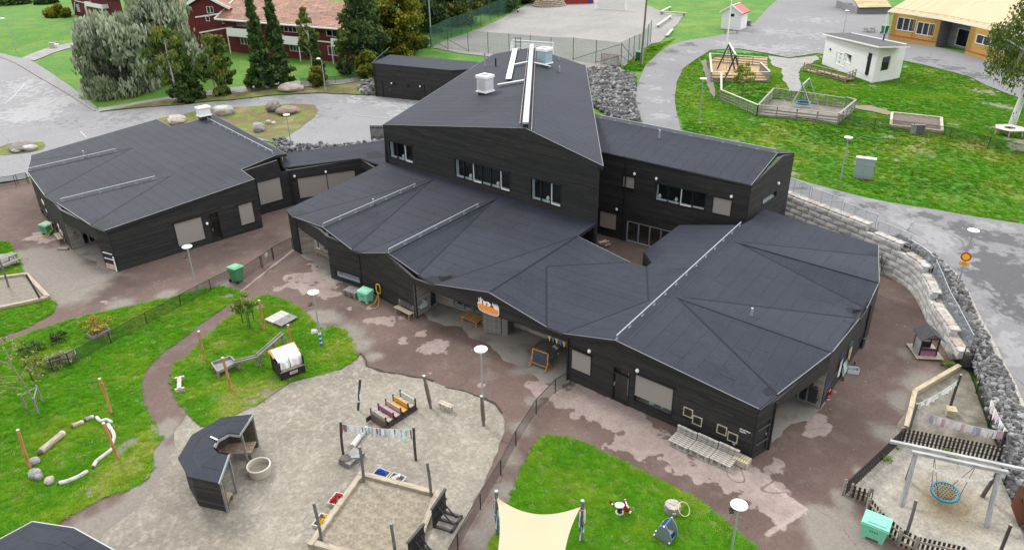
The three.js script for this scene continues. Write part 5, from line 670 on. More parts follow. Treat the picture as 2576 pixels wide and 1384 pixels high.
wall(b,G1.clone().add(far),G1,{...o(y0,ht)});finish(b,RED[0],TILE[0],'tile_course');
const C1=ug(186,36),C2=ug(236,46);const y1=Math.min(C1.y,C2.y) - 0.2;C1.y=C2.y=y1;const u2=C2.clone().sub(C1).normalize(),C3=C1.clone().addScaledVector(u2,26),bk2=V(u2.z,0,-u2.x),c=building('red_house','red house with a white balcony at the top left beside clipped hedges','house',C1.clone()),t2=y1 + 5.6;
const W2_=wall(c,C1,C3,{...o(y1,t2),win:[ww([189,10],[201,30]),ww([210,14],[221,36]),ww([232,22],[246,42])]});W2_.y0=y1;trim(c,W2_,[[[186,1],[230,11]],[[186,5],[186,36]]]);white(c,W2_,[226,2],[272,20]);const s1=V(C1.x,t2,C1.z).addScaledVector(bk2,-0.8).addScaledVector(u2,-0.8),s2=V(C3.x,t2,C3.z).addScaledVector(bk2,-0.8),upp=(p)=>p.clone().addScaledVector(bk2,5.8).add(V(0,2.9,0));
roofFaces(c,[[[s1,s2,upp(s2),upp(s1)],[u2.x,u2.z],0.34]],{mats:TILE,piece:'tile_course',length:4,gap:0.03,slab:0.25});wall(c,C1.clone().addScaledVector(bk2,10),C1,{...o(y1,t2)});finish(c,RED[0],TILE[0],'tile_course');
const D1=ug(330,74),D2=ug(470,74),y3=D1.y - 0.3;D1.y=D2.y=y3;const u3=D2.clone().sub(D1).normalize(),bk3=V(u3.z,0,-u3.x),d=building('red_house','red house mostly hidden behind the silver willow with its orange roof showing','house',D1.clone()),t3=y3 + 4.6;const f1=V(D1.x,t3,D1.z),f2=V(D2.x,t3,D2.z),up3=(p)=>p.clone().addScaledVector(bk3,6).add(V(0,3,0));
roofFaces(d,[[[f1,f2,up3(f2),up3(f1)],[u3.x,u3.z],0.34]],{mats:TILE,piece:'tile_course',length:4,gap:0.03,slab:0.25});wall(d,D1,D2,{...o(y3,t3)});wall(d,D1.clone().addScaledVector(bk3,10),D1,{...o(y3,t3)});d.part('verge_board',[bar(f1,up3(f1),0.1,0.4)],M.white);finish(d,RED[0],TILE[0],'tile_course');}
{
const A=ug(1814,72),B=ug(1862,76),y0=A.y;B.y=y0;const u=B.clone().sub(A).normalize(),bk=V(u.z,0,-u.x),W=L2(A,B),D=3.2,h=topY(A,30) - y0;const b=building('playhouse','white playhouse with a red gabled roof beside the forecourt','playhouse',A.clone());
const q1=V(A.x,y0 + h,A.z).addScaledVector(u,-0.35).addScaledVector(bk,-0.4),q2=V(B.x,y0 + h,B.z).addScaledVector(u,0.35).addScaledVector(bk,-0.4),q0=lerp3(q1,q2,0.5).add(V(0,W*0.36,0)),f=bk.clone().multiplyScalar(D + 0.8);
roofFaces(b,[[[q1,q0,q0.clone().add(f),q1.clone().add(f)],[q0.x - q1.x,q0.z - q1.z],0.6],[[q0,q2,q2.clone().add(f),q0.clone().add(f)],[q0.x - q1.x,q0.z - q1.z],0.6]],{mats:[mat(0.5,0.1,0.09,0.6),mat(0.46,0.09,0.085,0.6)],piece:'roof_sheet',slab:0.1});
const o={planks:WHITEP,back:M.whiteSoft,y0,bw:0.18};wall(b,A,B,{...o,win:[{tl:[1837,33],br:[1849,43],frame:M.whiteSoft}]});wall(b,B,B.clone().addScaledVector(bk,D),{...o,top:y0 + h});wall(b,A.clone().addScaledVector(bk,D),A,{...o,top:y0 + h});b.part('verge_board',[bar(q1,q0,0.08,0.22)],M.white);b.part('verge_board',[bar(q0,q2,0.08,0.22)],M.white);b.part('ridge_cap',[bar(q0.clone().add(V(0,0.03,0)),q0.clone().add(f).add(V(0,0.03,0)),0.25,0.05)],M.whiteSoft);finish(b,WHITEP[0]);}
{
const b=building('garden_shed','dark felt hipped roof of a shed cutting into the lower left corner','shed',yd(-60,1450));const P=[at(-60,1388,2.7),at(79,1313,2.7),at(184,1329,2.7),at(330,1410,2.7),at(260,1560,2.7),at(-80,1560,2.7)],c=at(90,1440,3.5);
roofFaces(b,P.slice(0,5).map((p,i)=>[[p,P[i + 1],c],[P[i + 1].x - p.x,P[i + 1].z - p.z]]).concat([[[P[5],P[0],c],[P[0].x - P[5].x,P[0].z - P[5].z]]]),{slab:0.12});
const inn=P.map((p)=>V(p.x + (c.x - p.x)*0.15,0,p.z + (c.z - p.z)*0.15));for (let i=0;i<6;i++) wall(b,inn[(i + 1) % 6],inn[i],{bw:0.25,top:2.6});flash(b,P.slice(0,4));finish(b);}
// ---------- things in the playground ----------
reseed(500);
const two=(a,b,h=0)=>{const p=yd(...a),q=yd(...b);return {p,q,mid:lerp3(p,q,0.5).setY(h),ry:yaw(p,q),L:L2(p,q)};};
function post(name,label,b,t,m,r=0.07,group,capM=M.whiteWood){const p=yd(...b),h=topY(p,t[1]),o=thing(name,label,'post',p,0,group);const k=ray(t[0],t[1]);let q=EYE.clone().addScaledVector(k,(h - CAM_H) / k.y);q=q.sub(p).setY(h);if (Math.hypot(q.x,q.z)>0.7) q.set(0,h,0);const d=V(q.x*0.5 + rr(-0.03,0.03),h / 2,q.z*0.5 + rr(-0.03,0.03));mesh('shaft',[tubeOf([V(0,-0.15,0),d,q],r,12,8)],m,o);mesh('end_grain',[new THREE.CylinderGeometry(r*1.02,r*1.02,0.03,12).translate(q.x,q.y,q.z)],capM,o);o.userData.tip=null;return {o,p,tip:q.add(p)};}
for (const [b,t,l] of [[[73,1178],[42,1082],'orange wooden post beside the log circle, leftmost of the posts'],[[297,1155],[258,1065],'orange wooden post standing among driftwood on the log circle'],[[278,1040],[248,953],'orange wooden post in the middle of the big left lawn'],[[515,906],[498,834],'orange wooden post on the path edge above the water trough'],[[581,982],[558,900],'orange wooden post beside the water trough'],[[663,829],[650,756],'orange wooden post left of the square pallet platform'],[[734,880],[723,818],'orange wooden post behind the black play kiosk']]) post('wooden_post',l,b,t,M.orangeWood,0.085);
for (const [b,t,l] of [[[899,1032],[905,954],'crooked dark post with a white rag at the top of the gravel yard'],[[863,1148],[856,1061],'dark left post holding the rag garland'],[[1046,1159],[1040,1075],'dark right post holding the rag garland and a turquoise hoop'],[[915,1217],[904,1124],'grey driftwood post at the far corner of the big sandbox'],[[1085,1252],[1074,1164],'grey driftwood post by the right rim of the big sandbox'],[[809,1364],[788,1266],'grey driftwood post by the yellow toy tray'],[[996,1404],[983,1318],'grey post at the near edge of the big sandbox'],[[2280,1352],[2307,1259],'thin leaning post inside the basket swing pen'],[[2516,1396],[2546,1321],'thin leaning post in the lower right corner of the pen'],[[2392,1027],[2420,943],'dark leaning post with a pink top in the upper pen'],[[2286,1093],[2310,1016],'dark leaning post at the corner of the beam frame'],[[2518,1137],[2534,1084],'dark leaning post with rags at the stone bank'],[[102,757],[62,690],'dark slanting log post over the left sandbox'],[[20,724],[14,640],'pale round post at the left edge by the sandbox']]) post('driftwood_post',l,b,t,b[0]>890&&b[0]<900||b[0]===863||b[0]===1046||b[0]>2380||b[0]===102?M.darkWood:M.barkGrey,0.075,undefined,M.greyWood);
for (const [b,t,l] of [[[1084,1027],[1066,946],'climbing post wound with knobs beside the small stool'],[[1217,1071],[1211,997],'climbing post wound with knobs in front of a lamp post']]){const {o,p,tip}=post('climbing_post',l,b,t,M.barkGrey,0.09);for (let i=0;i<9;i++){const q=lerp3(p,tip,0.2 + i*0.065).sub(p);mesh('step_ring',[new THREE.TorusGeometry(0.095,0.03,6,14).rotateX(Math.PI / 2 + 0.25).translate(q.x,q.y,q.z)],M.brownWood,o);}}
const RAGC=[[0.72,0.72,0.72],[0.66,0.67,0.7],[0.75,0.74,0.72],[0.3,0.42,0.55],[0.42,0.07,0.06],[0.12,0.2,0.36],[0.6,0.62,0.66],[0.7,0.7,0.7]].map((c)=>mat(...c,0.95,{side:THREE.DoubleSide})),RAGP=[[0.7,0.7,0.7],[0.6,0.5,0.55],[0.35,0.38,0.48],[0.72,0.7,0.7],[0.55,0.35,0.42]].map((c)=>mat(...c,0.95,{side:THREE.DoubleSide}));
function cloth(w,h,n=3,amp=0.04){const g=new THREE.PlaneGeometry(w,h,n,4),p=g.attributes.position;const s=rr(0,9);for (let i=0;i<p.count;i++){const x=p.getX(i),y=p.getY(i);p.setZ(i,amp*Math.sin(x*14 + y*5 + s)*(1 - y / h));p.setX(i,x*(1 + 0.25*(vnoise(y*6 + s,2) - 0.5)));} g.translate(0,-h / 2,0);g.computeVertexNormals();return g;}
function garland(name,label,cat,A,B,sag,n,hMin,hMax,mats_,w){const t=thing(name,label,cat,A.clone()),C=lerp3(A,B,0.5).add(V(0,-sag,0)),curve=new THREE.QuadraticBezierCurve3(V(0,0,0),C.clone().sub(A).add(V(0,-sag,0)),B.clone().sub(A));mesh('rope',[new THREE.TubeGeometry(curve,24,0.012,5)],M.rope,t);const ry=yaw(A,B);for (let i=0;i<n;i++){const p=curve.getPoint((i + 0.5) / n),c=mesh('rag',[cloth(w||A.distanceTo(B) / n*0.98,rr(hMin,hMax))],mats_[Math.floor(rnd()*mats_.length)],t);c.position.copy(p);c.rotation.y=ry + rr(-0.25,0.25);} return t;}
const vtx=(b,ty,tx)=>{const p=yd(...b);return V(p.x,topY(p,ty),p.z);};
garland('rag_garland','garland of white and coloured rag strips between two dark posts on the gravel','garland',vtx([863,1148],1066),vtx([1046,1159],1082),0.1,46,0.3,0.62,RAGC);
{const c=single('hoop',[new THREE.TorusGeometry(0.36,0.016,8,36).rotateY(0.5)],mat(0.2,0.62,0.55,0.5),'turquoise hoop hanging at the right end of the rag garland','hoop');const p=vtx([1046,1159],1082);c.position.set(p.x - 0.33,p.y - 0.3,p.z + 0.05);}
{const p=vtx([899,1032],978);const c=thing('hanging_rag','white rag hanging from the crooked post in the gravel','rag',V(p.x + 0.18,p.y,p.z + 0.05));mesh('strip',[cloth(0.22,0.9)],M.whiteSoft,c);mesh('strip',[cloth(0.12,1.1).translate(0.1,0,0.02)],M.whiteSoft,c);}
garland('rag_garland','line of white and blue rags at the upper beam of the right pen','garland',vtx([2392,1027],956),vtx([2286,1093],1018),0.15,18,0.3,0.45,[RAGC[0],RAGC[2],RAGC[1],RAGC[3]]);
garland('rag_garland','line of pinkish white rags across the middle of the right pen','garland',vtx([2300,1087],1033),vtx([2518,1137],1088),0.15,22,0.42,0.6,RAGP);
garland('rag_garland','rags tied along the black fence beside the stone bank','garland',vtx([2478,1060],1005),vtx([2518,1137],1085),0.1,12,0.4,0.7,[RAGC[0],RAGC[3],RAGC[2],RAGP[1]]);
{const p=vtx([2524,1215],1170),c=thing('hanging_rag','white cloth bundle tied to the fence near the log swing','rag',p.clone());for (let i=0;i<4;i++) mesh('strip',[cloth(0.2,rr(0.8,1.2)).rotateY(i).translate(i*0.05 - 0.08,0,0)],M.whiteSoft,c);}
function bigBin(name,label,b,ry,s,m,group){const t=thing(name,label,'bin',yd(...b),ry,group);const g=new THREE.BoxGeometry(1.15*s,0.72*s,0.82*s),p=g.attributes.position;for (let i=0;i<p.count;i++) if (p.getY(i)<0){p.setX(i,p.getX(i)*0.85);p.setZ(i,p.getZ(i)*0.85);} g.translate(0,0.5*s,0);g.computeVertexNormals();mesh('body',[g],m,t);mesh('rim',[bx(1.22*s,0.07*s,0.9*s,0,0.88*s,0)],m,t);const l=mesh('lid',[bx(1.18*s,0.1*s,0.86*s,0,0.97*s,-0.02,0,0.1)],m,t);mesh('lid_panel',[bx(0.8*s,0.03*s,0.3*s,0.05,1.03*s,0.12,0,0.1)],m,l);for (const q of [[-0.38,-0.25],[0.38,-0.25],[-0.38,0.25],[0.38,0.25]]) mesh('foot',[bx(0.2*s,0.16*s,0.2*s,q[0]*s,0.07*s,q[1]*s)],m,t);for (let i=0;i<4;i++) mesh('lettering',[bx(0.06*s,0.07*s,0.01,(-0.15 + i*0.1)*s,0.6*s,0.395*s)],mat(0.02,0.1,0.06,0.7),t);return t;}
bigBin('grit_bin','mint green grit bin against the wall beside the yellow hose',[920,757],-0.6,0.88,M.mint);bigBin('grit_bin','mint green grit bin beside the picket pen at lower right',[2198,1350],-0.62,0.98,M.mint);
bigBin('grit_bin','green storage bin by the wall of the left pavilion',[120,588],-0.5,0.95,mat(0.07,0.25,0.14,0.5));
function wheelieBin(label,p,ry,s,m){const t=thing('wheelie_bin',label,'bin',p,ry);const g=new THREE.BoxGeometry(0.78*s,0.95*s,0.72*s),q=g.attributes.position;for (let i=0;i<q.count;i++) if (q.getY(i)<0){q.setX(i,q.getX(i)*0.8);q.setZ(i,q.getZ(i)*0.75);} g.translate(0,0.58*s,0);g.computeVertexNormals();mesh('body',[g],m,t);mesh('lid',[bx(0.84*s,0.08*s,0.8*s,0,1.09*s,0,0,0.06),bx(0.5*s,0.05*s,0.5*s,0,1.14*s,0)],mat(0.09,0.33,0.16,0.5),t);for (const x of [-0.34,0.34]) mesh('wheel',[new THREE.CylinderGeometry(0.13*s,0.13*s,0.08,14).rotateZ(Math.PI / 2).translate(x*s,0.13*s,-0.3*s)],M.rubber,t);mesh('handle',[rod(V(-0.3*s,1.02*s,-0.42*s),V(0.3*s,1.02*s,-0.42*s),0.025)],m,t);return t;}
wheelieBin('green wheelie bin by the fence gate in front of the left pavilion',yd(597,708),2.6,1.15,M.green);
wheelieBin('dark green bin at the foot of the wooden mast by the road',ug(1608,151),1.0,1.1,mat(0.03,0.1,0.07,0.5));wheelieBin('green bin by the corner of the yellow school',ug(2226,84),0.4,1.15,mat(0.03,0.17,0.1,0.5));
function pallet(name,label,pos,ry,m=M.greyWood,o={}){const t=thing(name,label,o.cat||'pallet',pos,ry),L=1.2,D=0.8,n=o.n||7;for (let i=0;i<n;i++) mesh('board',[bx(L,0.025,D / n - 0.03,0,0.13,-D / 2 + (i + 0.5)*D / n)],m,t);for (const x of [-0.53,0,0.53]){mesh('cross_board',[bx(0.13,0.022,D,x,0.106,0)],m,t);mesh('bottom_board',[bx(0.13,0.022,D,x,0.012,0)],m,t);for (const z of [-0.35,0,0.35]) mesh('block',[bx(0.13,0.072,0.1,x,0.059,z)],m,t);} return t;}
{const p=yd(887,742);['bottom pallet of the stack beside the mint grit bin','middle pallet of the stack beside the mint grit bin','topmost pallet of the stack beside the mint grit bin'].forEach((l,i)=>pallet('pallet',l,V(p.x,i*0.148,p.z),-0.6 + i*0.03,M.greyWood));}
{
const a=yd(1690,1092),b=yd(1843,1163),ry=yaw(a,b);const W_=wood(0.36,0.335,0.3);const dir=b.clone().sub(a).normalize(),nn=V(-dir.z,0,dir.x),st=yd(1718,1090);
['left whitewashed pallet seat with a backrest along the black wall','middle whitewashed pallet seat with a backrest along the black wall','right whitewashed pallet seat with a backrest beside the slatted box'].forEach((l,i)=>{const c=lerp3(yd(1690,1108),yd(1848,1176),(i + 0.5) / 3),t=thing('pallet_bench',l,'bench',c,ry);const g=L2(yd(1690,1108),yd(1848,1176)) / 3 - 0.03;const lay=(n,y,z0,D)=>{for (let k=0;k<n;k++) mesh('board',[bx(g,0.03,D / n - 0.035,0,y,z0 + (k + 0.5)*D / n)],W_,t);};lay(6,0.31,-0.45,0.95);lay(3,0.02,-0.45,0.95);for (const x of [-0.45,0,0.45]) for (const z of [-0.38,0.02,0.42]) mesh('block',[bx(0.14,0.25,0.12,x*g / 1.2,0.165,z)],W_,t);for (const x of [-0.45,0,0.45]) mesh('cross_board',[bx(0.12,0.025,0.93,x*g / 1.2,0.28,0.02)],W_,t);for (let k=0;k<3;k++) mesh('back_board',[bx(g,0.1,0.03,0,0.38 + k*0.12,-0.48 - k*0.02)],wood(0.33,0.31,0.28),t);mesh('back_cap',[bx(g,0.03,0.14,0,0.71,-0.54)],M.whiteWood,t);});
const c=yd(1866,1167),t=thing('slatted_box','pale slatted wooden box at the right end of the pallet seats','box',c,ry);for (let i=0;i<6;i++) mesh('board',[bx(0.11,0.03,0.62,-0.34 + i*0.135,0.36,0)],wood(0.42,0.36,0.24),t);mesh('side',[bx(0.8,0.3,0.03,0,0.18,0.29)],M.paleWood,t);mesh('side',[bx(0.8,0.3,0.03,0,0.18,-0.29)],M.paleWood,t);mesh('end',[bx(0.03,0.3,0.55,0.385,0.18,0)],M.paleWood,t);mesh('end',[bx(0.03,0.3,0.55,-0.385,0.18,0)],M.paleWood,t);
}
{
const A=two([672,797],[706,815]),t=pallet('pallet','striped pallet half of the square platform on the middle lawn',yd(697,803),yaw(yd(672,800),yd(706,782)),M.whiteWood,{n:6});t.scale.set(1.25,1.6,1.1);const t2=pallet('pallet','dark board-covered pallet half of the square platform on the middle lawn',yd(718,812),yaw(yd(672,800),yd(706,782)),wood(0.14,0.135,0.13),{n:5});t2.scale.set(1.25,1.5,1.1);mesh('sheet',[bx(1.2,0.02,0.8,0,0.155,0)],wood(0.18,0.175,0.17),t2);}
{const r=yaw(yd(856,1165),yd(893,1135));const q=yd(884,1158);pallet('pallet','lower pallet under the stone slab on the gravel',q,r,M.greyWood);pallet('pallet','upper pallet carrying a grey slab and sand on the gravel',V(q.x + 0.03,0.148,q.z),r,M.greyWood);single('stone_slab',[bx(0.62,0.05,0.7,0,0,0)],stone(0.22,0.225,0.235),'flat grey slab lying on the pallets below the rag garland','slab').position.set(q.x + 0.22,0.325,q.z - 0.12);single('soil_heap',[ball(0.34,0,0,0,1,0.22,0.9)],stone(0.1,0.09,0.075),'small heap of dark sand on the pallet below the rag garland','sand heap').position.set(q.x - 0.25,0.31,q.z + 0.2);}
function bench(name,label,p,ry,L,m,o={}){const t=thing(name,label,o.cat||'bench',p,ry),h=o.h||0.45,d=o.d||0.42,n=o.n||4;for (let i=0;i<n;i++) mesh('seat_slat',[bx(L,0.035,d / n - 0.015,0,h,-d / 2 + (i + 0.5)*d / n)],m,t);if (o.back) for (let i=0;i<4;i++) mesh('back_slat',[bx(L,0.075,0.03,0,h + 0.14 + i*0.1,-d / 2 - 0.05 - i*0.02)],o.backM||m,t);for (const x of [-L / 2 + 0.15,L / 2 - 0.15]){mesh('leg',[bar(V(x,0,d / 2 - 0.05),V(x,h - 0.02,d / 2 - 0.05),0.06)],o.leg||m,t);mesh('leg',[bar(V(x,0,-d / 2 - (o.back?0.08:-0.05)),V(x,o.back?h + 0.5:h - 0.02,-d / 2 - (o.back?0.1:-0.05)),0.06)],o.leg||m,t);mesh('rail',[bar(V(x,h - 0.05,-d / 2),V(x,h - 0.05,d / 2),0.05)],o.leg||m,t);} return t;}
bench('garden_bench','weathered bench with a slatted back below the low window by the main entrance',yd(1016,794),yaw(yd(993,780),yd(1043,805)),1.75,M.oak,{back:1,backM:wood(0.1,0.095,0.09)});
{const p=two([133,575],[158,610]);bench('garden_bench','pale slatted bench against the wall of the left pavilion',yd(148,606),p.ry,1.7,M.oak,{back:1,backM:M.paleWood});single('timber_block',[bx(0.9,0.12,0.3)],M.greyWood,'short pale plank on the ground by the left entrance','plank').position.copy(yd(157,628)).setY(0.08);}
{const p=thing('low_table','low orange wooden table under the main canopy','table',yd(1189,812),yaw(yd(1170,800),yd(1205,815)));for (let i=0;i<4;i++) mesh('board',[bx(1.55,0.06,0.22,0,0.46,-0.35 + i*0.23)],wood(0.42,0.22,0.07,0.5),p);for (const x of [-0.65,0.65]) for (const z of [-0.32,0.32]) mesh('leg',[bx(0.1,0.44,0.1,x,0.22,z)],wood(0.4,0.2,0.06),p);}
bench('long_bench','long pale bench inside the left-hand recessed entrance',yd(815,647),yaw(yd(797,640),yd(832,652)),1.8,M.oak,{n:2});
bench('stool','small pale plank stool on the gravel beside a climbing post',yd(1122,1031),yaw(yd(1106,1022),yd(1136,1034)),0.95,M.paleWood,{n:2,h:0.4,d:0.36,cat:'stool'});
{const a=yd(452,955),b=yd(452,989),t=thing('plank_bench','low plank bench of two pieces on the lawn by the curved path','bench',lerp3(a,b,0.5),yaw(a,b));mesh('seat',[bx(0.72,0.05,0.24,-0.3,0.3,0)],M.paleWood,t);mesh('seat',[bx(0.6,0.05,0.24,0.37,0.3,0.01)],M.whiteWood,t);for (const x of [-0.65,0.65]){mesh('foot',[bx(0.16,0.26,0.55,x,0.14,0)],M.paleWood,t);}}
function picnic(label,p,ry,m=M.greyWood,legM=m){const t=thing('picnic_table',label,'picnic table',p,ry);for (let i=0;i<5;i++) mesh('top_board',[bx(1.9,0.04,0.13,0,0.74,-0.3 + i*0.15)],m,t);for (const s of [-1,1]) for (let i=0;i<2;i++) mesh('seat_board',[bx(1.9,0.04,0.13,0,0.45,s*(0.68 + i*0.14))],m,t);for (const x of [-0.65,0.65]){for (const s of [-1,1]) mesh('leg',[bar(V(x,0,s*0.62),V(x,0.72,s*0.22),0.05,0.1)],legM,t);mesh('cross_beam',[bar(V(x + 0.05,0.4,-0.8),V(x + 0.05,0.4,0.8),0.05,0.1)],legM,t);} return t;}
picnic('dark picnic table under the right end of the main canopy',yd(1372,895),yaw(yd(1345,900),yd(1395,860)),wood(0.12,0.1,0.085),M.whiteSoft);
picnic('grey picnic table on the far forecourt behind the white shed',ug(2188,80),0.1);picnic('grey picnic table at the top edge by the annexe',ug(2134,16),0.2);picnic('wooden picnic table on a slab at the left edge',yd(12,668),yaw(yd(0,660),yd(25,650)));
single('concrete_slab',[prism([[8,641],[30,641],[46,661],[14,672],[-30,676],[-30,645]].map((q)=>{const p=yd(...q);return [p.x,-p.z];}),(p,d)=>V(p[0],0.09 + d,-p[1]),0.08)],stone(0.26,0.25,0.22),'pale slab under the picnic table at the left edge','slab');
{const A=two([1339,918],[1378,933]),t=thing('blackboard_easel','blackboard in an orange wooden frame standing under the canopy edge','blackboard',A.mid,A.ry);const W=1.15,H=0.95;mesh('board',[bx(W - 0.12,H - 0.12,0.02,0,0.72,0,0,-0.12)],mat(0.07,0.08,0.11,0.7,{map:STONE}),t);for (const [x0,y0,x1,y1] of [[-W / 2,0.25,W / 2,0.25],[-W / 2,1.2,W / 2,1.2],[-W / 2,0.22,-W / 2,1.22],[W / 2,0.22,W / 2,1.22]]) mesh('frame_bar',[bar(V(x0,y0,-(y0 - 0.72)*0.12),V(x1,y1,-(y1 - 0.72)*0.12),0.07,0.05)],M.orangeWood,t);for (const x of [-W / 2 - 0.04,W / 2 + 0.04]){mesh('foot',[bar(V(x,0.04,-0.4),V(x,0.04,0.35),0.05,0.07)],M.orangeWood,t);mesh('stay',[bar(V(x,0.04,-0.38),V(x,0.62,-0.02),0.05)],M.orangeWood,t);mesh('stay',[bar(V(x,0.04,0.33),V(x,0.55,0.04),0.05)],M.orangeWood,t);}}
{
const a=yd(1215,833),b=yd(1277,844.5),r=yaw(a,b),L=L2(a,b),t=thing('store_cupboard','tall grey plank cupboard under the entrance sign','cupboard',lerp3(a,b,0.5),r);const H=2.55;mesh('body',[bx(L,H,1.9,0,H / 2,-0.98)],mat(0.19,0.18,0.165,0.8),t);const n=12;for (let i=0;i<n;i++){mesh('plank',[bx(L*0.74,H / n - 0.01,0.03,-L*0.12,(i + 0.5)*H / n,0)],[wood(0.2,0.19,0.175),wood(0.22,0.21,0.19)][i % 2],t);mesh('plank',[bx(L*0.22,H / n - 0.01,0.03,L*0.385,(i + 0.5)*H / n,0)],wood(0.2,0.19,0.175),t);mesh('plank',[bx(0.03,H / n - 0.01,1.9,L / 2 + 0.01,(i + 0.5)*H / n,-0.98)],wood(0.13,0.12,0.11),t);} mesh('edge',[bx(0.03,H,0.045,L*0.26,H / 2,0.005)],M.dark,t);}
{const Wf={A:yd(1046,799.5),B:yd(1430,955)},u=Wf.B.clone().sub(Wf.A).normalize(),n=V(-u.z,0,u.x),c=onWall(1231,772,Wf.A,Wf.B).addScaledVector(n,0.09),W=onWall(1205,765,Wf.A,Wf.B).distanceTo(onWall(1258,780,Wf.A,Wf.B))*1.0,H=W*0.56;
const t=thing('name_board','orange and white name board with trees and a red house over the main entrance','sign',c,Math.atan2(-u.z,u.x));const S=(pts)=>new THREE.Shape(pts.map((p)=>new THREE.Vector2(p[0]*W,p[1]*H)));
const ext=(s,d,z)=>new THREE.ExtrudeGeometry(s,{depth:d,bevelEnabled:false,curveSegments:10}).translate(0,0,z);const rim=[];for (let i=0;i <= 20;i++){const a=Math.PI + i / 20*Math.PI;rim.push([0.5*Math.sign(Math.cos(a))*Math.pow(Math.abs(Math.cos(a)),0.5),-0.1 + 0.4*Math.sign(Math.sin(a))*Math.pow(Math.abs(Math.sin(a)),0.6)]);}
const top=[[0.5,0.1],[0.48,0.38],[0.46,0.2],[0.43,0.45],[0.4,0.22],[0.36,0.5],[0.33,0.24],[0.29,0.42],[0.26,0.26],[0.22,0.5],[0.19,0.28],[0.1,0.3],[0,0.42],[-0.12,0.36],[-0.22,0.36],[-0.27,0.5],[-0.3,0.34],[-0.36,0.58],[-0.39,0.3],[-0.44,0.52],[-0.47,0.2],[-0.5,0.1]];
mesh('backing',[ext(S(rim.concat(top)),0.03,0)],M.white,t);
const cv=document.createElement('canvas');cv.width=256;cv.height=96;const x=cv.getContext('2d');x.fillStyle='#f09a3c';x.fillRect(0,0,256,96);x.strokeStyle='#b8531c';x.lineWidth=4;for (let k=0;k<2;k++) for (let i=0;i<15;i++){const px=26 + i*14 + (i>7?8:0),py=24 + k*34;x.beginPath();x.moveTo(px,py);x.quadraticCurveTo(px + 8*hash2(i,k),py + 22,px + 9*hash2(i,k + 3),py + 18*hash2(i,k + 7));x.stroke();} x.strokeStyle='#fbeedd';x.lineWidth=3;for (let i=0;i<12;i++){x.beginPath();x.moveTo(30 + i*17,66 - 4*hash2(i,2));x.lineTo(40 + i*17,76);x.stroke();}
const tx=new THREE.CanvasTexture(cv);tx.colorSpace=THREE.SRGBColorSpace;const lo=ext(S(rim.map((p)=>[p[0]*0.95,p[1]*0.86]).concat([[0.47,0.04],[0,0.1],[-0.47,0.06]])),0.012,0.031),uv=lo.attributes.uv,ps=lo.attributes.position;for (let i=0;i<uv.count;i++) uv.setXY(i,ps.getX(i) / W + 0.5,ps.getY(i) / H + 0.55);mesh('lower_panel',[lo],new THREE.MeshStandardMaterial({map:tx,roughness:0.6}),t);
const red=mat(0.42,0.03,0.02,0.6);mesh('red_house',[ext(S([[0.1,0.1],[0.25,0.1],[0.25,0.22],[0.175,0.34],[0.1,0.22]]),0.02,0.031)],red,t);mesh('red_post',[ext(S([[-0.28,0.08],[-0.24,0.08],[-0.24,0.42],[-0.28,0.42]]),0.02,0.031)],red,t);mesh('small_figure',[ext(S([[-0.08,0.14],[-0.04,0.14],[-0.03,0.24],[-0.06,0.33],[-0.1,0.22]]),0.02,0.031)],mat(0.2,0.03,0.03),t);mesh('dark_trees',[ext(S([[-0.44,0.2],[-0.4,0.2],[-0.42,0.4]]),0.02,0.031)],mat(0.03,0.06,0.1),t);}
function plaque(label,W,px,py,w=0.72){const p=onWall(px,py,W.A,W.B),u=W.B.clone().sub(W.A).setY(0).normalize(),n=V(-u.z,0,u.x),t=thing('plaque',label,'sign',p.addScaledVector(n,0.08),Math.atan2(-u.z,u.x));const s=new THREE.Shape();s.absellipse(0,0,w / 2,w / 4,0,6.3);mesh('board',[new THREE.ExtrudeGeometry(s,{depth:0.03,bevelEnabled:false,curveSegments:20})],mat(0.62,0.24,0.015,0.6),t);for (let i=0;i<5;i++) mesh('mark',[bx(0.05,0.05,0.02,-0.2 + i*0.1,-0.06,0.035)],mat(0.25,0.06,0.01),t);mesh('tree',[bx(0.2,0.1,0.03,0.02,w / 4,0.015,0,0,0.3)],mat(0.14,0.03,0.015),t);}
plaque('small orange oval plaque on the plank wall of the right-hand recess',{A:ry1,B:bk5},2054,980);plaque('small orange oval plaque on the plank wall of the left pavilion recess',{A:dL,B:eL},185,591);
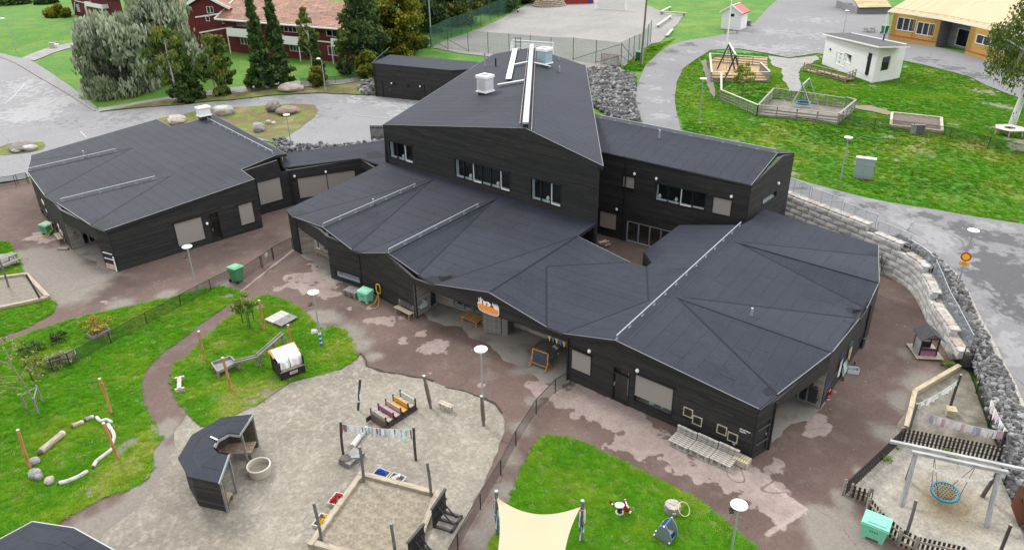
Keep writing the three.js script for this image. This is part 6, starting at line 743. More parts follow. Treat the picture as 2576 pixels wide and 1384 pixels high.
{const W=WR,on=(x,y,d)=>onWall(x,y,W.A,W.B).addScaledVector(W.n,d),r=yaw(W.A,W.B);
[[1733,1037],[1756,1058],[1818,1081],[1845,1100]].forEach(([x,y],i)=>{const t=thing('wooden_square',['leftmost','second','third','rightmost'][i] + ' of four empty square wooden frames on the black wall above the pallet seats','wooden frame',on(x,y,0.05),r),s=0.26;mesh('bar',[bx(0.58,0.06,0.04,0,s,0)],M.paleWood,t);mesh('bar',[bx(0.58,0.06,0.04,0,-s,0)],M.paleWood,t);mesh('bar',[bx(0.06,0.46,0.04,s,0,0)],M.paleWood,t);mesh('bar',[bx(0.06,0.46,0.04,-s,0,0)],M.paleWood,t);mesh('panel',[bx(0.47,0.47,0.012,0,0,-0.005)],mat(0.016,0.013,0.013,0.6),t);});
const t=thing('wall_lettering','two short rows of small white letters on the black corner wall','lettering',on(1876,1086,0.04),r);for (let k=0;k<2;k++) for (let i=0;i<(k?5:8);i++) mesh('letter',[new THREE.TorusGeometry(0.028,0.011,5,10,4.6).rotateZ(i*1.3),bx(0.014,0.08,0.014,0.03,0.005,0)].map((g)=>g.translate(-0.26 + i*0.072,0.07 - k*0.14,0)),M.white,t);
const m=thing('wall_lettering','tiny white mark under the rightmost square frame on the black wall','lettering',on(1848,1117,0.04),r);mesh('mark',[new THREE.TorusGeometry(0.04,0.014,5,12).scale(1.5,0.8,1)],M.white,m);}
function hose(label,px,y,r){const t=thing('hose',label,'hose',px.clone());const pts=[];for (let i=0;i<60;i++){const a=i*0.63,q=r*(0.75 + 0.25*hash2(i,3));pts.push(V(Math.cos(a)*q*0.7,y + Math.sin(a)*q*1.25 + i*0.001,0.06 + 0.08*hash2(i,9)));} mesh('coil',[tubeOf(pts,0.02,260,6)],M.yellow,t);mesh('loose_loop',[tubeOf([V(0,y - r,0.15),V(0.25,0.3,0.4),V(0.5,0.05,0.7),V(0.75,0.04,1.1),V(0.5,0.03,1.5),V(0.15,0.03,1.35),V(0.2,0.1,0.8),V(0.05,y - r*0.9,0.2)],0.02,60,6)],M.yellow,t);mesh('holder',[bx(0.12,0.3,0.12,0,y + r*0.8,0)],M.black,t);return t;}
hose('yellow hose coiled on the black wall beside the mint grit bin',yd(956,752),0.85,0.36).rotation.y=-0.6;{const h=hose('yellow hose coiled at the wall of the left pavilion',yd(137,588),0.7,0.3);h.rotation.y=-0.95;}
{const A=at(1378,842,2.5),B=at(1424,862,2.2);const t=thing('pennant_string','string of blue and yellow pennants at the right end of the canopy','bunting',A.clone());mesh('string',[rod(V(0,0,0),B.clone().sub(A),0.008)],M.rope,t);for (let i=0;i<5;i++){const p=B.clone().sub(A).multiplyScalar((i + 0.5) / 5),g=new THREE.BufferGeometry();g.setAttribute('position',new THREE.BufferAttribute(new Float32Array([-0.11,0,0,0.11,0,0.02,0.02,-0.42,0.03,-0.11,0,0.012,0.02,-0.42,0.042,0.11,0,0.032]),3));g.computeVertexNormals();const m=mesh('pennant',[g],i % 2?mat(0.05,0.17,0.4,0.8):mat(0.6,0.45,0.12,0.8),t);m.position.copy(p);m.rotation.y=yaw(A,B);}}
// ---------- gravel yard: sandbox, trays, toys ----------
{const c=[[910,1200],[1100,1250],[1025,1440],[785,1374]].map((q)=>yd(...q));const t=thing('sandbox','big timber-framed sandbox at the bottom of the gravel yard','sandbox',c[0].clone());const P=partsAt(t,c[0]);for (let i=0;i<4;i++){const a=c[i],b=c[(i + 1) % 4],d=b.clone().sub(a).normalize(),n=Math.ceil(L2(a,b) / 3.2);for (let k=0;k<n;k++) P('beam',[bar(lerp3(a,b,k / n).addScaledVector(d,k?0.02:-0.17).setY(0.14),lerp3(a,b,(k + 1) / n).addScaledVector(d,k===n - 1?-0.18:0).setY(0.14),0.3,0.26)],wood(0.32,0.275,0.205));} P('sand',[prism(c.map((p)=>[p.x,-p.z]),(p,d)=>V(p[0],0.1 + d,-p[1]),0.08)],mat(0.36,0.31,0.23,0.95,{map:STONE}));}
{const c=[[64,694],[120,752],[60,766],[-60,790],[-60,710]].map((q)=>yd(...q)),t=thing('sandbox','timber-edged sandbox at the left edge of the photo','sandbox',c[0].clone()),P=partsAt(t,c[0]);for (let i=0;i<5;i++) if (i !== 3) P('beam',[bar(c[i].clone().setY(0.12),c[(i + 1) % 5].clone().setY(0.12),0.3,0.24)],M.oak);P('sand',[prism(c.map((p)=>[p.x,-p.z]),(p,d)=>V(p[0],0.07 + d,-p[1]),0.05)],M.sand);}
{const c=ugs([[2245,288],[2369,301],[2371,335],[2242,320]]),t=thing('sandbox','pale timber-framed sandbox on the slope by the low black fence','sandbox',c[0].clone()),P=partsAt(t,c[0]);for (let i=0;i<4;i++) P('beam',[bar(c[i].clone().add(V(0,0.15,0)),c[(i + 1) % 4].clone().add(V(0,0.15,0)),0.28,0.3)],M.paleWood);const f=faceOf([c[0],c[1],c[3]]);P('sand',[prism(c.map((p)=>[p.x,-p.z]),(p,d)=>V(p[0],f.y(p[0],-p[1]) + 0.14 + d,-p[1]),0.1)],mat(0.24,0.2,0.15,0.95,{map:STONE,bumpMap:BUMP,bumpScale:0.08}));const q=ug(2297,337),bd=thing('cable_box','flat grey board box leaning at the low black fence by the sandbox','box',q);mesh('panel',[bx(1.25,0.9,0.3,0.5,0.45,-0.1,-0.2)],mat(0.22,0.22,0.22,0.7),bd);mesh('lid',[bx(1.35,0.05,0.45,0.5,0.92,-0.1,-0.2)],mat(0.26,0.26,0.26,0.7),bd);}
const trays=[];function tray(label,b,a1,a2){const p=yd(...b),t=thing('toy_tray',label,'tray',p,yaw(yd(...a1),yd(...a2))),m=mat(0.4,0.385,0.36,0.7),W=0.78,D=0.58,H=0.2;mesh('floor',[bx(W,0.02,D,0,0.02,0)],mat(0.2,0.18,0.15),t);for (const s of [-1,1]){mesh('side',[bx(W,H,0.025,0,H / 2,s*D / 2)],m,t);mesh('end',[bx(0.025,H,D - 0.03,s*W / 2,H / 2,0)],m,t);} mesh('rim',[bx(W + 0.06,0.025,0.06,0,H,D / 2),bx(W + 0.06,0.025,0.06,0,H,-D / 2),bx(0.06,0.025,D - 0.06,W / 2,H,0),bx(0.06,0.025,D - 0.06,-W / 2,H,0)],m,t);return t;}
function toysIn(t,m,label,group,n,kind){const proto=kind||'bucket';for (let i=0;i<n;i++){const x=rr(-0.26,0.26),z=rr(-0.17,0.17),p=V(x,0.12 + rr(0,0.08),z).applyAxisAngle(V(0,1,0),t.rotation.y).add(t.position);const o=thing('sand_toy',label,'sand toy',p,rr(0,6),group);const cup=new THREE.LatheGeometry([[0.0,0],[0.055,0],[0.08,0.13],[0.09,0.135],[0.085,0.12],[0.05,0.015],[0,0.015]].map((q)=>new THREE.Vector2(...q)),12);mesh('cup',[cup],m,o);mesh('handle',[new THREE.TorusGeometry(0.08,0.01,5,12,Math.PI).translate(0,0.12,0)],m,o);o.rotation.x=rr(-1.2,1.2);}}
{const a=tray('grey tray full of blue sand toys at the far rim of the big sandbox',[960,1199],[942,1196],[978,1210]);toysIn(a,mat(0.01,0.09,0.5,0.4),'blue plastic sand bucket in the tray at the far sandbox rim','blue sand toys',11);
const b=tray('grey tray with a few white and striped toys beside the blue tray',[998,1211],[980,1208],[1018,1222]);toysIn(b,M.white,'white plastic cup in the tray beside the blue toys','white sand toys',3);{const p=b.position.clone().add(V(-0.2,0.14,-0.05)),o=thing('toy_truck','small blue, yellow and red striped toy truck in a grey tray','toy truck',p,0.9);mesh('body',[bx(0.3,0.09,0.13,0,0.03,0)],mat(0.02,0.12,0.5,0.4),o);mesh('stripe',[bx(0.08,0.1,0.14,-0.03,0.035,0)],mat(0.65,0.45,0.02,0.4),o);mesh('stripe',[bx(0.05,0.11,0.145,0.04,0.035,0)],mat(0.55,0.03,0.02,0.4),o);for (const x of [-0.1,0.1]) mesh('wheel',[new THREE.CylinderGeometry(0.035,0.035,0.16,10).rotateX(Math.PI / 2).translate(x,-0.02,0)],M.rubber,o);}
const c=tray('grey tray full of red sand toys at the left sandbox rim',[848,1263],[833,1272],[855,1244]);toysIn(c,mat(0.55,0.012,0.02,0.4),'red plastic sand bucket in the tray at the left sandbox rim','red sand toys',11);
const d=tray('grey tray full of yellow sand toys at the lower left sandbox rim',[810,1317],[795,1325],[817,1296]);toysIn(d,mat(0.7,0.43,0.0,0.4),'yellow plastic sand bucket in the lowest toy tray','yellow sand toys',12);}
{const p=yd(653,1190),t=thing('round_planter','round pale tub of sand on the gravel beside the shelter','tub',p),m=mat(0.42,0.38,0.31,0.7);mesh('wall',[new THREE.CylinderGeometry(0.61,0.56,0.5,36,1,true).translate(0,0.25,0),new THREE.CylinderGeometry(0.54,0.5,0.5,36,1,true).translate(0,0.25,0)],mat(0.42,0.38,0.31,0.7,{side:THREE.DoubleSide}),t);mesh('rim',[new THREE.TorusGeometry(0.585,0.045,8,40).rotateX(Math.PI / 2).translate(0,0.51,0)],mat(0.55,0.52,0.46,0.6),t);mesh('sand',[new THREE.CylinderGeometry(0.53,0.53,0.06,30).translate(0,0.24,0)],M.sand,t);}
{
const A=two([962,1066],[1032,1012]),ry=yaw(yd(950,1050),yd(982,1070)),t=thing('toy_train','wooden toy train of five coloured benches on the gravel yard','toy train',yd(993,1044),ry),D=L2(yd(966,1072),yd(1043,1022)),W=1.3;const br=wood(0.045,0.03,0.028),fw=M.brownWood;const ax=yd(1043,1022).sub(yd(966,1072)).normalize().applyAxisAngle(V(0,1,0),-ry);const at_=(s,x,y)=>V(ax.x*s + x,y,ax.z*s);const cols=[wood(0.3,0.28,0.26),mat(0.24,0.09,0.17,0.8),mat(0.42,0.31,0.29,0.8),mat(0.55,0.3,0.05,0.7),mat(0.48,0.52,0.5,0.8)];
for (const x of [-W / 2,W / 2]){mesh('side_beam',[bar(at_(-D / 2,x,0.08),at_(D / 2,x,0.08),0.08,0.12)],br,t);}
for (let i=0;i<5;i++){const s=-D / 2 + D*i / 4.2;mesh('backrest',[bx(W - 0.06,0.3,0.04,at_(s,0,0).x,0.62,at_(s,0,0).z)],cols[i],t);if (i) mesh('seat',[bx(W - 0.06,0.04,0.34,at_(s,0,0).x,0.4,at_(s,0,0).z + 0.2)],i===3?cols[3]:i===2?cols[2]:M.paleWood,t);mesh('seat_board',[bx(W - 0.06,0.3,0.04,at_(s,0,0).x,0.24,at_(s,0,0).z)],br,t);for (const x of [-W / 2,W / 2]){const q=at_(s,x,0);mesh('upright',[bar(V(q.x,0,q.z),V(q.x,0.85,q.z),0.06,0.08)],br,t);mesh('side_panel',[bx(0.04,0.3,0.42,q.x,0.24,q.z + 0.18)],br,t);}} mesh('front_panel',[bx(W,0.5,0.05,at_(-D / 2,0,0).x,0.27,at_(-D / 2,0,0).z + 0.04)],fw,t);}
{
const mk=(label,a,b)=>{const p=yd(...a),q=yd(...b),L=L2(p,q),t=thing('slatted_screen',label,'screen',lerp3(p,q,0.5),yaw(p,q)),n=9;for (let i=0;i<n;i++) mesh('slat',[bx(L / n - 0.03,1.2,0.03,-L / 2 + (i + 0.5)*L / n,0.72,0)],M.black,t);for (const y of [0.2,0.75,1.27]) mesh('rail',[bx(L,0.08,0.05,0,y,0.04)],M.black,t);mesh('cap',[bx(L + 0.04,0.06,0.12,0,1.34,0.01)],mat(0.03,0.032,0.036,0.6),t);for (const x of [-0.35,0,0.35]) mesh('base_bar',[bar(V(x*L,0.06,-0.1),V(x*L,0.06,0.95),0.12,0.1)],wood(0.06,0.06,0.06),t);mesh('base_bar',[bar(V(-L*0.4,0.06,0.9),V(L*0.4,0.06,0.9),0.12,0.1)],M.black,t);for (const x of [-0.1,0.2]) mesh('brace',[bar(V(x*L,0.95,0.04),V(x*L,0.12,0.75),0.05)],M.black,t);return t;};
mk('black slatted screen at the right rim of the big sandbox',[1089,1335],[1123,1283]);mk('black slatted screen nearest the bottom edge beside the sandbox',[1030,1420],[1070,1372]);}
{
const a=yd(886,1130),b=yd(922,1082),t=single('log',[rod(V(0,0,0),b.clone().sub(a),0.17,0.14,10)],M.whiteWood,'pale log lying on the gravel behind the pallets','log');t.position.copy(a).setY(0.16);}
{const O=[[636,1042],[557,1050],[480.5,1094.5],[445.7,1152.5],[472,1200],[549,1216.5]].map((q)=>at(...q,2.0)),I=[[601,1093.5],[574,1090.6],[546,1106],[536.5,1125.5],[547,1139],[575,1143]].map((q)=>at(...q,2.35));const b=building('horseshoe_shelter','horseshoe-shaped black play shelter with a felt roof and wooden benches inside','shelter',yd(545,1200));
roofFaces(b,[0,1,2,3,4].map((i)=>[[O[i],O[i + 1],I[i + 1],I[i]],[O[i + 1].x - O[i].x,O[i + 1].z - O[i].z],0.95]),{slab:0.1,length:5});
const g0=(p,q,k)=>V(p.x + (q.x - p.x)*k,0,p.z + (q.z - p.z)*k),Wd=[[0.03,0.027,0.025],[0.045,0.042,0.04],[0.025,0.022,0.02]].map((c)=>wood(...c));
for (let i=0;i<5;i++){const A=g0(O[i],I[i],0.1),B=g0(O[i + 1],I[i + 1],0.1);wall(b,A,B,{bw:0.15,planks:Wd,back:wood(0.07,0.055,0.04)});const s0=g0(O[i],I[i],0.14),s1=g0(O[i + 1],I[i + 1],0.14),s2=g0(O[i + 1],I[i + 1],0.62),s3=g0(O[i],I[i],0.62);
const bench_=b.part('bench',[prism([s0,s1,s2,s3].map((p)=>[p.x,-p.z]),(p,d)=>V(p[0],0.42 + d,-p[1]),0.04)],M.oak);for (let k=0;k<5;k++){const f=(q,u)=>lerp3(q[0],q[1],u);const a0=lerp3(s0,s3,(k + 0.04) / 5),b0=lerp3(s1,s2,(k + 0.04) / 5),b1=lerp3(s1,s2,(k + 0.96) / 5),a1=lerp3(s0,s3,(k + 0.96) / 5);mesh('bench_board',prism([a0,b0,b1,a1].map((p)=>[p.x,-p.z]),(p,d)=>V(p[0],0.455 + d,-p[1]),0.03),wood(0.3 + 0.03*(k % 3),0.245,0.17),bench_);}
const r2=s3.clone().setY(0.2),r3=s2.clone().setY(0.2);b.part('bench_front',[bar(r2,r3,0.05,0.4)],wood(0.2,0.19,0.17));b.part('back_board',[bar(g0(O[i],I[i],0.16).setY(0.7),g0(O[i + 1],I[i + 1],0.16).setY(0.7),0.04,0.3)],M.oak);
b.part('inner_fascia',[bar(I[i].clone().add(V(0,-0.08,0)),I[i + 1].clone().add(V(0,-0.08,0)),0.05,0.2)],mat(0.3,0.31,0.33,0.6));}
for (const i of [0,5]){b.part('edge_board',[bar(O[i].clone().add(V(0,-0.06,0)),I[i].clone().add(V(0,-0.06,0)),0.05,0.14)],mat(0.26,0.3,0.28,0.6));for (const k of [0.1,0.9]){const p=g0(O[i],I[i],k);b.part('corner_post',[bar(p,p.clone().setY(1.95 + k*0.2),0.1)],wood(0.2,0.19,0.18));}}
const pl_=onPlane(545,1108,[O[2],O[1],I[2]]);b.part('white_strip',[bar(at(528,1099,2.3),at(545,1107,2.4),0.08,0.03)],M.white);flash(b,I.slice());finish(b,Wd[0]);}
{const A=two([708,960],[767,938]),t=thing('play_kiosk','small black play kiosk with white sheets over its roof on the lawn edge','kiosk',lerp3(yd(700,930),yd(762,930),0.5).add(V(0,0,0.0)),A.ry);const W=A.L*0.98,D=1.35;t.position.copy(A.mid).add(V(-Math.sin(A.ry)*D / 2,0,-Math.cos(A.ry)*D / 2));const bk=wood(0.02,0.018,0.018);const H=1.35;
for (let i=0;i<4;i++) mesh('front_board',[bx(W,0.12,0.03,0,0.1 + i*0.135,D / 2)],bk,t);for (const x of [-W / 2,W / 2]){for (let i=0;i<8;i++) mesh('side_board',[bx(0.03,0.12,D,x,0.1 + i*0.135,0)],bk,t);for (const z of [-D / 2,D / 2]) mesh('post',[bar(V(x,0,z),V(x,H,z),0.09)],M.black,t);} for (let i=0;i<9;i++) mesh('back_board',[bx(W,0.12,0.03,0,0.1 + i*0.135,-D / 2)],bk,t);
mesh('counter',[bx(W + 0.06,0.04,0.24,0,0.66,D / 2)],wood(0.22,0.17,0.12),t);mesh('roof',[bx(W + 0.2,0.04,D*0.62,0,H + 0.1,-D*0.28,0,0.25)],M.orangeWood,t);mesh('ridge_board',[bx(W + 0.2,0.05,0.12,0,H + 0.02,-D*0.6)],M.orangeWood,t);mesh('floor',[bx(W,0.03,D,0,0.05,0)],wood(0.15,0.13,0.1),t);
mesh('name_plate',[bx(0.5,0.2,0.02,0.05,0.38,D / 2 + 0.03)],mat(0.55,0.53,0.46,0.7),t);for (let i=0;i<6;i++) mesh('letter',[bx(0.03,0.09,0.012,-0.12 + i*0.065,0.38,D / 2 + 0.043,0,0,(i % 3 - 1)*0.3)],M.black,t);
for (const [x,w,l] of [[-W*0.26,W*0.46,'white cloth draped over the left half of the play kiosk roof'],[W*0.25,W*0.5,'larger white cloth draped over the right half of the play kiosk roof']]){const g=new THREE.PlaneGeometry(w,1.75,10,16),p=g.attributes.position,s=x;for (let i=0;i<p.count;i++){const v=p.getY(i) + 0.875,xx=p.getX(i),e=0.02*Math.sin(xx*17 + v*4);if (v<0.6) p.setXYZ(i,xx*(1 + 0.1*(0.6 - v)) + 0.03*Math.sin(v*9),H - 0.1 - (0.6 - v) + e,0.5 + 0.05*Math.sin(xx*14 + v*3));else {const q=v - 0.6;p.setXYZ(i,xx,H - 0.1 + q*0.28 + e*0.5 + 0.03,0.5 - q*0.97);}} g.computeVertexNormals();const o=single('white_sheet',[g.translate(x,0,0)],mat(0.8,0.8,0.81,0.85,{side:THREE.DoubleSide}),l,'cloth');o.position.copy(t.position);o.rotation.y=t.rotation.y;}}
{const c=[[531,915],[578,899],[594,914],[546,937]].map((q)=>at(...q,0.45)),t=thing('water_table','raised wooden water tray on the middle lawn','water play table',yd(563,925)),P=partsAt(t,t.position);for (let i=0;i<4;i++) P('side',[bar(c[i],c[(i + 1) % 4],0.08,0.2)],M.greyWood);P('tray_floor',[prism(c.map((p)=>[p.x,-p.z]),(p,d)=>V(p[0],0.4 + d,-p[1]),0.04)],mat(0.2,0.2,0.21,0.5,{map:STONE}));for (const p of c) P('leg',[bar(p.clone().setY(0),p.clone().setY(0.42),0.1)],M.greyWood);
const chute=(name,l,a,b,ha,hb,legs)=>{const p=at(...a,ha),q=at(...b,hb),o=thing(name,l,'water chute',yd(...a));const R=partsAt(o,o.position);R('channel',[bar(p,q,0.3,0.04)],M.greyWood);const d=q.clone().sub(p).normalize(),s=V(-d.z,0,d.x).normalize().multiplyScalar(0.13);R('lip',[bar(p.clone().add(s).add(V(0,0.06,0)),q.clone().add(s).add(V(0,0.06,0)),0.06,0.12)],M.greyWood);R('lip',[bar(p.clone().sub(s).add(V(0,0.06,0)),q.clone().sub(s).add(V(0,0.06,0)),0.06,0.12)],M.greyWood);for (const k of legs){const r=lerp3(p,q,k);R('leg',[bar(V(r.x,0,r.z),r,0.14)],M.greyWood);}};
chute('water_chute','lower grey wooden water chute leading into the tray',[586,914],[650,898],0.55,0.7,[0.2,0.85]);chute('water_chute','upper grey wooden water chute sloping up over the lawn',[648,895],[711,840],0.78,1.25,[0.08,0.6,0.95]);}
function logAt(label,pts,r,m,name='log'){r*=0.82;const P=pts.map((q)=>at(q[0],q[1],r*0.8)),t=thing(name,label,'log',P[0].clone().setY(0));mesh('trunk',[P.length>2?tubeOf(P.map((p)=>p.clone().sub(P[0]).setY(r*0.8)),r,24,9):rod(V(0,r*0.8,0),P[1].clone().sub(P[0]).setY(r*0.8),r,r*0.92,12)],m,t);for (const p of [P[0],P[P.length - 1]]) mesh('cut_end',[ball(r*0.97,p.x - P[0].x,r*0.8,p.z - P[0].z,1,1,1)],p===P[0]?M.brownWood:M.whiteWood,t);}
logAt('thick grey log lying on the left lawn inside the circle',[[100,1137],[154,1092]],0.24,M.oak);logAt('short grey log block at the top of the circle',[[181,1072],[203,1063]],0.17,M.oak);logAt('small mossy log stump at the top of the circle',[[214,1056],[229,1050]],0.16,M.greyWood);
logAt('white twisted driftwood branch at the top right of the circle',[[241,1050],[252,1060],[264,1056],[278,1062]],0.12,M.whiteWood,'driftwood');logAt('white curved driftwood branch at the right of the circle',[[270,1068],[277,1080],[284,1092],[285,1104],[279,1120]],0.12,M.whiteWood,'driftwood');logAt('white bent log at the lower right of the circle',[[232,1175],[240,1162],[256,1149],[272,1137],[279,1131]],0.13,M.whiteWood,'driftwood');logAt('white slightly bent log at the bottom of the circle',[[147,1216],[168,1211],[190,1202],[215,1188]],0.14,M.whiteWood,'driftwood');
{const t=thing('spring_rider','red and white spring rider on the lower right lawn','spring rider',yd(1559,1291),0.1),sp=[];for (let i=0;i <= 60;i++){const a=i / 60*2*Math.PI*5;sp.push(V(Math.cos(a)*0.1,0.06 + i / 60*0.34,Math.sin(a)*0.1));} mesh('base',[new THREE.CylinderGeometry(0.2,0.22,0.06,20).translate(0,0.03,0)],mat(0.5,0.49,0.46),t);mesh('spring',[tubeOf(sp,0.025,120,6),new THREE.CylinderGeometry(0.085,0.085,0.34,12).translate(0,0.23,0)],M.rubber,t);const pan=(pts,z,m,n)=>mesh(n,[new THREE.ExtrudeGeometry(new THREE.Shape(pts.map((p)=>new THREE.Vector2(...p))),{depth:0.03,bevelEnabled:true,bevelSize:0.008,bevelThickness:0.008,bevelSegments:1}).translate(0,0,z)],m,t);mesh('seat',[new THREE.CylinderGeometry(0.24,0.24,0.05,20).scale(1,1,0.8).translate(-0.02,0.5,0)],mat(0.62,0.61,0.58,0.6),t);const red=mat(0.3,0.01,0.015,0.5);for (const z of [-0.16,0.13]){pan([[0.18,0.2],[0.45,0.1],[0.52,0.2],[0.42,0.45],[0.34,0.68],[0.22,0.62]],z,red,'front_panel');} pan([[-0.25,0.5],[-0.32,0.45],[-0.55,0.72],[-0.5,0.85],[-0.38,0.75]],-0.02,red,'back_panel');mesh('grip',[rod(V(0.3,0.6,-0.25),V(0.3,0.6,0.25),0.025)],M.white,t);for (const [x,y,z] of [[0.48,0.2,0.18],[0.36,0.5,0.18],[0.3,0.62,0.2],[-0.4,0.66,0.05],[0.46,0.14,0.18]]) mesh('cap',[ball(0.05,x,y,z)],M.white,t);}
{const p=yd(1692,1285),t=thing('stump','round grey tree stump on the lower right lawn','stump',p);mesh('trunk',[(()=>{const g=new THREE.CylinderGeometry(0.38,0.41,0.38,18,1),q=g.attributes.position;for (let i=0;i<q.count;i++){const a=Math.atan2(q.getZ(i),q.getX(i)),k=1 + 0.07*Math.sin(a*9);q.setX(i,q.getX(i)*k);q.setZ(i,q.getZ(i)*k);} return g.translate(0,0.19,0);})()],M.greyWood,t);mesh('top',[new THREE.CylinderGeometry(0.37,0.37,0.02,20).translate(0,0.385,0)],wood(0.33,0.3,0.26),t);mesh('tag',[bx(0.16,0.06,0.02,0,0.2,0.41)],M.whiteSoft,t);const h=single('hoop',[new THREE.TorusGeometry(0.34,0.02,8,36)],mat(0.68,0.5,0.26,0.5),'pale yellow hoop leaning on the round stump','hoop');h.position.copy(p).add(V(0.5,0.28,0.2));h.rotation.set(-0.95,0.5,-0.35);const s=thing('wooden_spoon','thin pale stick lying on top of the round stump','stick',p.clone().add(V(0,0.42,0)));mesh('stick',[rod(V(-0.25,0,-0.15),V(0.05,0,0.06),0.014)],M.paleWood,s);mesh('bowl',[ball(0.03,0.07,0,0.07,1,0.5,1)],M.paleWood,s);}
{const t=thing('play_shell','grey shell-shaped play rocker with blue bars on the lower right lawn','rocker',yd(1676,1352),-0.7);const sh=new THREE.Shape();sh.moveTo(-0.45,0.05);sh.quadraticCurveTo(-0.35,0.75,0.05,0.95);sh.quadraticCurveTo(0.5,0.55,0.4,0.0);sh.quadraticCurveTo(0,-0.12,-0.45,0.05);const g=()=>new THREE.ExtrudeGeometry(sh,{depth:0.04,bevelEnabled:true,bevelSize:0.01,bevelThickness:0.01,curveSegments:14});const m=mat(0.17,0.2,0.23,0.5);mesh('side_panel',[g().translate(0,0.05,0.28)],m,t);mesh('side_panel',[g().translate(0,0.05,-0.32)],m,t);const bl=mat(0.03,0.15,0.42,0.4);for (const [x,y] of [[0.02,0.9],[-0.36,0.4],[-0.42,0.12],[0.36,0.1]]){mesh('bar',[rod(V(x,y + 0.05,-0.34),V(x,y + 0.05,0.34),0.03)],bl,t);for (const z of [-0.36,0.36]) mesh('cap',[ball(0.045,x,y + 0.05,z)],M.white,t);} mesh('seat',[bx(0.5,0.03,0.56,0.02,0.3,0,0,0,0.3)],m,t);}
{const mk=(label,b,ty)=>{const p=yd(...b),h=topY(p,ty),t=thing('sail_post',label,'post',p);mesh('shaft',[rod(V(0,-0.1,0),V(0,h,0),0.085)],M.barkGrey,t);mesh('cap',[new THREE.CylinderGeometry(0.09,0.09,0.03,12).translate(0,h,0)],mat(0.35,0.37,0.4),t);return V(p.x,h,p.z);};
const tL=mk('grey post holding the left corner of the cream shade sail',[1252,1345],1236),tR=mk('grey post holding the right corner of the cream shade sail',[1462,1360],1260);
for (const [p,l] of [[tL,'bundle of white and blue rags tied to the left sail post'],[tR,'long bundle of white and blue rags tied to the right sail post']]){const t=thing('rag_bundle',l,'rags',p.clone());for (let i=0;i<12;i++){const c=mesh('rag',[cloth(0.13,rr(0.7,1.0),2,0.03)],[RAGC[0],RAGC[2],RAGC[6],mat(0.06,0.25,0.5,0.9,{side:THREE.DoubleSide}),RAGC[1]][i % 5],t);c.position.set(Math.cos(i)*0.1,-0.55 - (i % 3)*0.45,Math.sin(i)*0.1 + 0.03);c.rotation.y=i*1.1;} mesh('tie',[new THREE.TorusGeometry(0.1,0.025,6,14).rotateX(Math.PI / 2).translate(0,-0.5,0)],mat(0.5,0.2,0.28),t);}
const q=[tL.clone().add(V(0,-0.35,0)),tR.clone().add(V(-0.05,-0.35,0)),at(1420,1520,tR.y - 0.6),at(1215,1520,tR.y - 0.7)],N=22,pos=[],idx=[];for (let j=0;j <= N;j++) for (let i=0;i <= N;i++){let u=i / N,v=j / N;const cu=u + (0.5 - u)*0.2*4*v*(1 - v),cv=v + (0.5 - v)*0.26*4*u*(1 - u)*1.05;const p=lerp3(lerp3(q[0],q[1],cu),lerp3(q[3],q[2],cu),cv);p.y+=-0.12*Math.sin(Math.PI*u)*Math.sin(Math.PI*v) ;pos.push(p.x - q[0].x,p.y - q[0].y,p.z - q[0].z);} for (let j=0;j<N;j++) for (let i=0;i<N;i++){const a=j*(N + 1) + i;idx.push(a,a + N + 1,a + 1,a + 1,a + N + 1,a + N + 2);} const g=new THREE.BufferGeometry();g.setAttribute('position',new THREE.BufferAttribute(new Float32Array(pos),3));g.setIndex(idx);g.computeVertexNormals();const s=thing('shade_sail','cream shade sail stretched over the lower right lawn at the bottom edge','shade sail',q[0].clone());mesh('fabric',[clean(g)],mat(0.43,0.375,0.25,0.85,{side:THREE.DoubleSide}),s);mesh('rope',[rod(V(0,0.2,0),V(0.1,0,0.05),0.012)],M.rope,s);mesh('rope',[rod(q[1].clone().sub(q[0]),tR.clone().sub(q[0]).add(V(0,-0.2,0)),0.012)],M.rope,s);}
// ---------- right-hand pens ----------
function pickets(name,label,pts,h,cat='fence'){const b=pts[0],t=thing(name,label,cat,b.clone()),P=partsAt(t,b),dk=wood(0.025,0.023,0.022);for (let i=0;i<pts.length - 1;i++){const a=pts[i],c=pts[i + 1],L=L2(a,c),n=Math.max(2,Math.round(L / 0.2)),d=c.clone().sub(a).normalize(),s=V(-d.z,0,d.x);for (let k=0;k<n;k++){const p=lerp3(a,c,(k + 0.5) / n);P('picket',[bx(0.11,h,0.025,p.x,h / 2 + 0.03,p.z,yaw(a,c))],dk);} for (const y of [0.28,h - 0.22]) P('rail',[bar(a.clone().addScaledVector(s,0.05).setY(y),c.clone().addScaledVector(s,0.05).setY(y),0.05,0.09)],M.oak);for (const q of [a,c]) P('post',[bar(q.clone().addScaledVector(s,0.1),q.clone().addScaledVector(s,0.1).setY(h + 0.05),0.1)],M.greyWood);} return t;}
pickets('picket_fence','black picket fence with grey rails along the far side of the basket swing pen',yds([[2518,1162],[2266,1115]]),0.95);pickets('picket_fence','black picket fence with grey rails running down the left side of the swing pen',yds([[2266,1115],[2126,1248]]),0.95);pickets('picket_fence','black picket fence curving along the near side of the swing pen',yds([[2190,1268],[2185,1294],[2210,1328],[2262,1372],[2300,1391],[2420,1418]]),0.95);pickets('picket_gate','small picket gate of the swing pen beside the mint grit bin',yds([[2189,1266],[2140,1252]]),0.75,'gate');
for (const [a,b,l] of [[[2413,930],[2301,995],'long pale timber beam from the stone wall down to the pen corner'],[[2301,995],[2279,1086],'pale timber beam along the left edge of the upper pen']]){const p=yd(...a),q=yd(...b),t=thing('timber_beam',l,'beam',p),d=q.clone().sub(p);const n=2;for (let i=0;i<n;i++) mesh('timber',[bar(d.clone().multiplyScalar(i / n + 0.004).setY(0.2),d.clone().multiplyScalar((i + 1) / n - 0.004).setY(0.2),0.27,0.34)],wood(0.36,0.3,0.2),t);}
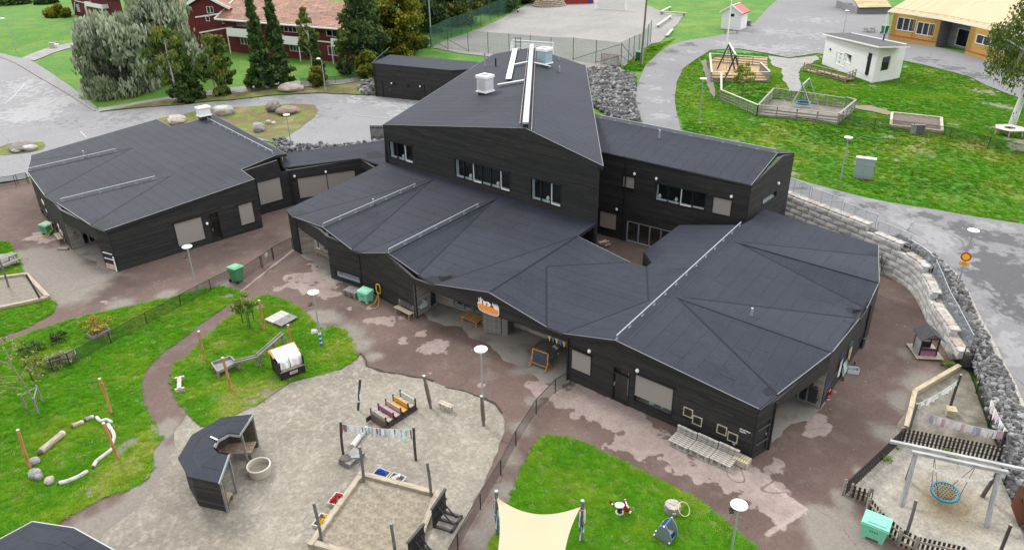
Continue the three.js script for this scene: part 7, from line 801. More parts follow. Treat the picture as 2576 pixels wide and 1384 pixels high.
{const t=thing('wooden_box','small square wooden box standing in the upper pen','box',yd(2392,1044),-0.3);mesh('side',[bx(0.5,0.4,0.5,0,0.2,0)],M.paleWood,t);mesh('lid',[bx(0.54,0.03,0.54,0,0.42,0)],wood(0.36,0.3,0.18),t);}
{
const fl=yd(2270,1274),bl=yd(2284,1207),fr=yd(2484,1326),br=yd(2474,1249),tl=at(2324,1146,2.55),tr=at(2487,1184,2.55);const mL=lerp3(fl,bl,0.5),h=topY(mL,1139);const A=V(mL.x,h,mL.z),mR=lerp3(fr,br,0.5),B=V(mR.x,h,mR.z);const t=thing('log_swing','big swing frame of pale logs in the lower right pen','swing',mL);const P=partsAt(t,mL);const pale=wood(0.27,0.27,0.28),dk=wood(0.13,0.105,0.09);P('leg',[rod(fl,A.clone().add(V(0,0.05,0)),0.12,0.1)],pale);P('leg',[rod(bl,A,0.11,0.09)],dk);P('leg',[rod(fr,B.clone().add(V(0,0.05,0)),0.12,0.1)],pale);P('leg',[rod(br,B,0.11,0.09)],dk);const d=B.clone().sub(A).normalize();P('beam',[bar(A.clone().addScaledVector(d,-0.25).add(V(0,0.05,0.1)),B.clone().addScaledVector(d,0.3).add(V(0,0.05,0.1)),0.17,0.17)],wood(0.34,0.34,0.34));P('beam',[bar(A.clone().addScaledVector(d,-1.1).add(V(0,0.2,-0.2)),B.clone().addScaledVector(d,1.2).add(V(0,0.2,-0.2)),0.17,0.13)],wood(0.36,0.355,0.35));
const c=at(2380,1239,0.55),s=thing('basket_swing','blue-rimmed net basket seat hanging from the log swing','swing seat',c),R=0.6;s.rotation.set(0.12,0,0.1);mesh('rim',[new THREE.TorusGeometry(R,0.065,10,40).rotateX(Math.PI / 2)],mat(0.006,0.15,0.23,0.5),s);const net=[];for (let i=-4;i <= 4;i++){const o=i*R / 4.6,l=Math.sqrt(R*R - o*o);for (const r of [0.6,0.6 + Math.PI / 3,0.6 + 2*Math.PI / 3]) net.push(rod(V(-l,-0.05,o).applyAxisAngle(V(0,1,0),r),V(l,-0.05,o).applyAxisAngle(V(0,1,0),r),0.011,0.011,4));} mesh('net',net,M.rubber,s);for (let i=0;i<24;i++){const a=i / 24*6.283;mesh('lashing',[ball(0.03,Math.cos(a)*R*0.88,-0.01,Math.sin(a)*R*0.88)],M.rope,s);}
const beamAt=(k)=>lerp3(A,B,k);for (const [k,sg] of [[0.22,-1],[0.72,1]]) for (const z of [-0.35,0.35]){const e=V(sg*Math.sqrt(R*R - z*z),0,z).applyEuler(s.rotation);mesh('rope',[rod(V(0,0,0),V(0,1,0),0.012)],M.rubber,s).removeFromParent();P('chain',[rod(c.clone().add(e),beamAt(k).add(V(0,0,0.05)),0.013,0.013,5)],M.rubber);}
const G1=beamAt(0.04).add(V(0,-0.15,0.2)),G2=beamAt(0.93).add(V(0,-0.3,0.2)),w=thing('pennant_string','string of little white pennants under the log swing beam','bunting',G1.clone()),C2=new THREE.QuadraticBezierCurve3(V(0,0,0),G2.clone().sub(G1).multiplyScalar(0.5).add(V(0,-1.1,0)),G2.clone().sub(G1));mesh('string',[new THREE.TubeGeometry(C2,20,0.01,4)],M.rope,w);for (let i=0;i<18;i++){const p=C2.getPoint((i + 0.5) / 18),g=new THREE.BufferGeometry();g.setAttribute('position',new THREE.BufferAttribute(new Float32Array([-0.1,0,0,0.1,0,0,0,-0.2,0.02,0.1,0,-0.01,-0.1,0,-0.01,0,-0.2,0.01]),3));g.computeVertexNormals();const m=mesh('pennant',[g],M.white,w);m.position.copy(p);m.rotation.y=yaw(A,B);}}
single('rusty_panel',[(()=>{const P=[[2567,1222],[2545,1272],[2566,1326],[2610,1330],[2610,1235]].map((q,i)=>at(q[0],q[1],[1.5,0.9,0.1,0.1,1.5][i]));const g=polyGeo([...P,...P.map((p)=>p.clone().add(V(0.04,-0.02,-0.04)))],[0,1,2,0,2,3,0,3,4,5,7,6,5,8,7,5,9,8,0,5,6,0,6,1,1,6,7,1,7,2]);return clean(g);})()],mat(0.34,0.1,0.03,0.8,{map:STONE,side:THREE.DoubleSide}),'rusty steel sheet leaning at the right edge of the pen','panel');
{
const d=yd(2300,914),e=yd(2368,917),ry=yaw(d,e),c=lerp3(yd(2283,868),e,0.5),t=thing('playhouse','little pink and dark playhouse with a felt roof on a pale deck','playhouse',yd(2328,893),ry),W=1.0;for (let i=0;i<9;i++) mesh('deck_board',[bx(1.65,0.04,0.18,0.05,0.14,0.62 - i*0.2)],M.paleWood,t);for (const x of [-0.7,0.75]) mesh('deck_joist',[bx(0.08,0.11,1.8,x,0.06,-0.2)],M.oak,t);
const br=wood(0.025,0.018,0.018),pk=mat(0.32,0.11,0.2,0.7);for (const x of [-W / 2,W / 2]) for (const z of [0.35,-0.65]) mesh('post',[bar(V(x,0.14,z),V(x,1.45,z),0.08)],br,t);mesh('front_panel',[bx(W - 0.08,0.42,0.03,0,0.4,0.35)],pk,t);mesh('sill',[bx(W + 0.1,0.05,0.2,0,0.63,0.38)],br,t);mesh('side_panel',[bx(0.03,1.2,0.95,-W / 2,0.75,-0.15)],mat(0.42,0.45,0.47,0.7),t);mesh('rear_panel',[bx(W,0.42,0.03,0,0.4,-0.65)],br,t);mesh('floor',[bx(W,0.03,1,0,0.18,-0.15)],mat(0.36,0.14,0.24,0.7),t);const gb=new THREE.Shape([[-W / 2,0],[W / 2,0],[0,0.34]].map((q)=>new THREE.Vector2(...q)));mesh('gable',[new THREE.ExtrudeGeometry(gb,{depth:0.03,bevelEnabled:false}).translate(0,1.42,0.34)],pk,t);mesh('header',[bx(W,0.07,0.05,0,1.4,0.36)],br,t);const fr=mat(0.045,0.047,0.052,0.8,{map:STONE});for (const s of [-1,1]) mesh('roof_slope',[bx(0.86,0.035,1.5,s*0.36,1.6,-0.12,0,0,-s*0.6)],fr,t);}
{
const t=thing('plastic_box','clear plastic storage box on the asphalt by the right wall','box',yd(2146,936),-0.25),m=mat(0.5,0.56,0.58,0.3),W=0.66,D=0.46,H=0.26;mesh('floor',[bx(W,0.02,D,0,0.02,0)],mat(0.13,0.14,0.14),t);for (const s of [-1,1]){mesh('side',[bx(W,H,0.02,0,H / 2,s*D / 2)],m,t);mesh('end',[bx(0.02,H,D - 0.02,s*W / 2,H / 2,0)],m,t);} for (const [x,z,c] of [[-0.15,-0.05,[0.6,0.5,0.3]],[0.05,0.06,[0.6,0.6,0.6]],[0.2,0.05,[0.4,0.5,0.5]]]){const o=thing('toy','small pale toy lying in the clear plastic box','toy',t.position.clone().add(V(x,0.06,z)),x*9,'toys in the clear box');mesh('body',[ball(0.06,0,0,0,1.5,0.6,1)],mat(...c,0.6),o);mesh('knob',[ball(0.025,0.05,0.03,0)],M.whiteSoft,o);}
const W_=WRs,on=(x,y,d)=>onWall(x,y,W_.A,W_.B).addScaledVector(W_.n,d),r=yaw(W_.A,W_.B);const b=yd(2126,945),bd=thing('drawing_board','pale turquoise drawing board leaning on the right-hand wall','board',b,r);mesh('panel',[bx(0.95,1.0,0.03,0,0.62,-0.1,0,-0.2)],mat(0.35,0.5,0.5,0.6),bd);for (const x of [-0.42,0.42]) mesh('leg',[bar(V(x,0,0.15),V(x,1.1,-0.18),0.05)],M.greyWood,bd);
const ta=(l,px,py,col,hoop,len)=>{const p=on(px,py,0.1),o=thing('hanging_tassels',l,'wall decoration',p,r);mesh('hoop',[new THREE.TorusGeometry(0.18,0.015,6,24).translate(0,-0.1,0)],hoop,o);for (let i=0;i<7;i++){const c=mesh('strip',[cloth(0.07,len*rr(0.75,1.1),1,0.01)],col[i % col.length],o);c.position.set(-0.15 + i*0.05,-0.25,0.02);} o.scale.setScalar(1.45);};ta('blue hoop with white and pink strips hanging on the right wall',2117,893,[RAGC[0],RAGP[1],RAGC[2]],mat(0.03,0.08,0.35),0.8);ta('green hoop with white and orange strips hanging on the right wall',2140,862,[M.white,mat(0.65,0.33,0.03,0.8),mat(0.65,0.33,0.03,0.8)],mat(0.03,0.25,0.1),0.6);
{const p=on(2167,858,0.16),o=thing('hanging_coat','dark green rain clothes hanging on the right-hand wall','clothes',p,r);mesh('coat',[new THREE.CylinderGeometry(0.1,0.22,0.9,10).scale(1,1,0.5).translate(0,-0.3,0)],mat(0.012,0.035,0.03,0.6),o);mesh('hood',[ball(0.12,0,0.16,0)],mat(0.012,0.035,0.03,0.6),o);mesh('trousers',[bx(0.2,0.6,0.1,0.3,-0.35,0)],mat(0.015,0.02,0.03,0.6),o);}
{const p=on(2083,990,0.12),o=thing('red_bucket','red bucket hanging at the corner of the right-hand wall','bucket',p,r);mesh('cup',[new THREE.LatheGeometry([[0,0],[0.1,0],[0.14,0.22],[0.12,0.2],[0,0.02]].map((q)=>new THREE.Vector2(...q)),14)],mat(0.6,0.012,0.015,0.4),o);mesh('handle',[new THREE.TorusGeometry(0.13,0.01,5,12,Math.PI).translate(0,0.21,0)],M.whiteSoft,o);const q=on(2079,1006,0.12),o2=thing('white_jug','white can with a red lid below the red bucket on the wall','can',q,r);mesh('body',[new THREE.CylinderGeometry(0.09,0.09,0.3,12)],M.white,o2);mesh('lid',[new THREE.CylinderGeometry(0.07,0.09,0.08,12).translate(0,0.19,0)],mat(0.45,0.02,0.02,0.5),o2);}
for (const [x,y,l] of [[2122,958,'left grey boot on the ground below the drawing board'],[2152,918,'dark boot on the ground beside the plastic box']]){const o=thing('rain_boot',l,'boot',yd(x,y),0.4);mesh('shaft',[new THREE.CylinderGeometry(0.06,0.055,0.26,10).translate(0,0.15,0)],mat(0.08,0.085,0.09,0.5),o);mesh('foot',[ball(0.06,0.07,0.05,0,2.1,0.8,1)],mat(0.1,0.1,0.1,0.5),o);}}
{
const A=bLend,B=dL,u=B.clone().sub(A).setY(0).normalize(),n=V(-u.z,0,u.x);[[107,508,0.8,0.28],[116,530,0.35,0.2],[146,568,0.5,0.22],[152,580,0.3,0.14]].forEach(([x,y,w,h],i)=>{const t=thing('wall_decoration',['largest white cut-out shape on the left pavilion end wall','small white cut-out below the largest one on the left end wall','white cut-out shape above the pale bench on the left end wall','small white cut-out nearest the left entrance recess'][i],'wall decoration',onWall(x,y,A,B).addScaledVector(n,0.06),Math.atan2(-u.z,u.x));mesh('shape',[ball(h,0,0,0,w / h*0.7,1,0.08)],M.white,t);mesh('shape',[ball(h*0.6,w*0.45,h*0.3,0,1,1,0.1)],M.white,t);});
const a=yd(268,676),b=yd(296,684),t=thing('chalk_shelf','pale shelves and boards fixed at the left pavilion corner','wall shelf',lerp3(a,b,0.5).setY(0),yaw(a,b));for (const [y,m] of [[0.35,wood(0.5,0.38,0.28)],[1.05,M.whiteSoft],[1.55,M.whiteSoft]]) mesh('board',[bx(L2(a,b)*0.8,y<0.5?0.45:0.05,0.08,0,y,0.07)],m,t);mesh('upright',[bx(0.07,1.3,0.06,L2(a,b)*0.44,0.7,0.07)],M.whiteSoft,t);}
{const a=yd(2225,700),t=thing('firewood_stack','small untidy stack of branches between pavilion and stone wall','wood stack',yd(2216,690));for (let i=0;i<14;i++) mesh('branch',[rod(V(rr(-0.4,0.4),rr(0.05,1.6),rr(-0.4,0.4)),V(rr(-0.6,0.6),rr(0.3,2.2),rr(-0.5,0.5)),rr(0.02,0.05))],i % 5?M.barkGrey:M.orangeWood,t);}
{const t=thing('firewood_stack','small heap of firewood in the inner courtyard','wood stack',yd(1521,620),0.4);for (let i=0;i<14;i++) mesh('log',[rod(V(rr(-0.3,0.3) - 0.25,0.08 + (i % 4)*0.11,rr(-0.3,0.3)),V(rr(-0.3,0.3) + 0.25,0.08 + (i % 4)*0.11,rr(-0.3,0.3)),0.06)],i % 2?M.paleWood:M.brownWood,t);}
// ---------- far things on the pitch and the slope ----------
function goal(label,a,b,h,d,m,netM,r=0.06){const L=L2(a,b),t=thing('football_goal',label,'goal',lerp3(a,b,0.5),yaw(a,b));for (const x of [-L / 2,L / 2]){mesh('goalpost',[rod(V(x,0,0),V(x,h,0),r)],m,t);mesh('back_stay',[rod(V(x,h,0),V(x,0,-d),r*0.5)],m,t);mesh('side_net',[clean(polyGeo([V(x,0,0),V(x,h,0),V(x,h,-d*0.4),V(x,0,-d)],[0,1,2,0,2,3]))].map((g)=>{const p=g.attributes.position,uv=g.attributes.uv;for (let i=0;i<p.count;i++) uv.setXY(i,p.getZ(i) / 0.3,p.getY(i) / 0.3);return g;}),netM,t);} mesh('crossbar',[rod(V(-L / 2,h,0),V(L / 2,h,0),r)],m,t);mesh('ground_bar',[rod(V(-L / 2,0.04,-d),V(L / 2,0.04,-d),r*0.6)],m,t);mesh('net',[panel(V(-L / 2,0,-d),V(L / 2,0,-d),0.01,netM,0,0.3)].map(()=>{const g=polyGeo([V(-L / 2,0,-d),V(L / 2,0,-d),V(L / 2,h*0.95,-d*0.4),V(-L / 2,h*0.95,-d*0.4)],[0,1,2,0,2,3]);g.setAttribute('uv',new THREE.BufferAttribute(new Float32Array([0,0,L / 0.3,0,L / 0.3,h / 0.3,0,h / 0.3]),2));g.computeVertexNormals();return g;}),netM,t);return t;}
goal('large white football goal with a net just behind the hall roof',ug(1392,151),ug(1290,144),2.6,1.6,M.white,NET);goal('white football goal at the far end of the gravel pitch',ug(1497,24),ug(1573,29),2.6,1.8,M.white,NET);goal('small faded red goal behind the green fence',ug(1512,164),ug(1553,168),1.7,0.8,mat(0.32,0.16,0.15,0.7),meshMat(0.4,0.25,0.24),0.05);
{const p=ug(1382,14),t=thing('log_ring','low round ring of stacked grey logs at the far end of the pitch','log pile',p);for (let k=0;k<4;k++) for (let i=0;i<12;i++){const a=i / 12*6.283 + k*0.26,b=a + 0.5,R=3.6 - k*0.25;mesh('log',[rod(V(Math.cos(a)*R,0.2 + k*0.35,Math.sin(a)*R*0.8),V(Math.cos(b)*R,0.2 + k*0.35,Math.sin(b)*R*0.8),0.2,0.18,7)],M.oak,t);} for (let i=0;i<6;i++) mesh('plank',[bar(V(-2.4,1.5,-1.8 + i*0.7),V(2.4,1.5,-1.8 + i*0.7),0.3,0.06)],M.greyWood,t);
const q=ug(1455,8),s=thing('red_container','red storage crate with a blue post at the top edge of the pitch','container',q,0.05);mesh('body',[bx(6.5,2.2,2.4,0,1.2,0)],mat(0.28,0.03,0.025,0.7),s);for (let i=0;i<13;i++) mesh('rib',[bx(0.12,2.1,0.06,-3.1 + i*0.51,1.2,1.22)],mat(0.25,0.025,0.02,0.7),s);mesh('blue_post',[bx(0.5,2.3,0.2,2.6,1.15,1.3)],mat(0.01,0.04,0.3,0.6),s);mesh('skid',[bx(5.5,0.12,0.3,0,0.06,0.9)],M.oak,s);}
for (const [a,b,l,h] of [[[1659,36],[1727,40],'long pale plank bench at the edge of the gravel pitch',0.6],[[1653,71],[1688,46],'pale beam bench sloping beside the pitch',0.5],[[1678,93],[1692,77],'short pale plank lying near the curved road',0.25],[[1665,34],[1687,23],'short stump-ended beam at the far bench',0.5]]){const p=ug(...a),q=ug(...b),t=thing('beam_bench',l,'bench',p),d=q.clone().sub(p);mesh('beam',[bar(V(0,h,0),d.clone().add(V(0,h,0)),0.42,0.14)],M.whiteWood,t);for (const k of [0.08,0.92]){const e=d.clone().multiplyScalar(k);mesh('support',[bar(e,e.clone().add(V(0,h,0)),0.3)],M.greyWood,t);}}
{const p=ug(1840,84),t=bench('picnic_bench','dark bench in front of the red-roofed playhouse',p,0.05,2.4,wood(0.1,0.1,0.1),{n:3});const w=thing('wooden_crate','grey slatted crate seat beside the red-roofed playhouse','crate',ug(1878,64),0.2);for (let i=0;i<5;i++) mesh('slat',[bx(1.3,0.1,1.4,0,0.08 + i*0.2,0)],M.greyWood,w);const j=thing('hanging_coat','black and red clothes hanging at the side of the playhouse','clothes',ug(1868,68));mesh('coat',[new THREE.CylinderGeometry(0.2,0.35,1.5,8).translate(0,1.2,0)],M.black,j);mesh('bag',[ball(0.3,0.2,0.5,0.2)],mat(0.5,0.05,0.02,0.6),j);}
{
const a=ug(1822,193),b=ug(1867,208),a2=ug(1828,176),b2_=ug(1852,190);const L1=ug(1812,162),L1b=ug(1830,172),R1=ug(1843,200),R1b=ug(1862,206);const T1=V(0,0,0),c1=lerp3(ug(1817,176),ug(1838,176),0.5),c2=lerp3(ug(1832,200),ug(1855,206),0.5);const h1=topY(c1,110),h2=h1;const t=thing('swing_frame','dark wooden swing frame on the wood-chip bed','swing',c1.clone()),P=partsAt(t,c1),A=V(c1.x,h1,c1.z),B=V(c2.x,h1,c2.z + 0.2);const dkw=wood(0.035,0.03,0.028);P('beam',[rod(A.clone().add(A.clone().sub(B).normalize().multiplyScalar(0.4)),B.clone().add(B.clone().sub(A).normalize().multiplyScalar(0.4)),0.11)],dkw);P('beam_cap',[bar(A.clone().add(V(0,0.13,0)),B.clone().add(V(0,0.13,0)),0.24,0.05)],M.whiteWood);for (const q of [A,B]) for (const s of [-1,1]) P('leg',[rod(V(q.x + s*1.1,c1.y,q.z + s*0.5),q,0.1)],dkw);for (const k of [0.3,0.62]){const q=lerp3(A,B,k);for (const o of [-0.2,0.2]) P('chain',[rod(q.clone().add(V(o,0,o)),q.clone().add(V(o,-h1 + c1.y + 0.6,o)),0.02,0.02,5)],M.rubber);P('seat',[bx(0.5,0.08,0.3,q.x,c1.y + 0.6,q.z,0.7)],mat(0.5,0.55,0.3,0.7));}}
{
const c=ug(2020,272),t=thing('steel_swing','grey steel swing frame in the sandy pen on the slope','swing',c),A=V(-0.9,3.0,1.3),B=V(0.9,3.0,-1.6);mesh('beam',[rod(A,B,0.07)],mat(0.35,0.42,0.47,0.4,{metalness:0.3}),t);for (const [q,xs] of [[A,[[-2.3,1.9],[0.3,2.7]]],[B,[[-0.5,-2.3],[2.2,-1.0]]]]) for (const [x,z] of xs) mesh('leg',[rod(V(x,0,z),q,0.05)],M.galv,t);const s=thing('basket_swing','blue-rimmed basket seat hanging in the steel swing on the slope','swing seat',c.clone().add(V(0,0.62,0)));mesh('rim',[new THREE.TorusGeometry(0.75,0.1,8,30).rotateX(Math.PI / 2)],mat(0.008,0.14,0.24,0.5),s);const net=[];for (let i=-3;i <= 3;i++){const o=i*0.2,l=Math.sqrt(0.5625 - o*o);net.push(rod(V(-l,-0.05,o),V(l,-0.05,o),0.02,0.02,4),rod(V(o,-0.05,-l),V(o,-0.05,l),0.02,0.02,4));} mesh('net',net,M.rubber,s);for (const [q,x,z] of [[A,-0.5,0.5],[A,0.3,0.65],[B,0.5,-0.5],[B,-0.3,-0.65]]) mesh('chain',[rod(q,V(x,0.62,z),0.018,0.018,4)],M.rubber,t);}
{
const p=ug(2171,449),w=L2(ug(2148,446),ug(2195,450)),h=topY(p,400) - p.y,t=thing('cable_cabinet','grey metal cable cabinet on the green slope','cabinet',p,yaw(ug(2148,443),ug(2194,450))),m=mat(0.27,0.32,0.35,0.5,{metalness:0.2});mesh('body',[bx(w,h,0.45,0,h / 2,-0.2)],m,t);for (const s of [-1,1]) mesh('door',[bx(w / 2 - 0.03,h*0.82,0.03,s*w / 4,h*0.53,0.035)],mat(0.3,0.35,0.38,0.5,{metalness:0.2}),t);mesh('roof',[bx(w + 0.1,0.08,0.6,0,h + 0.03,-0.2)],mat(0.6,0.6,0.6,0.5),t);mesh('plinth',[bx(w,0.14,0.5,0,0.05,-0.18)],mat(0.25,0.26,0.26,0.7),t);mesh('seam',[bx(w,0.03,0.01,0,h*0.66,0.055)],mat(0.2,0.24,0.26),t);
const q=ug(132,120),s=thing('electric_box','small pale box on the grass beside the branching footpath','cabinet',q);mesh('body',[bx(1.1,0.9,0.6,0,0.45,0)],mat(0.45,0.4,0.34,0.7),s);mesh('lid',[bx(1.2,0.08,0.7,0,0.92,0)],mat(0.4,0.35,0.3,0.7),s);}
{
const a=ug(934,352),b=ug(966,352),t=thing('slat_screen','short black screen of upright slats beside the hall','fence',a),d=b.clone().sub(a);for (let i=0;i<12;i++){const p=d.clone().multiplyScalar(i / 11);mesh('slat',[bar(p,p.clone().add(V(0,1.7,0)),0.1,0.05)],M.black,t);} for (const y of [0.3,1.4]) mesh('rail',[bar(V(0,y,-0.05),d.clone().add(V(0,y,-0.05)),0.05,0.08)],M.black,t);}
{const p=ug(2539,336),t=thing('tree_bench','pale hexagonal bench round the birch trunk','bench',p),R=1.45,r=0.55,h=0.62;for (let i=0;i<6;i++){const a=i / 6*6.283,b=(i + 1) / 6*6.283;for (let k=0;k<3;k++){const r0=r + (R - r)*(k + 0.03) / 3,r1=r + (R - r)*(k + 0.97) / 3;mesh('seat_board',prism([[Math.cos(a)*r0,Math.sin(a)*r0],[Math.cos(a)*r1,Math.sin(a)*r1],[Math.cos(b)*r1,Math.sin(b)*r1],[Math.cos(b)*r0,Math.sin(b)*r0]],(q,d)=>V(q[0],h + d,-q[1]),0.05),M.whiteWood,t);} mesh('leg',[bar(V(Math.cos(a)*R*0.92,0,Math.sin(a)*R*0.92),V(Math.cos(a)*R*0.85,h - 0.05,Math.sin(a)*R*0.85),0.12)],M.oak,t);mesh('brace',[bar(V(Math.cos(a)*r*1.1,0.05,Math.sin(a)*r*1.1),V(Math.cos(b)*R*0.85,h - 0.08,Math.sin(b)*R*0.85),0.06,0.08)],M.oak,t);}}
// ---------- stones, trees, grass ----------
reseed(600);
function rockGeo(seed,det=1){const g=new THREE.IcosahedronGeometry(1,det),p=g.attributes.position;for (let i=0;i<p.count;i++){const x=p.getX(i),y=p.getY(i),z=p.getZ(i);const k=0.72 + 0.6*fbm(x*1.5 + seed*7.3 + 20,y*1.5 + z*1.9 + seed*3.1 + 20,3);p.setXYZ(i,x*k,y*k*0.8,z*k);} g.computeVertexNormals();return clean(g);}
const ROCKS=[1,2,3,4,5].map((s)=>rockGeo(s,s % 2)),BOULD=[11,12,13,14].map((s)=>rockGeo(s,3));
const rockM=[stone(0.2,0.2,0.2),stone(0.13,0.13,0.135),stone(0.3,0.3,0.3),stone(0.09,0.09,0.095)];
function boulder(label,cx,by,w,h,m,i=0,flat=false){const p=flat?yd(cx,by):ug(cx,by),d=p.distanceTo(EYE),sw=w*d / FOC,shh=h*d / FOC;const o=single('boulder',BOULD[i % 4],m,label,'boulder');o.position.copy(p).add(V(0,shh*0.28,0));o.scale.set(sw*(flat?0.42:0.48),shh*0.56,sw*0.38);o.rotation.y=i*1.7;return o;}
const warmS=stone(0.38,0.33,0.28),greyS=stone(0.28,0.27,0.255),darkS=stone(0.17,0.145,0.13),brS=stone(0.24,0.18,0.14),paleS=stone(0.42,0.4,0.36);
[['large pale boulder by the brown verge near the spruces',730,228,58,26,warmS,0],['pale reddish boulder behind the left pavilion roof',447,308,52,24,warmS,1],['round pale boulder beside the roof vent of the left pavilion',562,288,46,30,paleS,2],['dark square boulder on the grass island',686,277,46,30,darkS,3],['flat layered brown boulder on the grass island',723,285,56,24,brS,0],['grey boulder at the lower end of the grass island',652,330,36,30,greyS,1],['small white stone on the grass island beside the layered boulder',675,312,14,14,paleS,2],['tiny white stone on the grass island',687,312,14,9,paleS,3],['dark grey boulder behind the others on the small left island',58,372,62,16,darkS,1],['pale boulder at the right of the small left island',74,377,30,15,paleS,2],['flat grey stone at the front of the small left island',42,380,32,12,greyS,3],['pale boulder on top of the small left island',58,366,18,12,paleS,0]].forEach((a)=>boulder(...a));
[['round grey stone beside the leftmost orange post',86,1166,26,20,greyS,0],['grey flat-topped stone at the foot of the leftmost orange post',89,1197,32,22,greyS,1],['small grey stone below the leftmost orange post',97,1206,18,18,greyS,2],['brownish stone at the bottom left of the log circle',123,1215,26,20,warmS,3],['pale stone beside the lamp post with the blue foot',791,838,22,14,paleS,1],['small stone at the gravel edge',786,842,10,8,warmS,2]].forEach((a)=>boulder(...a,true));
function bank(name,poly,n,s0,s1,nSingle,mats_,onYard){
const g=sheetGeo(poly,0.06,false),root=struct(name,g,groundMat(g,(x,z)=>{const k=0.6 + 0.5*fbm(x*3,z*3);return [0.12*k,0.118*k,0.115*k];},400,10,0.05));let x0=1e9,x1=-1e9,z0=1e9,z1=-1e9;for (const p of poly){x0=Math.min(x0,p.x);x1=Math.max(x1,p.x);z0=Math.min(z0,p.z);z1=Math.max(z1,p.z);}
const list=[];let guard=0;while (list.length<n&&guard++<n*40){const x=rr(x0,x1),z=rr(z0,z1);if (inside(x,z,poly)){const s=s0 + (s1 - s0)*Math.pow(rnd(),1.7);list.push([x,U(x,z) + 0.08 + s*0.3*rnd() + (rnd()<0.35?s*0.6:0),z,s,s*1900 / Math.hypot(x,27,z)]);}}
list.sort((a,b)=>b[4] - a[4]);const rest=list.slice(nSingle);
list.slice(0,nSingle).forEach(([x,y,z,s],i)=>{const m=new THREE.Mesh(ROCKS[i % 5],mats_[Math.floor(rnd()*mats_.length)]);shadowy(m);m.name='stone';m.position.set(x,y,z);m.rotation.set(rr(0,6),rr(0,6),rr(0,6));m.scale.set(s*rr(0.8,1.25),s*rr(0.6,0.9),s*rr(0.8,1.1));root.add(m);});
const D=new THREE.Object3D(),per=Math.ceil(rest.length / 5);for (let k=0;k<5;k++){const part=rest.slice(k*per,(k + 1)*per);if (!part.length) continue;const im=new THREE.InstancedMesh(ROCKS[k],stone(0.22,0.22,0.222),part.length);part.forEach(([x,y,z,s],i)=>{D.position.set(x,y,z);D.rotation.set(rr(0,6),rr(0,6),rr(0,6));D.scale.set(s*rr(0.8,1.25),s*rr(0.6,0.9),s*rr(0.8,1.1));D.updateMatrix();im.setMatrixAt(i,D.matrix);const c=0.25 + 1.3*rnd()*rnd() + 0.2*rnd();im.setColorAt(i,new THREE.Color(c,c*0.995,c*0.985));});shadowy(im);im.name='small_stones';im.userData.kind='stuff';root.add(im);}
}
bank('stone_bank',ugs([[2262,596],[2330,636],[2366,660],[2410,706],[2431,742],[2453,790],[2481,845],[2530,938],[2574,1040],[2640,1150],[2640,1300],[2580,1345]]).concat(yds([[2562,1290],[2530,1222],[2517,1134],[2490,1070],[2463,992],[2444,938]])).concat([wv(28.6,-39),wv(29.1,-42),wv(29.6,-44.6),wv(30.2,-46.9),wv(30.4,-49),wv(30.1,-50.8),wv(29.4,-52.5)]),5200,0.07,0.22,260,rockM);
bank('stone_bank',ugs([[1474,174],[1535,174],[1598,192],[1600,225],[1594,250],[1610,306],[1580,310],[1540,300],[1512,280],[1492,268]]),3200,0.12,0.34,200,rockM);
bank('stone_bank',ugs([[690,352],[715,353],[740,369],[850,367],[964,356],[968,366],[850,380],[725,386],[690,372]]),420,0.12,0.34,40,rockM);
bank('stone_bank',ugs([[905,210],[935,200],[941,240],[918,240],[900,226]]),110,0.2,0.5,20,rockM);
const leafMat=(c,t=0.25)=>{return mat(1,1,1,0.95,{vertexColors:true,side:THREE.DoubleSide,phys:true,transmission:0.15,thickness:0,specularIntensity:0.2});};
const LEAF=leafMat();
function leaves(pts,size,cols,long=1,hang=0){
const n=pts.length,pos=new Float32Array(n*9*2),col=new Float32Array(n*9*2),a=V(0,0,0),b=V(0,0,0);
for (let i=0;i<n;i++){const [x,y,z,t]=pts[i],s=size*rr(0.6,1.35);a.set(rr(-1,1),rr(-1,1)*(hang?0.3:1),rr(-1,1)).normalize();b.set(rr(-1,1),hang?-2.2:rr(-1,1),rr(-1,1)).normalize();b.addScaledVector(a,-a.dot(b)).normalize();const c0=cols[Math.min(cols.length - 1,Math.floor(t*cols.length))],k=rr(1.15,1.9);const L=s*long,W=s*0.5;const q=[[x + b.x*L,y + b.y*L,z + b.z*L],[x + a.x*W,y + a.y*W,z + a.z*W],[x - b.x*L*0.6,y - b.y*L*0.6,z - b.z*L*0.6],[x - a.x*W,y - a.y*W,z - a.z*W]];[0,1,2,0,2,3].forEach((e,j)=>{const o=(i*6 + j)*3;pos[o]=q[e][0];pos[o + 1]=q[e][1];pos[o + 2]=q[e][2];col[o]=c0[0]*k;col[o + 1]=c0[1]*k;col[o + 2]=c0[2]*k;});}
const g=new THREE.BufferGeometry();g.setAttribute('position',new THREE.BufferAttribute(pos,3));g.setAttribute('color',new THREE.BufferAttribute(col,3));g.computeVertexNormals();return g;
}
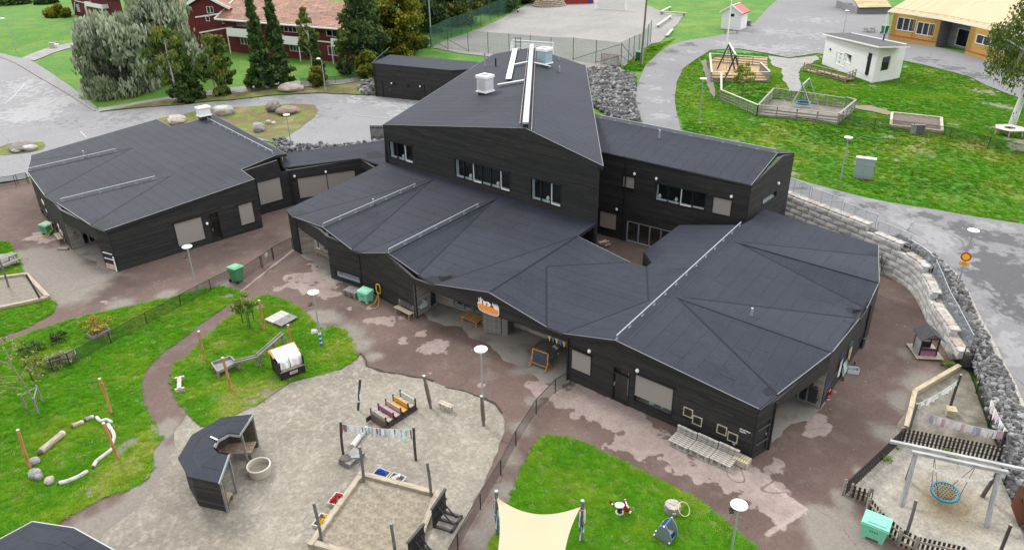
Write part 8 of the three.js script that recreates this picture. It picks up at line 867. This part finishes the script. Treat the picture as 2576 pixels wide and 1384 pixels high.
function tree(name,label,p,h,r,o={}){
const t=thing(name,label,o.cat||'tree',p,0),lean=o.lean||[0,0],c0=(o.crown0 ?? 0.25)*h,limbs=[],tr=o.trunkR||h*0.016,top=V(lean[0],h*0.97,lean[1]);const trunk=tubeOf([V(0,-0.2,0),V(lean[0]*0.3 + rr(-0.1,0.1),h*0.35,lean[1]*0.3),V(lean[0]*0.65 + rr(-0.15,0.15),h*0.68,lean[1]*0.65),top],tr,14,7);{const q=trunk.attributes.position;for (let i=0;i<q.count;i++){const k=clamp(q.getY(i) / h),cx=lean[0]*k,cz=lean[1]*k,f=1.25 - k*0.95;q.setX(i,cx + (q.getX(i) - cx)*f);q.setZ(i,cz + (q.getZ(i) - cz)*f);}}
mesh('trunk',[trunk],o.bark||M.barkGrey,t);
const pts=[],clumps=o.clumps||40,per=o.per||90,cone=o.cone;
for (let i=0;i<clumps;i++){
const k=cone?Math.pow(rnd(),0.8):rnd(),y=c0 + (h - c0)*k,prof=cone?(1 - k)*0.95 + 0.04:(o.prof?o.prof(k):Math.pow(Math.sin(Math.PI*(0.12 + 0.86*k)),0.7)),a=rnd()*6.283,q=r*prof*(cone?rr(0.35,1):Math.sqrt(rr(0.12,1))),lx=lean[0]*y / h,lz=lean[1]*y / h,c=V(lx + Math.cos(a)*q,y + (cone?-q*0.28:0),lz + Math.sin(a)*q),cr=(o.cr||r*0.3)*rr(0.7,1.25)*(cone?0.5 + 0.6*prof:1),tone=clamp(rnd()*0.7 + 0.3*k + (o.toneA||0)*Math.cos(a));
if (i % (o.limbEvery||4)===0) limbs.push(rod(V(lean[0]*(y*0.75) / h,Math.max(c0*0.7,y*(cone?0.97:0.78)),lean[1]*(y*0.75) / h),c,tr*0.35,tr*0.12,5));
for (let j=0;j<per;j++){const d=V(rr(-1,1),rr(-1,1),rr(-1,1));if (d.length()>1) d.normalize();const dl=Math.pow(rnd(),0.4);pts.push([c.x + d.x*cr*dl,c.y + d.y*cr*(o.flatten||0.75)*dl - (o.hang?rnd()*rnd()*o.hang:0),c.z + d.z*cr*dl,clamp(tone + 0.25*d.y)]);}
}
if (limbs.length) mesh('limbs',limbs,o.bark||M.barkGrey,t);
const crown=mesh('crown',leaves(pts,o.leaf||0.2,o.cols,o.long||1,o.hang),LEAF,t);return t;
}
const K={willow:[[0.1,0.125,0.07],[0.15,0.18,0.11],[0.2,0.23,0.155],[0.25,0.28,0.2]],birch:[[0.035,0.06,0.014],[0.06,0.1,0.02],[0.085,0.125,0.028],[0.13,0.14,0.032]],spruce:[[0.016,0.036,0.009],[0.027,0.058,0.014],[0.042,0.08,0.019],[0.062,0.105,0.026]],gold:[[0.035,0.045,0.006],[0.07,0.08,0.009],[0.115,0.12,0.013],[0.16,0.155,0.02]],dark:[[0.022,0.042,0.015],[0.038,0.064,0.02],[0.045,0.075,0.025],[0.065,0.095,0.035]],bright:[[0.06,0.12,0.015],[0.09,0.16,0.02],[0.13,0.2,0.03],[0.16,0.22,0.04]]};
const whiteBark=mat(0.95,0.94,0.92,0.8,{map:STONE});
const place=(bx_,by,tx,ty)=>{const p=ug(bx_,by),h=topY(p,ty) - p.y,q=at(tx,ty,p.y + h);return {p,h,lean:[clamp(q.x - p.x,-h*0.3,h*0.3),0],d:p.distanceTo(EYE)};};
const tr_=(name,label,b,t,wpx,o)=>{const q=place(...b,...t),k=ug(b[0],b[1]);return tree(name,label,q.p,q.h,wpx / 2*q.d / FOC,{lean:o.straight?[0,0]:[0,0],leaf:0.0026*q.d,...o});};
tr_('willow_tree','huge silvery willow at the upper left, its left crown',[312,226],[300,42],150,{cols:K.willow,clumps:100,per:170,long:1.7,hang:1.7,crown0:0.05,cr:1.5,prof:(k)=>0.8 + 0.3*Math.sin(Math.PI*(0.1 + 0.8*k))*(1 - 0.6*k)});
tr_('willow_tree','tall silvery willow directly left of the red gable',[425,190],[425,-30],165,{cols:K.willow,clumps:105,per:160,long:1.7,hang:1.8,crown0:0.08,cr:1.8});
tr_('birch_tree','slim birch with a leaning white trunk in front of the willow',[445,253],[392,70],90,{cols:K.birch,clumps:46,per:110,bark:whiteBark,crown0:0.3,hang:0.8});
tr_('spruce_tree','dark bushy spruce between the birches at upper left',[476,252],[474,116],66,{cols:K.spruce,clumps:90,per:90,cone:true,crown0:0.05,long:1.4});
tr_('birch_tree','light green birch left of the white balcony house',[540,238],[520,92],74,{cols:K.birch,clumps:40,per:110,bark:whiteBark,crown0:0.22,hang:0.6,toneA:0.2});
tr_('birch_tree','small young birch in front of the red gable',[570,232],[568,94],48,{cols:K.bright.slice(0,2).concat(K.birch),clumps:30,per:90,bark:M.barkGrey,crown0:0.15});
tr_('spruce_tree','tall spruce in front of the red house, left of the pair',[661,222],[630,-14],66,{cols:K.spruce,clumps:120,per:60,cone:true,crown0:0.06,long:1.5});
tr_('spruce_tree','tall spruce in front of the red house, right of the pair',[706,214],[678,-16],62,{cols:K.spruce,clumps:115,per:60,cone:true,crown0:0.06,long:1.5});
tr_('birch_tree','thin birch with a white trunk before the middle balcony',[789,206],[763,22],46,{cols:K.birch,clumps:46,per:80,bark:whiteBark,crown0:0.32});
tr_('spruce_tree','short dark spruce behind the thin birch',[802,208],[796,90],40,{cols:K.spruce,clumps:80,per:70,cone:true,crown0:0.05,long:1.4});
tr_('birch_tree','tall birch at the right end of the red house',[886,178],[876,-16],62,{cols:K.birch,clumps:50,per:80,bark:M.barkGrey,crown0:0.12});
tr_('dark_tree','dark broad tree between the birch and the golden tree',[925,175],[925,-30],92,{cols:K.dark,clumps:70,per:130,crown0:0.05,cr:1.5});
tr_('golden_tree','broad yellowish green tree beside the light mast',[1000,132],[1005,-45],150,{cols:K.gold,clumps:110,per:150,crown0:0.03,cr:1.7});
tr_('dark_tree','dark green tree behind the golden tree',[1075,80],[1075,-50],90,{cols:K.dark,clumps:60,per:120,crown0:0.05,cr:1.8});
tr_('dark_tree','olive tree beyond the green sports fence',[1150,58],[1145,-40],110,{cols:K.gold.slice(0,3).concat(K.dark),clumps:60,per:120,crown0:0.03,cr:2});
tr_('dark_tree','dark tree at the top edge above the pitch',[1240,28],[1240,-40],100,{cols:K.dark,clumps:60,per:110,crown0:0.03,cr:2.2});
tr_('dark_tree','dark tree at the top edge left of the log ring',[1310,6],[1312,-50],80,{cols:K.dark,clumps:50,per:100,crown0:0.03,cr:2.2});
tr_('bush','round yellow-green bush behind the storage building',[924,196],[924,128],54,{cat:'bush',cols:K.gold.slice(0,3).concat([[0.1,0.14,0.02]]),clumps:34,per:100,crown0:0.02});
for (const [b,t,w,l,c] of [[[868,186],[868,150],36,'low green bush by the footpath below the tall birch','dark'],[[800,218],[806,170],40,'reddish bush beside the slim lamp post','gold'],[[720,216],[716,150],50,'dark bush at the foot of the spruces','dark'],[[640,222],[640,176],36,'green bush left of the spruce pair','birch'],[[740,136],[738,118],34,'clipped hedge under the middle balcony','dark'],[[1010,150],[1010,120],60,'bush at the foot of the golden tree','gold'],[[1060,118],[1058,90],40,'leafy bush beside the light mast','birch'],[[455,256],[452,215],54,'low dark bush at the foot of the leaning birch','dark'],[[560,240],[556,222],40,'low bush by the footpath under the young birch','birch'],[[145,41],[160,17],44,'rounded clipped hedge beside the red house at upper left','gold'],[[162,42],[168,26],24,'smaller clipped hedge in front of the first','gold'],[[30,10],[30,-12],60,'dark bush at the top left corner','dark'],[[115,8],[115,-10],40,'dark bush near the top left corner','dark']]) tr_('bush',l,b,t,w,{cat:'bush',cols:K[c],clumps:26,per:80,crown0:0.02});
{
const p=ug(2546,318),t=tree('birch_tree','big white-trunked birch at the right edge growing through the bench',p,15,4.4,{cols:K.birch.slice(0,3).concat([[0.06,0.08,0.025]]),clumps:60,per:150,bark:whiteBark,trunkR:0.3,crown0:0.4,leaf:0.16,hang:2.4,lean:[1.6,0],cr:1.1,flatten:0.9});
const pts=[];for (let i=0;i<2600;i++){const c=i % 14,a=hash2(c,1),q=at(2490 + 80*a,60 + 145*hash2(c,2),9 + 2.5*hash2(c,3));pts.push([q.x - p.x + rr(-0.9,0.9)*rnd() + 0.2,q.y - p.y + rr(-0.7,0.7) - rnd()*rnd()*1.4,q.z - p.z + rr(-0.9,0.9),rnd()]);} mesh('hanging_twigs',leaves(pts,0.15,K.birch,1.2,1),LEAF,t);const g=[];for (let c=0;c<14;c++){const q=at(2490 + 80*hash2(c,1),60 + 145*hash2(c,2),9 + 2.5*hash2(c,3)).sub(p);g.push(tubeOf([V(1.0,9.5,0),V((1 + q.x) / 2,Math.max(9.5,q.y) + 1,q.z / 2),q],0.04,8,5));} mesh('branch',g,M.barkGrey,t);for (let i=0;i<22;i++){const y=rr(0.6,8);const a=rr(1,3.4);mesh('bark_scar',[bx(rr(0.1,0.3),rr(0.05,0.18),0.05,1.6*(y / 15)*0.95 + Math.cos(a)*(0.33 - 0.012*y),y,Math.sin(a)*(0.33 - 0.012*y),-a + Math.PI / 2)],M.black,t);}}
{const q=place(1866,240,1874,160);tree('sapling','young yellow-green sapling between the two swing beds',q.p,q.h,1.2,{cols:[[0.12,0.14,0.02],[0.16,0.18,0.03],[0.2,0.22,0.04]],clumps:30,per:50,crown0:0.35,leaf:0.16,trunkR:0.05});}
{const p=yd(622,822),h=topY(p,742);tree('young_tree','young leafy tree with green stakes on the middle lawn',p,h,1.0,{cols:K.bright.map((c)=>c.map((v)=>v*0.8)),clumps:22,per:45,crown0:0.5,leaf:0.11,trunkR:0.035,limbEvery:2});for (const [a,t,l] of [[[609,812],774,'left dark green stake of the young tree'],[[637,806],766,'right dark green stake of the young tree'],[[628,826],783,'front dark green stake of the young tree']]){const q=yd(...a),s=thing('tree_stake',l,'stake',q);mesh('shaft',[rod(V(0,0,0),V(rr(-0.05,0.05),topY(q,t),0),0.035)],mat(0.02,0.06,0.045,0.7),s);mesh('tip',[ball(0.037,0,topY(q,t),0)],mat(0.05,0.1,0.08),s);}}
{const p=yd(92,1035),h=topY(p,850);tree('young_tree','tall thin young tree with pale leaves at the left edge',p,h,1.5,{cols:[[0.1,0.13,0.025],[0.14,0.17,0.04],[0.18,0.2,0.06]],clumps:34,per:22,crown0:0.3,leaf:0.1,trunkR:0.05,bark:wood(0.26,0.22,0.18),lean:[-0.7,0]});const S=[[64,1031],[95,1042],[103,1010]].map((q)=>yd(...q)),t=thing('tree_support','weathered wooden support frame round the young tree at left','tree support',S[0].clone());const R=partsAt(t,S[0]);for (const s of S) R('stake',[rod(s,s.clone().setY(1.15),0.06)],M.greyWood);for (const [i,j] of [[0,2],[1,2]]) R('cross_bar',[rod(S[i].clone().setY(1.0),S[j].clone().setY(1.05),0.04)],M.greyWood);}
{const a=yd(225,853),b=yd(270,833),t=thing('planter','grey wooden planter on the left lawn by the fence','planter',lerp3(a,b,0.5),yaw(a,b)),L=L2(a,b);mesh('front',[bx(L,0.32,0.05,0,0.16,0.4)],M.greyWood,t);mesh('back',[bx(L,0.32,0.05,0,0.16,-0.4)],M.greyWood,t);for (const s of [-1,1]) mesh('end',[bx(0.05,0.32,0.75,s*L / 2,0.16,0)],M.greyWood,t);mesh('soil',[bx(L - 0.06,0.05,0.74,0,0.26,0)],stone(0.05,0.035,0.025),t);
tree('planter_shrub','yellow and red leafed shrub growing out of the planter',lerp3(a,b,0.5).add(V(-0.25,0.2,-0.3)),0.95,1.0,{cat:'shrub',cols:[[0.16,0.1,0.02],[0.2,0.19,0.03],[0.24,0.2,0.04],[0.22,0.09,0.02]],clumps:26,per:46,crown0:0.1,leaf:0.075,trunkR:0.02});
const c=yd(155,905),t2=thing('planter','low planter half hidden by pale leaves at the black fence','planter',c,0.6);for (const s of [-1,1]){mesh('side',[bx(1.6,0.3,0.05,0,0.15,s*0.35)],M.oak,t2);mesh('end',[bx(0.05,0.3,0.65,s*0.8,0.15,0)],M.oak,t2);} mesh('soil',[bx(1.5,0.04,0.66,0,0.24,0)],stone(0.05,0.035,0.025),t2);
for (const [q,hh,r,l,c2] of [[[152,915],0.75,0.95,'pale flowering shrub over the low planter by the fence',[[0.1,0.14,0.04],[0.18,0.2,0.09],[0.25,0.25,0.15]]],[[82,892],0.8,0.85,'dark green shrub left on the lawn below the path',K.bright.slice(0,2).concat(K.dark)],[[145,862],0.7,0.65,'dark green shrub in the middle of the left lawn',K.bright.slice(0,2).concat(K.dark)],[[78,920],0.5,0.6,'low yellowish shrub under the thin young tree',[[0.1,0.12,0.02],[0.17,0.17,0.04]]]]) tree('shrub',l,yd(...q),hh,r,{cat:'shrub',cols:c2,clumps:24,per:42,crown0:0.05,leaf:0.075,trunkR:0.02});
for (const [q,l] of [[[2385,920],'green weeds at the foot of the pink playhouse deck'],[[2368,862],'green weeds between the pink playhouse and the stone wall'],[[2405,927],'weeds at the end of the stone wall'],[[2225,1160],'green weed inside the swing pen by the left picket fence'],[[2392,1147],'green weed below the far picket fence'],[[2252,1125],'yellowish weed at the pen corner']]) tree('weed',l,yd(...q),0.3,0.42,{cat:'weed',cols:K.bright,clumps:9,per:26,crown0:0.05,leaf:0.06,trunkR:0.01});}
reseed(900);
{const blade=(()=>{const pos=[];for (let i=0;i<9;i++){const a=i*2.4,d=0.02 + 0.07*hash2(i,4),x=Math.cos(a)*d,z=Math.sin(a)*d,w=0.02,L=0.09 + 0.06*hash2(i,8),ox=Math.cos(a + 0.5)*L,oz=Math.sin(a + 0.5)*L,h=0.02 + 0.035*hash2(i,6);pos.push(x - w*Math.sin(a),0,z + w*Math.cos(a),x + ox,h,z + oz,x + w*Math.sin(a),0,z - w*Math.cos(a));} const g=new THREE.BufferGeometry();g.setAttribute('position',new THREE.BufferAttribute(new Float32Array(pos),3));g.computeVertexNormals();if (g.attributes.normal.getY(0)<0){for (let i=0;i<pos.length;i+=9) for (let k=0;k<3;k++){const t=pos[i + 3 + k];pos[i + 3 + k]=pos[i + 6 + k];pos[i + 6 + k]=t;} g.setAttribute('position',new THREE.BufferAttribute(new Float32Array(pos),3));g.computeVertexNormals();} return g;})();
const gm=mat(1,1,1,0.95,{side:THREE.DoubleSide,phys:true,specularIntensity:0});
function tufts(poly,per,sc,flat,S,B,skip=[]){let x0=1e9,x1=-1e9,z0=1e9,z1=-1e9;for (const p of poly){x0=Math.min(x0,p.x);x1=Math.max(x1,p.x);z0=Math.min(z0,p.z);z1=Math.max(z1,p.z);} x0=Math.max(x0,-75);x1=Math.min(x1,75);z1=Math.min(z1,-16);const n=Math.min(90000,(x1 - x0)*(z1 - z0)*per),list=[];for (let i=0;i<n;i++){const x=rr(x0,x1),z=rr(z0,z1);if (!inside(x,z,poly)) continue;if (skip.some((q)=>inside(x,z,q))) continue;if (rnd()<bareAt(x,z,B)*1.1) continue;list.push([x,z]);}
const im=new THREE.InstancedMesh(blade,gm,list.length),D=new THREE.Object3D(),c=new THREE.Color();list.forEach(([x,z],i)=>{const t=lawnTone(x,z,S),nn=fbm(x*3.1,z*3.1,3);let col=mix(C.greenD,C.green,clamp(0.4 + 1.5*(nn - 0.4) + rr(-0.2,0.25)));col=mix(col,C.greenY,clamp(t*0.85 + rr(-0.15,0.15)));if (rnd()<0.04 + 0.3*sstep(0.6,1.1,t)) col=mix(col,C.straw,0.7);const k=rr(1.15,1.8),s=sc*rr(0.7,1.5);D.position.set(x,(flat?0.02:U(x,z) - 0.07),z);D.rotation.set(0,rr(0,6.28),0);D.scale.set(s,s*rr(0.6,1.3),s);D.updateMatrix();im.setMatrixAt(i,D.matrix);im.setColorAt(i,c.setRGB(col[0]*k,col[1]*k,col[2]*k));});im.receiveShadow=true;im.castShadow=true;im.name=numbered('grass');im.userData={kind:'stuff',label:'short green lawn grass',category:'grass'};scene.add(im);return im;}
const GL=['short green grass on the big left lawn','patchy green grass on the middle lawn','lush green grass on the lower right lawn','grass on the small lawn below the left sandbox','grass round the slab at the left edge'];
LAWNS.forEach((P,i)=>{tufts(P,i===2?90:60,i===2?1.0:1.15,true,STRAW,BARE).userData.label=GL[i];});
const big=tufts(ugs([[1993,446],[1900,395],[1720,325],[1698,250],[1703,207],[1720,172],[1750,150],[1788,128],[1932,134],[2057,136],[2160,150],[2274,152],[2317,161],[2444,194],[2482,214],[2600,255],[2700,580],[2576,564],[2457,546],[2357,528],[2257,513],[2182,498],[2107,479],[2032,459]]),26,1.35,false,STRAW_U,BARE_U,[ugs([[1787,196],[1784,150],[1931,147],[1936,206]]),ugs([[1903,288],[1946,250],[2148,275],[2110,312]]),ugs([[2245,288],[2369,301],[2371,335],[2242,320]]),ugs([[1935,140],[2060,145],[2012,180],[2016,232],[1984,230],[1966,172]])]);big.userData.label='grass on the slope to the right of the hall';
tufts(ugs([[1640,112],[1662,108],[1700,96],[1655,130],[1630,158],[1612,178],[1575,178],[1565,168],[1600,148]]),14,2.2,false,STRAW_U,BARE_U).userData.label='grass strip between the green fence and the curved road';
tufts(ISLAND,16,1.8,false,STRAW_U.concat(blobs([[650,300,6],[720,290,6],[560,290,6]],false)),BARE_U).userData.label='yellowing grass on the boulder island';}
reseed(950);
{const g=new THREE.CircleGeometry(1,5).rotateX(-Math.PI / 2),P=[[800,760],[1150,900],[1500,1040],[1700,1170],[2100,1180],[2250,900],[420,700],[250,720],[900,1000],[1000,1200],[600,1250],[1180,1100],[640,690]].map((q)=>yd(...q)),im=new THREE.InstancedMesh(clean(g),mat(1,1,1,0.9),1500),D=new THREE.Object3D(),c=new THREE.Color();for (let i=0;i<1500;i++){const p=P[i % P.length],a=rnd()*6.28,r=7*Math.sqrt(rnd()),s=0.012 + 0.03*rnd()*rnd();D.position.set(p.x + Math.cos(a)*r,0.032,p.z + Math.sin(a)*r);D.rotation.set(rr(-0.3,0.3),rnd()*6,rr(-0.3,0.3));D.scale.set(s,s,s*rr(0.5,1.4));D.updateMatrix();im.setMatrixAt(i,D.matrix);const k=rnd();im.setColorAt(i,k<0.4?c.setRGB(0.3,0.28,0.24):k<0.7?c.setRGB(0.06,0.045,0.035):k<0.9?c.setRGB(0.28,0.2,0.05):c.setRGB(0.55,0.53,0.5));} shadowy(im);im.name='ground_litter';im.userData={kind:'stuff',label:'fallen leaves and grit scattered over the playground',category:'litter'};scene.add(im);}
renderer.render(scene,camera);
